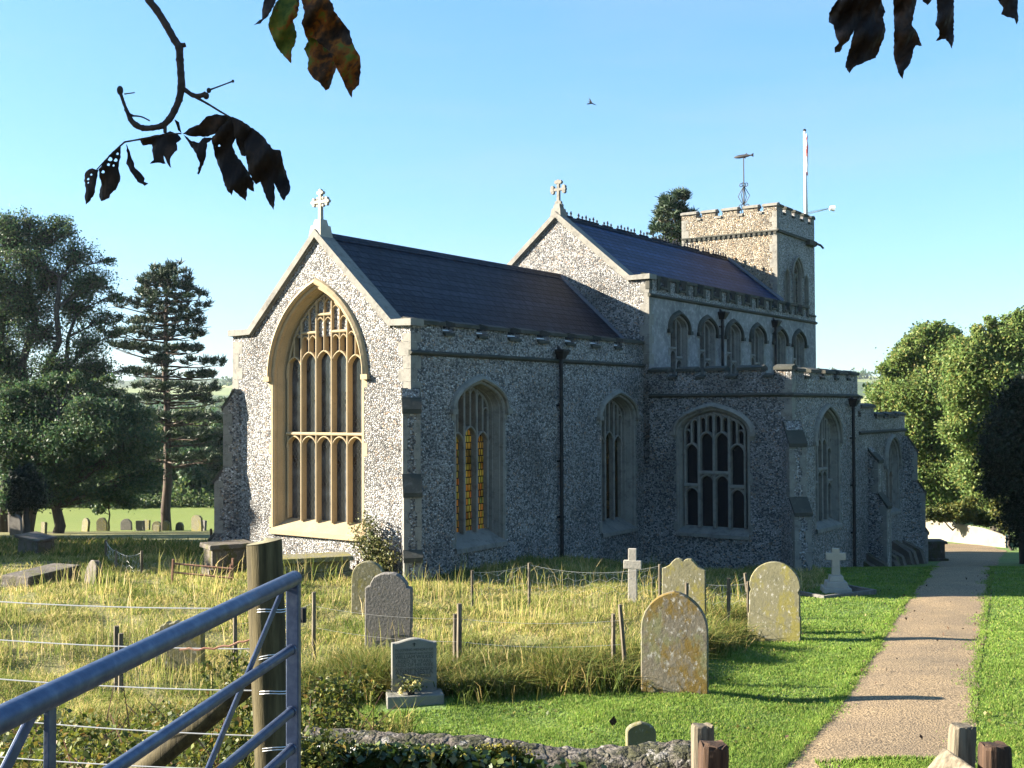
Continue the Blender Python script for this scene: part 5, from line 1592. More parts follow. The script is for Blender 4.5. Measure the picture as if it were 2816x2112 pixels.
def cross_grave(label, x, ytop, ybase, mat, yaw, steps, wpx, Y=None):
    b_ = Gd(x, ybase) if Y is None else Dd(x, ybase, Y)
    h = (ybase - ytop) * b_.y * K / FPX
    T = thing('grave_cross', label, 'grave cross', b_)
    M = frame(b_, yaw)
    hw = wpx * b_.y * K / FPX / 2
    t_ = .055
    def bx(mb, x0, x1, y0, y1, z0, z1, tp=0):
        mb.hexa([M @ Vector(p) for p in ((x0, y0, z0), (x1, y0, z0), (x1, y1, z0), (x0, y1, z0), (x0 + tp, y0 + tp, z1), (x1 - tp, y0 + tp, z1), (x1 - tp, y1 - tp, z1), (x0 + tp, y1 - tp, z1))])
    z0 = 0
    if steps:
        for k in range(3):
            mb = MB(); s_ = .30 - .075 * k; bx(mb, -s_, s_, -s_, s_, z0 if k else -.3, z0 + .12, .02); mb.build('plinth_step', mat, T, bevel=.01)
            z0 += .12
    mb = MB()
    bx(mb, -.085, .085, -t_, t_, z0 - (.0 if steps else .3), h, .012)
    mb.build('shaft', mat, T, bevel=.008)
    mb = MB(); zc = z0 + (h - z0) * .70
    bx(mb, -hw, hw, -t_ + .004, t_ - .004, zc - .075, zc + .075); mb.build('arm', mat, T, bevel=.008)
    return T
cross_grave('plain pale stone cross lit by the sun in front of the chancel wall', 1367, 1186, 1300, 'white_stone', rad(14), False, 38)
cross_grave('grey stone cross on stepped plinth in the shade by the path', 1806, 1185, 1280, 'white_stone', rad(8), True, 41)
# kerb of that shaded grave
b_ = Gd(1806, 1285)
KT = thing('grave_kerb', 'low stone kerb around the grave below the stepped cross', 'grave kerb', b_)
for nm_, x0, x1, y0, y1 in (('side_kerb', -.75, -.68, -.4, .9), ('side_kerb', .68, .75, -.4, .9), ('end_kerb', -.68, .68, -.4, -.33)):
    mb = MB(); M = frame(b_, rad(-30)); mb.hexa([M @ Vector(p) for p in ((x0, y0, -.2), (x1, y0, -.2), (x1, y1, -.2), (x0, y1, -.2), (x0, y0, .1), (x1, y0, .1), (x1, y1, .1), (x0, y1, .1))]); mb.build(nm_, 'grey_stone', KT, bevel=.012)
# kerbed grave at left
a0, a1 = Gd(62, 1272), Gd(176, 1252)
SL = thing('grave_slab', 'long low stone slab lying in the rough grass below the leaning headstone', 'grave slab', a0)
mb = MB(); d = (a1 - a0).normalized(); nrm = Vector((-d.y, d.x, 0))
mb.hexa([a0 + Vector((0, 0, -.2)), a1 + Vector((0, 0, -.2)), a1 + nrm * .8 + Vector((0, 0, -.2)), a0 + nrm * .8 + Vector((0, 0, -.2)), a0 + Vector((0, 0, .24)), a1 + Vector((0, 0, .32)), a1 + nrm * .8 + Vector((0, 0, .32)), a0 + nrm * .8 + Vector((0, 0, .24))])
mb.build('slab', 'rubble', SL, bevel=.02)
# broken tomb on the far left
b_ = Dd(78, 1206, 31); b_.z = terrain(b_.x, b_.y)
TB = thing('broken_tomb', 'squat broken tomb overgrown with grass at the far left', 'tomb', b_)
M = frame(b_, rad(25)); mb = MB(); mb.hexa([M @ Vector(p) for p in ((-.42, -.3, -.2), (.36, -.3, -.2), (.36, .35, -.2), (-.42, .35, -.2), (-.38, -.28, .52), (.36, -.28, .40), (.34, .33, .44), (-.36, .33, .55))]); mb.build('chest', 'rubble', TB, bevel=.03)
mb = MB(); mb.hexa([M @ Vector(p) for p in ((-.46, -.34, .53), (.42, -.34, .41), (.40, .38, .45), (-.42, .38, .56), (-.46, -.34, .61), (.42, -.34, .48), (.40, .38, .52), (-.42, .38, .64))]); mb.build('lid', 'rubble', TB, bevel=.02)
# table tomb and railing by the gable foot
def tomb(label, x, y, Yd, lx, ly, hz, yaw, mat, name='chest_tomb'):
    b_ = Dd(x, y, Yd); b_.z = terrain(b_.x, b_.y)
    T = thing(name, label, 'tomb', b_)
    M = frame(b_, yaw)
    def bx(x0, x1, y0, y1, z0, z1, nm_, tp=0):
        mb = MB(); mb.hexa([M @ Vector(p) for p in ((x0, y0, z0), (x1, y0, z0), (x1, y1, z0), (x0, y1, z0), (x0 + tp, y0 + tp, z1), (x1 - tp, y0 + tp, z1), (x1 - tp, y1 - tp, z1), (x0 + tp, y1 - tp, z1))]); mb.build(nm_, mat, T, bevel=.015)
    bx(-lx, lx, -ly, ly, -.3, .14, 'base_step')
    bx(-lx + .1, lx - .1, -ly + .1, ly - .1, .14, hz - .1, 'chest')
    bx(-lx + .02, lx - .02, -ly + .02, ly - .02, hz - .1, hz, 'lid', .015)
tomb('stone chest tomb with stepped end beside the metal railing', 492, 1258, 25.2, .55, .42, .66, rad(-32), 'rubble')
tomb('low ledger tomb in grass below the great east window', 672, 1262, 23.4, .85, .42, .46, rad(-20), 'green_stone', 'ledger_tomb')
tomb('small tomb chest in deep shade past the church corner', 1992, 1180, 40.5, .8, .45, .75, rad(5), 'rubble')
# far row of headstones along the field
far_st = [(33, 1140, 30, 1112, 'round', 'pale worn headstone under the small yew', 60), (92, 1145, 14, 1128, 'square', 'low stump of a headstone right of the small yew', 62), (182, 1140, 24, 1119, 'round', 'round-topped far headstone in shadow left of the sapling', 72), (219, 1139, 24, 1118, 'round', 'round-topped far headstone touching the sapling stem', 74), (272, 1142, 26, 1121, 'round', 'sunlit far headstone just right of the sapling', 76), (301, 1147, 27, 1125, 'square', 'broad squared far headstone in sun', 74), (315, 1143, 17, 1123, 'square', 'far headstone half behind the broad squared one', 77), (337, 1145, 22, 1126, 'round', 'far headstone left of the pine trunk', 76), (337, 1151, 17, 1135, 'square', 'small grey footstone in front of a far headstone', 71), (358, 1144, 24, 1125, 'round', 'far headstone at the foot of the pine trunk', 73.6), (386, 1146, 22, 1128, 'round', 'far headstone just right of the pine trunk', 75), (424, 1150, 30, 1113, 'scroll', 'tall double-shouldered far headstone nearest the church', 72), (437, 1150, 14, 1124, 'square', 'thin dark headstone behind the tall double-shouldered one', 73)]
for x, yb, wp, yt, kd, lab, Yf in far_st:
    p = Dd(x, yb, Yf); p.z = min(p.z, terrain(p.x, p.y)) if False else terrain(p.x, p.y)
    yb2 = 829.5 - 0
    h = (yb - yt) * Yf * K / FPX
    zt = Dd(x, yt, Yf).z
    T = thing('headstone', lab, 'headstone', p, 'headstones along the field edge')
    mb = MB(); slab(mb, frame(p, rad(RND.uniform(10, 40)), rad(RND.uniform(-5, 5)), rad(RND.uniform(-4, 4))), profile(kd, wp * Yf * K / FPX, max(.4, zt - p.z)), .16, rough=.01)
    mb.build('slab', 'grey_stone' if 'sun' in lab or 'pale' in lab or 'shouldered one' in lab else 'green_stone', T)

# ------------------------------------------------------------------ fences in the churchyard
def stick(mb, top, base, r, n=7, jit=.12):
    top = Vector(top); base = Vector(base)
    mb.tube([base - Vector((0, 0, .3)), base.lerp(top, .4), base.lerp(top, .8), top], [r, r * .98, r * .95, r * .92], n, True, jit)
def hexnet(mb, a, b, h, sag, cell=.13, r=.0017, gap=0.0):
    """chicken wire hung between two posts, drawn as thin wires"""
    a = Vector(a); b = Vector(b); Ln = (b - a).length
    nx = max(2, int(Ln / cell)); dz = cell * .5
    nz = int(h / (cell * .85))
    def P(i, j, off):
        u = (i + off) / nx
        s_ = -sag * 4 * u * (1 - u)
        p = a.lerp(b, u)
        return p + Vector((RND.gauss(0, .006), RND.gauss(0, .03) * (j > 0), s_ * (1 - j / max(1, nz) * .6) - j * h / nz + RND.gauss(0, .006)))
    g = {}
    for j in range(nz + 1):
        for i in range(nx + 1):
            g[i, j, 0] = P(i, j, .25 * (j % 2))
            g[i, j, 1] = P(i, j, .25 * (j % 2) + .33) + Vector((0, 0, -.3 * h / nz * (1 if j % 2 else -1) * 0))
    for j in range(nz):
        for i in range(nx):
            if RND.random() < gap: continue
            mb.tube([g[i, j, 0], g[i, j + 1, 0]], r, 3, False)
            if i + 1 <= nx and (i + j) % 2 == 0:
                mb.tube([g[i, j, 0], g[i + 1, j, 0].lerp(g[i + 1, j + 1, 0], .5)], r, 3, False)
            else:
                mb.tube([g[i, j, 0].lerp(g[i, j + 1, 0], .5), g[i + 1, j, 0]], r, 3, False)
    mb.tube([a.lerp(b, k / 10) + Vector((0, 0, -sag * 4 * (k / 10) * (1 - k / 10))) for k in range(11)], r * 1.9, 4, False)
def post_fence(label, posts, mat, rr=.032, wires=None, nets=(), name='netting_fence', Yb=None):
    """posts: (x, ytop, ybase[, xbase, Y]) in the photograph"""
    B = []; Tp = []
    for q in posts:
        x, yt, yb = q[:3]
        xb = q[3] if len(q) > 3 and q[3] is not None else x
        if len(q) > 4:
            b_ = Dd(xb, yb, q[4]); b_.z = min(b_.z, terrain(b_.x, b_.y))
        else:
            b_ = Gd(xb, yb)
        t_ = Dd(x, yt, b_.y)
        B.append(b_); Tp.append(t_)
    T = thing(name, label, 'fence', B[0])
    for b_, t_ in zip(B, Tp):
        mb = MB(); stick(mb, t_, b_, rr * RND.uniform(.85, 1.15)); mb.build('post', mat, T, smooth=False)
    if nets:
        mb = MB()
        for i, j, h, sag in nets:
            hexnet(mb, Tp[i] - Vector((0, 0, .03)), Tp[j] - Vector((0, 0, .03)), h, sag, gap=.06)
        mb.build('netting', 'wire', T, fix=False)
    if wires:
        mb = MB()
        for i, j, dz in wires:
            a_, b_ = Tp[i] - Vector((0, 0, dz)), Tp[j] - Vector((0, 0, dz))
            mb.tube([a_.lerp(b_, k / 8) - Vector((0, 0, .05 * 4 * (k / 8) * (1 - k / 8))) for k in range(9)], .0022, 3, False)
        mb.build('wire', 'wire', T, fix=False)
    return B, Tp
post_fence('old wooden stake fence with thin wire between rough grass and mown lawn', [(252, 1352, 1500), (261, 1368, 1508), (508, 1326, 1437), (678, 1279, 1432), (983, 1326, 1452), (992, 1304, 1456), (1325, 1326, 1470), (1339, 1306, 1474, 1353), (1483, 1259, 1400), (1574, 1249, 1366), (1609, 1238, 1336, 1622)], 'grey_wood', .033, [(0, 2, .15), (2, 3, .15), (3, 5, .2), (5, 7, .2), (7, 9, .2), (3, 5, .5), (5, 7, .5), (9, 10, .05)], name='stake_fence')
post_fence('sagging chicken-wire fence on thin stakes in front of the chancel wall', [(1020, 1232, 1290, None, 19.8), (1143, 1216, 1290, None, 19.8), (1425, 1219, 1300, None, 19.2), (1520, 1258, 1310, None, 19.0), (1616, 1256, 1315, None, 18.8)], 'grey_wood', .026, None, [(0, 1, .42, .05), (1, 2, .5, .13), (2, 3, .4, .02), (3, 4, .4, .03)])
post_fence('short run of sagging netting on three stakes in the left grass', [(229, 1166, 1232, None, 27), (251, 1187, 1236, None, 25.8), (306, 1190, 1243, None, 25)], 'grey_wood', .03, None, [(0, 1, .5, .06), (1, 2, .5, .10)])
post_fence('two dark stakes standing near the left corner buttress of the church', [(456, 1142, 1206, None, 27.2), (765, 1222, 1262, None, 22.6), (773, 1212, 1262, None, 22.8)][:1], 'brown_wood', .035, name='stake')
post_fence('pair of dark stakes against the gable wall above the round headstone', [(765, 1222, 1262, None, 22.4), (773, 1211, 1262, None, 22.6)], 'brown_wood', .03, name='stake')
# rusty railing by the chest tomb
Yr = 23.2
q = [Dd(374, 1208, Yr), Dd(503, 1206, Yr - .3)]
RL = thing('railing', 'low rusty two-bar railing in front of the chest tomb', 'railing', (q[0].x, q[0].y, terrain(q[0].x, q[0].y)))
for (x, y0, y1, xb) in ((374, 1208, 1262, 371), (503, 1206, 1266, 501), (499, 1220, 1266, 494)):
    mb = MB(); mb.tube([Dd(xb, y1 + 8, Yr), Dd(x, y0, Yr)], .03, 6); mb.build('post', 'rust', RL)
for y0, y1 in ((1217, 1229), (1236, 1249)):
    mb = MB(); mb.tube([Dd(373, y0, Yr), Dd(503, y1, Yr - .15)], .022, 6); mb.build('rail', 'rust', RL)

# ------------------------------------------------------------------ metal gate, post and wires in front
PRt, PLt = Dd(634, 1256, 3.8), D(0, 1967, 2.1)
gd = (PLt - PRt); gd.z = 0; gd.normalize()
gn = Vector((gd.y, -gd.x, 0))
ztop = (PRt.z + PLt.z) / 2
GLEN = 3.1
gate = thing('field_gate', 'grey galvanised tubular field gate crossing the lower left corner', 'gate', (PRt.x, PRt.y, 2.0))
gp = lambda u, z, o=0: Vector((PRt.x, PRt.y, 0)) + gd * u + gn * o + Vector((0, 0, z))
mb = MB(); mb.tube([gp(-.012, ztop), gp(.5, ztop), gp(1.2, ztop), gp(2, ztop), gp(GLEN, ztop)], .0265, 18); mb.build('top_rail', 'galvanised', gate, smooth=True)
zr = [Dd(634, y, 3.8).z for y in (1400, 1533, 1613)]
zr += [zr[-1] - .13, zr[-1] - .25, zr[-1] - .37]
for z in zr:
    mb = MB(); mb.tube([gp(.02, z), gp(.9, z), gp(1.8, z), gp(GLEN, z)], .0165, 14); mb.build('rail', 'galvanised', gate, smooth=True)
def bar(mb, a, b, w, th):
    a = Vector(a); b = Vector(b); d = (b - a).normalized(); s_ = d.cross(gn).normalized()
    mb.hexa([a - s_ * w - gn * th, a + s_ * w - gn * th, a + s_ * w + gn * th, a - s_ * w + gn * th, b - s_ * w - gn * th, b + s_ * w - gn * th, b + s_ * w + gn * th, b - s_ * w + gn * th])
mb = MB(); bar(mb, gp(.0, ztop + .012), gp(.0, zr[-1] - .05), .016, .022); mb.build('end_stile', 'galvanised', gate, bevel=.004)
uS = 1.545
mb = MB(); bar(mb, gp(uS, ztop - .005, -.004), gp(uS, zr[-1]), .015, .006); mb.build('middle_stile', 'galvanised', gate, bevel=.002)
mb = MB(); bar(mb, gp(.02, ztop - .02, .026), gp(.02 + .68 * 1.62, ztop - .42 * 1.62 - .03, .026), .0125, .004); mb.build('brace', 'galvanised', gate, bevel=.002)
mb = MB(); bar(mb, gp(uS + .01, ztop - .03, .026), gp(uS + .75, ztop - .03 - .62, .026), .0145, .004); mb.build('brace', 'galvanised', gate, bevel=.002)
mb = MB()
for z in [ztop] + zr[:3]:
    c = gp(.0, z)
    mb = MB(); mb.tube([c + gd * .022, c + gd * .034], .0268 if z == ztop else .019, 12)
    mb.build('weld_collar', 'galvanised', gate)
hk = Dd(655, 1332, 3.85)
mb = MB(); mb.tube([hk + Vector((-.04, 0, 0)), hk], .008, 8); mb.tube([hk + Vector((0, 0, -.02)), hk + Vector((0, 0, .03))], .011, 8); mb.build('latch', 'iron', gate)

YP = 4.62
pt, pbm = Dd(570, 1172, YP), Dd(594, 1659, YP)
rP = 37.5 * K / FPX * YP
GPt = thing('gate_post', 'thick round timber gate post with sawn top, wound with wire', 'gate post', (pbm.x, pbm.y, 1.95))
mb = MB()
nA = 26
rings = []
for k in range(26):
    f = k / 25
    c = pt.lerp(pbm, f * 1.25)
    c.z = pt.z - (pt.z - 1.6) * f
    fl_ = 1 + .03 * math.sin(f * 9)
    rings.append([(c.x + math.cos(a_) * rP * fl_ * (1 + .010 * math.sin(3 * a_ + 1) + .006 * math.sin(7 * a_ + f * 4)), c.y + math.sin(a_) * rP * fl_ * (1 + .010 * math.sin(3 * a_ + 1) + .006 * math.sin(7 * a_ + f * 4)), c.z + (.012 * math.cos(a_) if k == 0 else 0)) for a_ in np.linspace(0, 2 * math.pi, nA + 1)[:-1]])
mb.loft(rings, True)
mb.build('post', 'post_wood', GPt, smooth=True)
mb = MB(); r0 = rings[0]; cx = sum(p[0] for p in r0) / nA; cy = sum(p[1] for p in r0) / nA
cap = [[(cx + (p[0] - cx) * s_, cy + (p[1] - cy) * s_, p[2] + .003 + (1 - s_) * .006) for p in r0] for s_ in (1.0, .66, .33, .02)]
mb.loft(cap, True); mb.build('end_grain', 'end_grain', GPt)
sa, sb = Dd(556, 1462, YP + .1), Dd(300, 1672, YP + .35)
mb = MB(); mb.tube([sa, sa.lerp(sb, .5) + Vector((0, 0, .01)), sb, sb + (sb - sa) * .5], [.045, .05, .052, .05], 9, True, .08); mb.build('strut', 'post_wood', GPt, smooth=True)
for y, sk in ((1316, 0), (1414, .012), (1490, .0), (1610, .006)):
    mb = MB(); c = Dd(575 + (y - 1172) * .05, y, YP)
    for o_ in (0, .010):
        mb.tube([(c.x + math.cos(a_) * (rP + .006), c.y + math.sin(a_) * (rP + .006), c.z + o_ + sk * math.cos(a_) + .004 * math.sin(3 * a_)) for a_ in np.linspace(0, 2 * math.pi, 25)], .0022, 5, False)
    mb.build('wire_binding', 'wire', GPt, fix=False)
WF = thing('wire_fence', 'five taut wires running left from the round gate post', 'fence', (pbm.x, pbm.y, 1.95))
for (xa, ya, xb, yb) in ((552, 1314, -60, 1296), (556, 1402, -60, 1378), (560, 1492, -60, 1462), (570, 1590, -60, 1548), (575, 1664, -60, 1630)):
    a_, b_ = Dd(xa, ya, YP), Dd(xb, yb, YP + .35)
    mb = MB(); mb.tube([a_.lerp(b_, k / 12) - Vector((0, 0, .012 * 4 * (k / 12) * (1 - k / 12))) for k in range(13)], .0026, 5, False); mb.build('wire', 'wire', WF, fix=False)
mb = MB()                                            # twisted loose end
a_, b_ = Dd(560, 1374, YP - .02), Dd(388, 1402, YP + .08)
mb.tube([a_.lerp(b_, k / 16) + Vector((0, 0, -.02 * math.sin(k / 16 * math.pi) + .004 * math.sin(k * 1.9))) for k in range(17)], .0045, 5, False); mb.build('barbed_end', 'rust', WF, fix=False)

# ------------------------------------------------------------------ churchyard wall and stile posts at the bottom
YW = 8.0
XW0, XW1 = Dd(655, 1600, YW).x, Dd(1512, 1600, YW).x
wallt = thing('rubble_wall', 'old rubble wall with rough mossy top at the bottom edge', 'wall', ((XW0 + XW1) / 2, YW, .7))
mb = MB(); rings = []
nxw = 90
tops = [(655, 1578), (760, 1590), (860, 1592), (960, 1594), (1040, 1602), (1130, 1614), (1180, 1620), (1280, 1624), (1360, 1622), (1430, 1616), (1480, 1608), (1512, 1610)]
def wtop(x_px): return Dd(x_px, lerp(x_px, [t_[0] for t_ in tops], [t_[1] for t_ in tops]), YW).z
for i in range(nxw + 1):
    xp = 655 + (1512 - 655) * i / nxw
    x = Dd(xp, 1600, YW).x; zt = wtop(xp)
    r_ = []
    for j, (dy, dz) in enumerate(((-.20, -1.2), (-.21, -.8), (-.22, -.5), (-.215, -.33), (-.21, -.2), (-.20, -.1), (-.15, -.03), (-.06, .0), (.05, .01), (.14, -.01), (.2, -.09), (.22, -1.2))):
        nz_ = .022 * math.sin(x * 7 + j * 1.1) * math.sin(x * 13 + j * 1.9) + .006 * RND.uniform(-1, 1)
        r_.append((x, YW + dy + nz_ * (1 if j < 7 else .6), zt + dz + nz_ * .8))
    rings.append(r_)
mb.loft(rings, False, True)
mb.build('wall', 'rubble_wall', wallt, smooth=True)
mb = MB()
for k in range(0):
    xp = RND.uniform(1040, 1500); x = Dd(xp, 1600, YW).x; zt = wtop(xp)
    z = zt - RND.uniform(.02, .42); s_ = RND.uniform(.03, .075)
    c = Vector((x, YW - .205, z))
    pr = [(math.cos(a_) * s_ * RND.uniform(.75, 1.25), math.sin(a_) * s_ * .7 * RND.uniform(.75, 1.25)) for a_ in np.linspace(0, 2 * math.pi, 8)[:-1]]
    mb.loft([[(c.x + a_, c.y + .02, c.z + b_) for a_, b_ in pr], [(c.x + a_, c.y - .012, c.z + b_) for a_, b_ in pr], [(c.x + a_ * .7, c.y - .04, c.z + b_ * .7) for a_, b_ in pr]], True, True)
# ivy over the left of it, and moss
IV = thing('ivy', 'dark glossy ivy smothering the left part of the rubble wall', 'ivy', (Dd(900, 1620, YW).x, YW - .3, 1.0))
P = []
while len(P) < 15000:
    xp = 640 + abs(RND.gauss(0, 300)); 
    if xp > 1480 or (xp > 1080 and RND.random() < min(.92, (xp - 1080) / 200)): continue
    x = Dd(xp, 1600, YW).x; zt = wtop(max(xp, 655))
    d = abs(RND.gauss(0, .3))
    if RND.random() < (.25 if xp < 1000 else .12): dz = RND.uniform(-.03, .05)
    else: dz = -d - .02 - .10 * max(0, (xp - 980) / 190)
    P.append((x + RND.gauss(0, .02), YW - .24 - RND.uniform(0, .2) - .12 * d, zt + dz - .02))
V, F = leafquads(np.array(P), .062, .5, .85); npmesh('leaves', V, F, 'ivy_leaf', IV)
MO = thing('moss', 'bright yellow-green moss cushion on the wall front beside the ivy', 'moss', (Dd(1100, 1640, YW).x, YW - .25, 1.1))
P = []
for (xp, yp, w_, h_, n_) in ((1080, 1625, 46, 12, 1800), (1110, 1650, 40, 9, 1500), (1130, 1640, 24, 10, 700), (1030, 1640, 26, 10, 600)):
    for k in range(n_):
        q = Dd(xp + RND.gauss(0, w_ * .5), yp + RND.gauss(0, h_ * .6), YW - .24); P.append((q.x, q.y - abs(RND.gauss(0, .025)), q.z))
V, F = leafquads(np.array(P), .022, .6, .8); npmesh('cushion', V, F, 'moss', MO)

def timber(label, name, top_px, w, dth, Yd, zlow, mat, yaw=0, lean=(0, 0), chip=.0, group=None):
    c = Dd(top_px[0], top_px[1], Yd)
    T = thing(name, label, 'post', (c.x, c.y, zlow), group)
    mb = MB(); ca_, sa_ = math.cos(yaw), math.sin(yaw)
    rings = []
    for z, s_ in ((zlow, 1.0), (c.z - .25, 1.0), (c.z - .05, 1.0), (c.z - .012, .97), (c.z, .88)):
        f = (z - zlow) / max(.01, c.z - zlow)
        r_ = []
        for a_ in np.linspace(0, 2 * math.pi, 21)[:-1]:
            cx, cy = math.cos(a_), math.sin(a_)
            m = max(abs(cx), abs(cy)) ** .82
            x, y = cx / m * w / 2 * s_, cy / m * dth / 2 * s_
            jz = RND.uniform(-chip, chip) if z > c.z - .06 else 0
            jr = 1 + .025 * math.sin(a_ * 9)
            r_.append((c.x + (x * ca_ - y * sa_) * jr + lean[0] * (f - 1), c.y + (x * sa_ + y * ca_) * jr + lean[1] * (f - 1), z + jz))
        rings.append(r_)
    mb.loft(rings, True, True)
    mb.build('post', mat, T, smooth=False)
    return T
timber('weathered grey post end standing at the right end of the rubble wall', 'stile_post', (1517, 1566), .145, .13, 7.75, .5, 'grey_wood', .1, (0, 0), .012)
timber('dark brown broken post with orange heartwood in front of the grey post end', 'stile_post', (1541, 1607), .17, .17, 7.15, .5, 'brown_wood', .14, (.03, 0), .015)
timber('leaning grey split post on the right of the path opening', 'stile_post', (2079, 1568), .125, .10, 5.9, .9, 'grey_wood', .12, (.07, 0), .012)
timber('rounded brown post end cut off at the lower right', 'stile_post', (2148, 1608), .135, .12, 5.5, .9, 'brown_wood', .08, (0, 0), .006)
a_ = Dd(2042, 1622, 5.6); b_ = Dd(2128, 1690, 5.3)
RT = thing('stile_rail', 'pale broken timber rail leaning against the grey split post', 'rail', a_)
mb = MB()
d = (b_ - a_).normalized(); s_ = Vector((0, 1, 0)); u_ = d.cross(s_).normalized()
if u_.z < 0: u_ = -u_
mb.hexa([a_ - s_ * .05 - u_ * .16, b_ - s_ * .05 - u_ * .2, b_ + s_ * .05 - u_ * .2, a_ + s_ * .05 - u_ * .16, a_ - s_ * .05 + u_ * .01, b_ - s_ * .05 + u_ * .02, b_ + s_ * .04 + u_ * .03, a_ + s_ * .04 + u_ * .015])
mb.build('rail', 'grey_wood', RT, bevel=.012)

# ------------------------------------------------------------------ grass
def scatter(n, x0, x1, y0, y1, pw=1.6):
    u = NR.random(n)
    e = 1 - pw
    y = (y0 ** e + u * (y1 ** e - y0 ** e)) ** (1 / e)
    hw = y * .5
    x = NR.uniform(0, 1, n) * (np.minimum(x1, hw + 1) - np.maximum(x0, -hw - 1)) + np.maximum(x0, -hw - 1)
    return x, y
def vnoise(x, y, f, seed=0):
    return (np.sin(x * f + seed) * np.sin(y * f * 1.13 + seed * 1.7) + .6 * np.sin(x * f * 2.3 + y * f * 1.1 + seed) + .4 * np.sin(y * f * 3.1 - x * f * 1.9 + 2 * seed)) / 2
inch = np.array([[CH(-.1, -5.6, 0).x, CH(-.1, -5.6, 0).y], [CH(-.1, .05, 0).x, CH(-.1, .05, 0).y]])
def outside_church(x, y):
    s_ = (x - CW.x) * AX.x + (y - CW.y) * AX.y; t_ = (x - CW.x) * BX.x + (y - CW.y) * BX.y
    ins = (s_ > -.05) & (((t_ < .02) & (t_ > -5.5)) | ((s_ > SE - .05) & (t_ < 4.45)))
    return ~ins
# rough straw-coloured grass
x, y = scatter(430000, -17, 8.5, 11.2, 31, 1.3)
k = in_rough(x, y) & outside_church(x, y) & (y < 29.5)
x, y = x[k], y[k]
cl = vnoise(x, y, 1.9, 1) + .7 * vnoise(x, y, 5.1, 4)
keep = NR.random(len(x)) < np.clip(.62 + .5 * cl, .22, 1)
x, y, cl = x[keep], y[keep], cl[keep]
h = np.clip(.085 + .085 * cl + NR.normal(size=len(x)) * .04, .03, .36)
V, F = blades(np.stack([x, y, tz(x, y)], 1), h, .0006 * y, 1.5)
gsel = (vnoise(x, y, .75, 3) + .6 * vnoise(x, y, 2.4, 11) + NR.normal(size=len(x)) * .35 - .03 * (x + 3)) > .42
for sel_, nm_, mt_, lb_ in ((~gsel, 'rough_grass', 'straw', 'long straw-coloured uncut grass filling the old graveyard'), (gsel, 'green_rough_grass', 'green_rough', 'greener patches of uncut grass among the straw-coloured grass')):
    V, F = blades(np.stack([x, y, tz(x, y)], 1)[sel_], h[sel_], (.0006 * y)[sel_], 1.5)
    tag(npmesh(nm_, V, F, mt_), lb_, 'grass', kind='stuff')
x = NR.uniform(-42, -1, 70000); y = 29 + 48 * NR.random(70000) ** 1.4
k = outside_church(x, y) & (np.abs(x) < y * .5 + 2); x, y = x[k], y[k]
zz = TER(x, y)
V, F = blades(np.stack([x, y, zz], 1), np.clip(.22 + .16 * vnoise(x, y, .9, 2) + NR.normal(size=len(x)) * .06, .06, .6), .0011 * y, 1.0)
tag(npmesh('slope_grass', V, F, 'rank_grass'), 'rough shaded grass on the slope down to the far headstones', 'grass', kind='stuff')
# taller seed stems along the church foot and fence
n = 2600
x, y = scatter(n * 3, -10, 7.5, 14, 25, 1.2)
k = in_rough(x, y) & outside_church(x, y) & (vnoise(x, y, 1.3, 7) > .15)
x, y = x[k][:n], y[k][:n]
V, F = blades(np.stack([x, y, tz(x, y)], 1), NR.uniform(.3, .7, len(x)), .0006 * y, .6)
tag(npmesh('seed_stems', V, F, 'straw'), 'tall dry seed stems rising above the rough grass', 'grass', kind='stuff')
# dark rank tussocks along the fence line
Bx = np.array([(p.x, p.y) for p in BND])
m = 90000
nc = 260
ic = NR.integers(0, len(Bx) - 4, nc); fc = NR.random(nc); oc = NR.normal(size=nc) * .2; oc2 = np.abs(NR.normal(size=nc)) * .5 - .1; rc = NR.uniform(.07, .2, nc)
sel = NR.integers(0, nc, m)
i = ic[sel]; f = fc[sel]
x = Bx[i, 0] * (1 - f) + Bx[i + 1, 0] * f + oc[sel] + NR.normal(size=m) * rc[sel]
y = Bx[i, 1] * (1 - f) + Bx[i + 1, 1] * f + oc2[sel] + NR.normal(size=m) * rc[sel]
k = (NR.random(m) < np.clip(.55 + .6 * vnoise(x, y, 2.6, 3), .1, 1))
k &= ~((np.abs(x - MEM[0]) < .5) & (y < MEM[1] + .12))
x, y = x[k], y[k]
h = np.clip(.28 + .20 * vnoise(x, y, 2.1, 9) + NR.normal(size=len(x)) * .08, .07, .62)
V, F = blades(np.stack([x, y, tz(x, y)], 1), h, .012, 1.5)
tag(npmesh('rank_tussocks', V, F, 'rank_grass'), 'dark drooping tussocks of rank grass along the stake fence', 'grass', kind='stuff')
# mown lawn
x, y = scatter(620000, -4, 16, 9.6, 34, 2.0)
pl_ = np.interp(y, [p.y for p in PLw[:100]], [p.x for p in PLw[:100]]); pr_ = np.interp(y, [p.y for p in PRw[:100]], [p.x for p in PRw[:100]])
k = ~in_rough(x, y) & outside_church(x, y) & ((x < pl_ + NR.normal(size=len(x)) * .03) | (x > pr_ + NR.normal(size=len(x)) * .05))
k &= ~((np.abs(x - MEM[0]) < .40) & (np.abs(y - MEM[1]) < .42))
x, y = x[k], y[k]
h = np.clip(.030 + .018 * vnoise(x, y, 2.3, 2) + .012 * vnoise(x, y, 7.3, 5) + NR.normal(size=len(x)) * .010 + .035 * (np.abs(x - np.interp(y, [p.y for p in PLw[:100]], [p.x for p in PLw[:100]])) < .12), .015, .12)
V, F = blades(np.stack([x, y, tz(x, y)], 1), h, .0007 * y, 1.1)
tag(npmesh('lawn_grass', V, F, 'lawn_blade'), 'short bright green mown grass either side of the path', 'grass', kind='stuff')
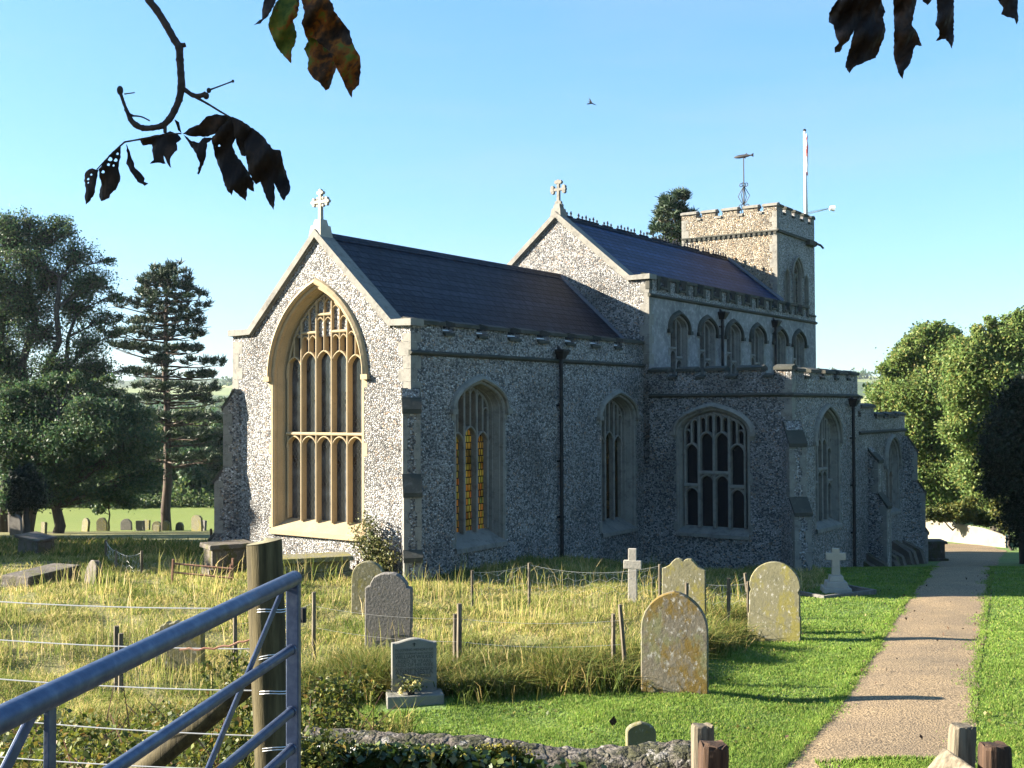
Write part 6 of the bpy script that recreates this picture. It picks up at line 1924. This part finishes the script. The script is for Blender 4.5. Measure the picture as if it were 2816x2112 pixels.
# little turf patch on the path in the very front
n = 9000
x = NR.normal(size=n); y = NR.normal(size=n)
c0 = Gd(1925, 1650)
px = c0.x + np.clip(x, -2.2, 2.2) * .33; py = c0.y - .35 + np.clip(y, -2, 1.3) * .26
V, F = blades(np.stack([px, py, tz(px, py) + .01], 1), NR.uniform(.03, .085, n), .013, .9)
tag(npmesh('turf_patch', V, F, 'lawn_blade'), 'patch of turf growing on the near end of the path', 'grass', kind='stuff')
# fallen leaves on lawn and path
LV = thing('fallen_leaf', 'single orange fallen leaf on the lawn in front of the rough tussocks', 'leaf', Gd(1325, 1573))
p = Gd(1325, 1573, .06); V, F = leafquads(np.array([p]), .1, 2, .7); npmesh('blade', V, F, 'brown_wood', LV)

# ------------------------------------------------------------------ brambles and nettles on the near bank
P = []
for k in range(15000):
    x = RND.uniform(-6.2, -1.25); y = RND.uniform(7.6, 11.6)
    if abs(x) > y * .5 + .5: continue
    hmax = .42 + .35 * vnoise(np.array(x), np.array(y), 2.2, 5) + (.25 if y < 10 else 0)
    z = terrain(x, y) + max(.02, hmax) * RND.random() ** .7
    P.append((x, y, z))
BR = np.array(P)
V, F = leafquads(BR, .048, .55, .75)
tag(npmesh('bramble_foliage', V, F, 'bramble_leaf'), 'tangle of yellow-green brambles and weeds behind the gate', 'undergrowth', kind='stuff')
mb = MB()
for k in range(150):
    x = RND.uniform(-5.6, -1.2); y = RND.uniform(7.8, 11.5)
    b_ = Vector((x, y, terrain(x, y))); ln = RND.uniform(.4, 1.1); a_ = RND.uniform(0, 6.28)
    t_ = b_ + Vector((math.cos(a_) * ln * .5, math.sin(a_) * ln * .3, ln * RND.uniform(.5, .95)))
    mb.tube([b_, b_.lerp(t_, .5) + Vector((0, 0, .1)), t_], [.008, .006, .004], 4, False)
tag(mb.build('bramble_stems', 'rust', None, fix=False), 'reddish bramble canes poking out of the undergrowth', 'undergrowth', kind='stuff')
x = NR.uniform(-5.8, -1.1, 22000); y = NR.uniform(7.4, 12.4, 22000)
V, F = blades(np.stack([x, y, tz(x, y)], 1), np.clip(.28 + .2 * vnoise(x, y, 1.8, 6) + NR.normal(size=22000) * .08, .06, .7), .012, .9)
tag(npmesh('bank_grass', V, F, 'rank_grass'), 'coarse grass mixed through the brambles on the near bank', 'grass', kind='stuff')
def nettle(label, x, ytop, ybase, Yd, n, spread_):
    b_ = Dd(x, ybase, Yd); b_.z = terrain(b_.x, b_.y)
    T = thing('nettle_clump', label, 'nettles', b_)
    mb = MB(); P = []
    for k in range(n):
        xb, yb = b_.x + RND.gauss(0, spread_), b_.y + RND.gauss(0, spread_ * .7)
        zt = Dd(x, ytop, Yd).z - abs(RND.gauss(0, .16))
        b2 = Vector((xb, yb, terrain(xb, yb))); t2 = Vector((xb + RND.gauss(0, .06), yb + RND.gauss(0, .06), zt))
        if t2.z < b2.z + .15: t2.z = b2.z + .2
        mb.tube([b2, b2.lerp(t2, .6) + Vector((RND.gauss(0, .02), 0, 0)), t2], [.006, .005, .002], 4, False)
        L_ = (t2 - b2).length; m = int(L_ / .05)
        for q in range(m):
            c = b2.lerp(t2, (q + 1) / m); a_ = q * 1.57 + k
            for sg in (0, math.pi):
                for _ in range(2):
                    P.append((c.x + math.cos(a_ + sg) * RND.uniform(.02, .07), c.y + math.sin(a_ + sg) * RND.uniform(.02, .07), c.z - RND.uniform(0, .02)))
    mb.build('stems', 'bush_leaf', T, fix=False)
    V, F = leafquads(np.array(P), .046, .8, .62); npmesh('leaves', V, F, 'bramble_leaf', T)
nettle('tall nettles growing on the right of the wire-bound gate post', 715, 1438, 1640, 8.6, 26, .16)
nettle('shorter nettles between the gate post and the rubble wall', 668, 1540, 1660, 7.4, 26, .16)
nettle('yellowing nettles leaning on the left of the wire-bound gate post', 522, 1400, 1600, 8.8, 20, .16)

# climbing shrub against the gable corner
c0 = CH(-.15, -.75, .0)
RS = thing('climbing_shrub', 'straggly climbing shrub against the gable wall by the corner buttress', 'shrub', c0)
P = []; mb = MB()
for k in range(70):
    a_ = RND.gauss(0, .48); hh = RND.uniform(.5, 1.55) * (1 - .35 * abs(a_))
    b_ = CH(-.2 + RND.gauss(0, .05), -.7 + RND.gauss(0, .12), terrain(c0.x, c0.y)); t_ = CH(-.15 - abs(RND.gauss(0, .14)), -.82 + a_ * .75 - .35 * max(0, hh - .8), hh)
    mb.tube([b_, b_.lerp(t_, .55) + Vector((0, 0, .06)), t_], [.008, .006, .003], 4, False)
    for q in range(46):
        f = RND.uniform(.3, 1.02); c = b_.lerp(t_, f); P.append((c.x + RND.gauss(0, .06), c.y + RND.gauss(0, .06), c.z + RND.gauss(0, .06)))
mb.build('stems', 'twig_bark', RS, fix=False)
V, F = leafquads(np.array(P), .058, .3, .65); npmesh('leaves', V, F, 'rose_leaf', RS)

# ------------------------------------------------------------------ chestnut twigs close to the camera
CRO = .4973
def cp(q, Yd, s_=CRO, ox=0, oy=0): return D(ox + q[0] * s_, oy + q[1] * s_, Yd)
def leaf(parent, poly, Yd, mat, s_=CRO, ox=0, oy=0, curl=.02, holes=(), seed=0, jag=3.2):
    """a curled, serrated leaf blade of real thickness"""
    R_ = random.Random(seed)
    pts = []
    n = len(poly)
    for i in range(n):
        a_ = Vector(poly[i]); b_ = Vector(poly[(i + 1) % n]); L_ = (b_ - a_).length
        m = max(1, int(L_ / 13)); nv = Vector((-(b_ - a_).y, (b_ - a_).x)) / max(1e-6, L_)
        for k in range(m):
            p = a_.lerp(b_, k / m)
            if k: p = p + nv * (R_.uniform(-jag, jag))
            pts.append(p)
    H = [[Vector(h) for h in hp] for hp in holes]
    allp = list(pts); edges = [(i, (i + 1) % len(pts)) for i in range(len(pts))]
    faces_in = [list(range(len(pts)))]
    xs_ = [p.x for p in pts]; ys_ = [p.y for p in pts]
    def inside(p, pl):
        c = False; j = len(pl) - 1
        for i in range(len(pl)):
            if (pl[i].y > p.y) != (pl[j].y > p.y) and p.x < (pl[j].x - pl[i].x) * (p.y - pl[i].y) / (pl[j].y - pl[i].y) + pl[i].x: c = not c
            j = i
        return c
    for hp in H:
        o = len(allp); allp += hp; edges += [(o + i, o + (i + 1) % len(hp)) for i in range(len(hp))]
    st = 26
    gxx = min(xs_)
    while gxx < max(xs_):
        gyy = min(ys_)
        while gyy < max(ys_):
            p = Vector((gxx + R_.uniform(-6, 6), gyy + R_.uniform(-6, 6)))
            if inside(p, pts) and not any(inside(p, h) for h in H): allp.append(p)
            gyy += st
        gxx += st
    vo, eo, fo, *_ = delaunay_2d_cdt(allp, edges, [], 0, 1e-4)
    fs = []
    for f in fo:
        c = sum((vo[i] for i in f), Vector((0, 0))) / len(f)
        if inside(c, pts) and not any(inside(c, h) for h in H): fs.append(tuple(f))
    cx, cy = sum(xs_) / n / max(1, len(xs_) / n), sum(ys_) / len(ys_)
    cx = sum(xs_) / len(xs_)
    w_ = max(30, max(xs_) - min(xs_))
    ph = R_.uniform(0, 6)
    vs = []
    for v in vo:
        u = (v.x - cx) / w_
        dy = curl * (2.2 * u * u + .5 * math.sin(v.y * .02 + ph + u * 2) + .3 * math.sin(v.x * .05 + v.y * .03 + ph))
        dy += .0012 * abs(math.sin(v.y * .085 - abs(u) * 5))
        vs.append(cp(v, Yd + dy, s_, ox, oy))
    mb = MB(); mb.add(vs, fs)
    o = mb.build('leaf', mat, parent, smooth=True)
    so = o.modifiers.new('thickness', 'SOLIDIFY'); so.thickness = .0009; so.offset = 0
    return o
Yb = 2.55
root = cp((825, 0), Yb)
CB = thing('chestnut_twig', 'bare curving twig with shrivelled brown leaves hanging at upper left', 'twig', root)
def twig(pts, rpx, name='twig', Yd=Yb, parent=None, s_=CRO, ox=0, oy=0):
    mb = MB()
    q = [cp(p, Yd, s_, ox, oy) for p in pts]
    # smooth, knobbly resample
    out = []; rs = []
    for i in range(len(q) - 1):
        p0 = q[max(i - 1, 0)]; p1 = q[i]; p2 = q[i + 1]; p3 = q[min(i + 2, len(q) - 1)]
        for k in range(5):
            t = k / 5
            out.append(.5 * ((2 * p1) + (p2 - p0) * t + (2 * p0 - 5 * p1 + 4 * p2 - p3) * t * t + (3 * p1 - p0 - 3 * p2 + p3) * t ** 3))
            a_, b_ = (rpx[i], rpx[i + 1]) if isinstance(rpx, (list, tuple)) else (rpx, rpx)
            rs.append((a_ + (b_ - a_) * t) * s_ / FPX * Yd * (1 + .13 * (k == 0) + RND.uniform(-.05, .07)))
    out.append(q[-1]); rs.append((rpx[-1] if isinstance(rpx, (list, tuple)) else rpx) * s_ / FPX * Yd)
    mb.tube(out, rs, 9, True, .03)
    return mb.build(name, 'twig_bark', parent or CB, smooth=True, fix=False)
twig([(790, -90), (825, 0), (870, 60), (920, 140), (965, 220), (990, 260), (995, 330), (1000, 400), (1003, 480), (990, 550), (965, 610), (935, 660), (895, 695), (840, 707), (790, 708), (750, 690), (722, 660), (705, 620), (685, 570), (668, 520)], [22, 21, 20, 20, 20, 21, 20, 20, 21, 18, 18, 18, 17, 15, 16, 17, 14, 10, 9, 10], 'main_twig')
twig([(985, 245), (1010, 250), (1026, 247)], [14, 13, 12])
twig([(1003, 480), (1030, 502), (1065, 526), (1105, 530), (1140, 517)], [14, 12, 13, 13, 14])
twig([(1150, 500), (1200, 482), (1290, 448)], [6, 4, 4], 'stalk')
twig([(1065, 528), (1150, 575), (1220, 618), (1285, 655)], [9, 6, 5, 5], 'stalk')
twig([(912, 690), (913, 735)], [11, 9]); twig([(690, 785), (775, 770), (910, 745), (1003, 738)], [5, 5, 5, 4], 'stalk'); twig([(690, 785), (640, 830), (580, 890), (535, 938)], [5, 4, 4, 3], 'stalk')
twig([(688, 520), (745, 512)], [4, 3], 'stalk'); twig([(728, 640), (780, 645), (828, 668)], [6, 4, 4], 'stalk'); twig([(690, 605), (712, 630), (735, 640)], [6, 9, 7])
for (x, y, r, h_) in ((664, 500, 18, 26), (1155, 500, 13, 15), (1140, 530, 17, 20), (1288, 449, 8, 9)):
    mb = MB(); c = cp((x, y), Yb); R_ = r * CRO / FPX * Yb; H_ = h_ * CRO / FPX * Yb
    mb.loft([[(c.x + R_ * math.sin(b_) * math.cos(a_), c.y + R_ * math.sin(b_) * math.sin(a_), c.z + H_ * math.cos(b_)) for a_ in np.linspace(0, 2 * math.pi, 11)[:-1]] for b_ in np.linspace(.05, math.pi - .05, 9)], True, True)
    mb.build('bud', 'twig_bark', CB, smooth=True)
hol = lambda x, y, r: [(x + r * math.cos(a_) * (1 + .3 * math.sin(3 * a_)), y + r * math.sin(a_)) for a_ in np.linspace(0, 2 * math.pi, 8)[:-1]]
leaf(CB, [(480, 945), (510, 930), (545, 940), (535, 990), (525, 1060), (500, 1110), (475, 1130), (470, 1100), (475, 1040), (465, 1000), (468, 970)], Yb, 'dead_leaf', holes=[hol(488, 990, 7), hol(505, 965, 6), hol(488, 1010, 5)], seed=1)
leaf(CB, [(545, 935), (600, 860), (665, 800), (668, 870), (655, 930), (665, 990), (640, 1050), (610, 1075), (605, 1095), (560, 1112), (550, 1090), (560, 1010), (548, 970)], Yb + .01, 'dead_leaf', holes=[hol(610, 880, 12), hol(640, 885, 10), hol(600, 910, 8), hol(570, 950, 9), hol(650, 850, 7), hol(628, 915, 6)], seed=2)
leaf(CB, [(697, 795), (715, 830), (730, 880), (748, 930), (785, 965), (800, 985), (797, 1005), (820, 1015), (800, 1028), (760, 1005), (730, 960), (698, 905), (705, 860)], Yb, 'dead_leaf', seed=3)
leaf(CB, [(775, 775), (830, 755), (900, 740), (940, 725), (985, 745), (1003, 768), (975, 790), (980, 830), (955, 855), (940, 880), (947, 930), (930, 910), (905, 860), (915, 905), (875, 900), (830, 905), (850, 885), (845, 850), (840, 800), (790, 805)], Yb - .01, 'dead_leaf', seed=4, curl=.03)
leaf(CB, [(965, 660), (990, 675), (1003, 735), (985, 720)], Yb, 'dead_leaf', seed=5, jag=1)
leaf(CB, [(1010, 740), (1045, 710), (1100, 690), (1140, 645), (1200, 630), (1280, 645), (1265, 665), (1230, 700), (1190, 740), (1150, 755), (1070, 755)], Yb + .015, 'dead_leaf', seed=6)
leaf(CB, [(1015, 745), (1060, 780), (1100, 790), (1130, 760), (1180, 765), (1145, 790), (1140, 850), (1125, 910), (1100, 965), (1090, 960), (1105, 900), (1085, 850), (1050, 800)], Yb, 'dead_leaf', seed=7)
leaf(CB, [(1170, 765), (1230, 690), (1285, 645), (1315, 690), (1300, 770), (1285, 800), (1300, 850), (1340, 900), (1370, 945), (1405, 1010), (1405, 1060), (1370, 1040), (1360, 1110), (1325, 1085), (1290, 1050), (1280, 1080), (1255, 1050), (1235, 1000), (1215, 930), (1185, 850)], Yb + .02, 'dead_leaf', seed=8, curl=.03, holes=[hol(1212, 805, 7)])
leaf(CB, [(1285, 645), (1330, 665), (1420, 725), (1400, 800), (1380, 840), (1358, 825), (1357, 865), (1335, 860), (1310, 800), (1295, 740)], Yb - .005, 'dead_leaf', seed=9)
leaf(CB, [(1330, 665), (1420, 725), (1460, 760), (1510, 825), (1550, 830), (1560, 870), (1570, 920), (1600, 1000), (1605, 1050), (1570, 1110), (1550, 1085), (1530, 1040), (1515, 1010), (1520, 1080), (1512, 1160), (1490, 1130), (1470, 1090), (1450, 1030), (1440, 1005), (1415, 1020), (1400, 1000), (1372, 940), (1360, 860), (1350, 760)], Yb - .02, 'dead_leaf', seed=10, curl=.04)
Yb2 = 2.3
CB2 = thing('chestnut_sprig', 'hanging leaf sprig turning green, orange and brown at the top', 'leaves', cp((1650, -80), Yb2))
twig([(1655, -120), (1650, -40), (1648, 10)], [9, 8, 6], 'stalk', Yb2, CB2)
leaf(CB2, [(1470, -90), (1545, -90), (1525, 0), (1500, 60), (1470, 100), (1440, 130), (1405, 137), (1450, 105), (1450, 70), (1462, 0)], Yb2, 'dead_leaf', seed=11)
leaf(CB2, [(1525, 15), (1560, -20), (1640, -80), (1655, 30), (1640, 95), (1620, 110), (1640, 190), (1635, 230), (1610, 290), (1610, 350), (1580, 320), (1545, 280), (1525, 250), (1500, 190), (1485, 150), (1490, 100)], Yb2 + .01, 'turning_leaf', seed=12, curl=.03)
leaf(CB2, [(1650, -60), (1770, -60), (1840, 20), (1845, 60), (1880, 100), (1935, 170), (1935, 190), (1960, 260), (1990, 310), (1995, 400), (1985, 470), (1950, 500), (1945, 540), (1915, 490), (1890, 430), (1855, 360), (1830, 290), (1790, 260), (1740, 215), (1690, 200), (1668, 130), (1685, 70)], Yb2 - .015, 'turning_leaf', seed=13, curl=.04)
leaf(CB2, [(1690, 200), (1740, 205), (1790, 250), (1835, 280), (1860, 370), (1840, 430), (1820, 490), (1800, 500), (1770, 460), (1730, 430), (1700, 380), (1705, 320), (1680, 270), (1705, 230)], Yb2 + .02, 'turning_leaf', seed=14, curl=.03)
Yb3 = 2.0
kw = dict(s_=.3617, ox=2200, oy=0)
CB3 = thing('chestnut_spray', 'row of dark curled leaves hanging down at the upper right', 'leaves', cp((900, -160), Yb3, .3617, 2200))
twig([(380, -60), (600, -170), (900, -190), (1300, -200), (1650, -150)], [12, 14, 16, 18, 18], 'twig', Yb3, CB3, **kw)
leaf(CB3, [(420, -70), (560, -90), (620, 0), (640, 70), (650, 90), (630, 130), (650, 230), (635, 300), (605, 370), (575, 440), (520, 460), (480, 480), (430, 495), (400, 520), (375, 555), (345, 510), (360, 430), (390, 330), (410, 230), (370, 310), (330, 340), (300, 395), (265, 400), (262, 360), (295, 330), (270, 260), (255, 190), (220, 170), (220, 100), (250, 50), (285, 0)], Yb3, 'dead_leaf', seed=15, curl=.03, jag=3.5, **kw)
leaf(CB3, [(700, -180), (880, -180), (885, 0), (870, 80), (850, 190), (885, 240), (920, 330), (925, 348), (880, 345), (865, 370), (855, 430), (830, 490), (790, 540), (780, 600), (745, 550), (725, 470), (712, 400), (718, 200), (710, 0)], Yb3 + .01, 'dead_leaf', seed=16, curl=.03, jag=3.5, **kw)
leaf(CB3, [(1060, -190), (1150, -190), (1170, 0), (1168, 300), (1155, 368), (1135, 330), (1105, 295), (1035, 310), (1060, 270), (1058, 230), (1030, 190), (1045, 120), (1040, 0)], Yb3, 'dead_leaf', seed=17, curl=.025, jag=3.5, **kw)
leaf(CB3, [(935, -180), (1000, -180), (1000, 0), (970, 38), (935, 12)], Yb3 + .02, 'dead_leaf', seed=18, jag=3, **kw)
leaf(CB3, [(1560, -190), (1650, -160), (1655, 0), (1655, 100), (1660, 155), (1648, 185), (1630, 140), (1575, 130), (1530, 110), (1545, 60), (1505, 0), (1510, -80)], Yb3, 'dead_leaf', seed=19, jag=3, **kw)

# ------------------------------------------------------------------ bird
c = Dd(1277, 222, 60)
BD = thing('bird', 'small dark bird flying in the open sky above the nave', 'bird', c)
mb = MB()
sc_ = .0265
bpt = lambda x, z, y=0: c + Vector((x * sc_, y * sc_, -z * sc_))
rg = []
for x, z, r in ((-6, -3, .3), (-4.5, -2.4, .8), (-2, -.8, 1.5), (1, .8, 1.6), (4, 2.2, 1.1), (6, 3.0, .9), (8, 3.8, .9), (10, 4.6, .2)):
    rg.append([bpt(x, z + r * math.sin(a_), r * math.cos(a_)) for a_ in np.linspace(0, 2 * math.pi, 9)[:-1]])
mb.loft(rg, True, True)
for sg, pts_ in ((1, ((-1, 0), (-3, -5), (-4, -12), (-1.5, -9), (1, -4), (2.5, .5))), (-1, ((0, 0), (-8, 2), (-10, 4), (-5, 4.2), (0, 3), (3, 2)))):
    top = [bpt(x, z, sg * (1 + .5 * abs(z))) for x, z in pts_]; bot = [p + Vector((0, .006, .004)) for p in top]
    n = len(pts_)
    mb.add(top + bot, [tuple(range(n)), tuple(range(2 * n - 1, n - 1, -1))] + [(i, (i + 1) % n, (i + 1) % n + n, i + n) for i in range(n)])
mb.build('body', 'bird_black', BD, smooth=True)

# ------------------------------------------------------------------ air
mb = MB(); mb.box(-3600, 3600, -80, 7100, -9, 75)
hz = mb.build('haze', 'white_paint')
hm = bpy.data.materials.new('haze'); hm.use_nodes = True
hn = hm.node_tree.nodes; hn.remove(hn['Principled BSDF'])
pv = hn.new('ShaderNodeVolumePrincipled'); pv.inputs['Color'].default_value = (.80, .88, 1, 1); pv.inputs['Density'].default_value = .00009; pv.inputs['Anisotropy'].default_value = .2
hm.node_tree.links.new(pv.outputs[0], hn['Material Output'].inputs['Volume'])
hz.data.materials.clear(); hz.data.materials.append(hm)
tag(hz, 'thin pale autumn haze over the valley', 'haze', kind='stuff')

# ------------------------------------------------------------------ leaf litter and weeds
P = []
for k in range(170):
    y = RND.uniform(11, 30); a_, b_ = PATHX(y)
    x = RND.choice([RND.uniform(a_, b_), RND.gauss(a_, .12), RND.gauss(b_, .15), RND.uniform(1, 12)])
    P.append((x, y, terrain(x, y) + .05))
V, F = leafquads(np.array(P), .05, 2.5, .7)
tag(npmesh('leaf_litter', V, F, 'brown_wood'), 'small brown fallen leaves scattered over the path and lawn', 'fallen leaves', kind='stuff')
x = []; y = []
for k in range(16000):
    yy = RND.uniform(11, 34) ; a_, b_ = PATHX(yy)
    if RND.random() < .5: x.append(a_ + abs(RND.gauss(0, .05)) * (1.6 if math.sin(yy * 3.1) > .4 else .7)); 
    else: x.append(b_ - abs(RND.gauss(0, .07)) * (2 if math.sin(yy * 2.3) > .2 else .8))
    y.append(yy)
x = np.array(x); y = np.array(y)
V, F = blades(np.stack([x, y, tz(x, y)], 1), NR.uniform(.02, .06, len(x)), .0007 * y, 1.1)
tag(npmesh('edge_grass', V, F, 'lawn_blade'), 'ragged grass creeping over both edges of the path', 'grass', kind='stuff')
x, y = scatter(9000, -3, 13, 11, 30, 1.7)
k = ~in_rough(x, y) & outside_church(x, y) & (vnoise(x, y, 1.7, 8) > .35) & ((x < np.array([PATHX(q)[0] for q in y]) - .1) | (x > np.array([PATHX(q)[1] for q in y]) + .1))
x, y = x[k], y[k]
V, F = leafquads(np.stack([x, y, tz(x, y) + .04], 1), .045, 2.2, .8)
tag(npmesh('lawn_weeds', V, F, 'bush_leaf'), 'patches of clover and flat weeds in the mown grass', 'weeds', kind='stuff')
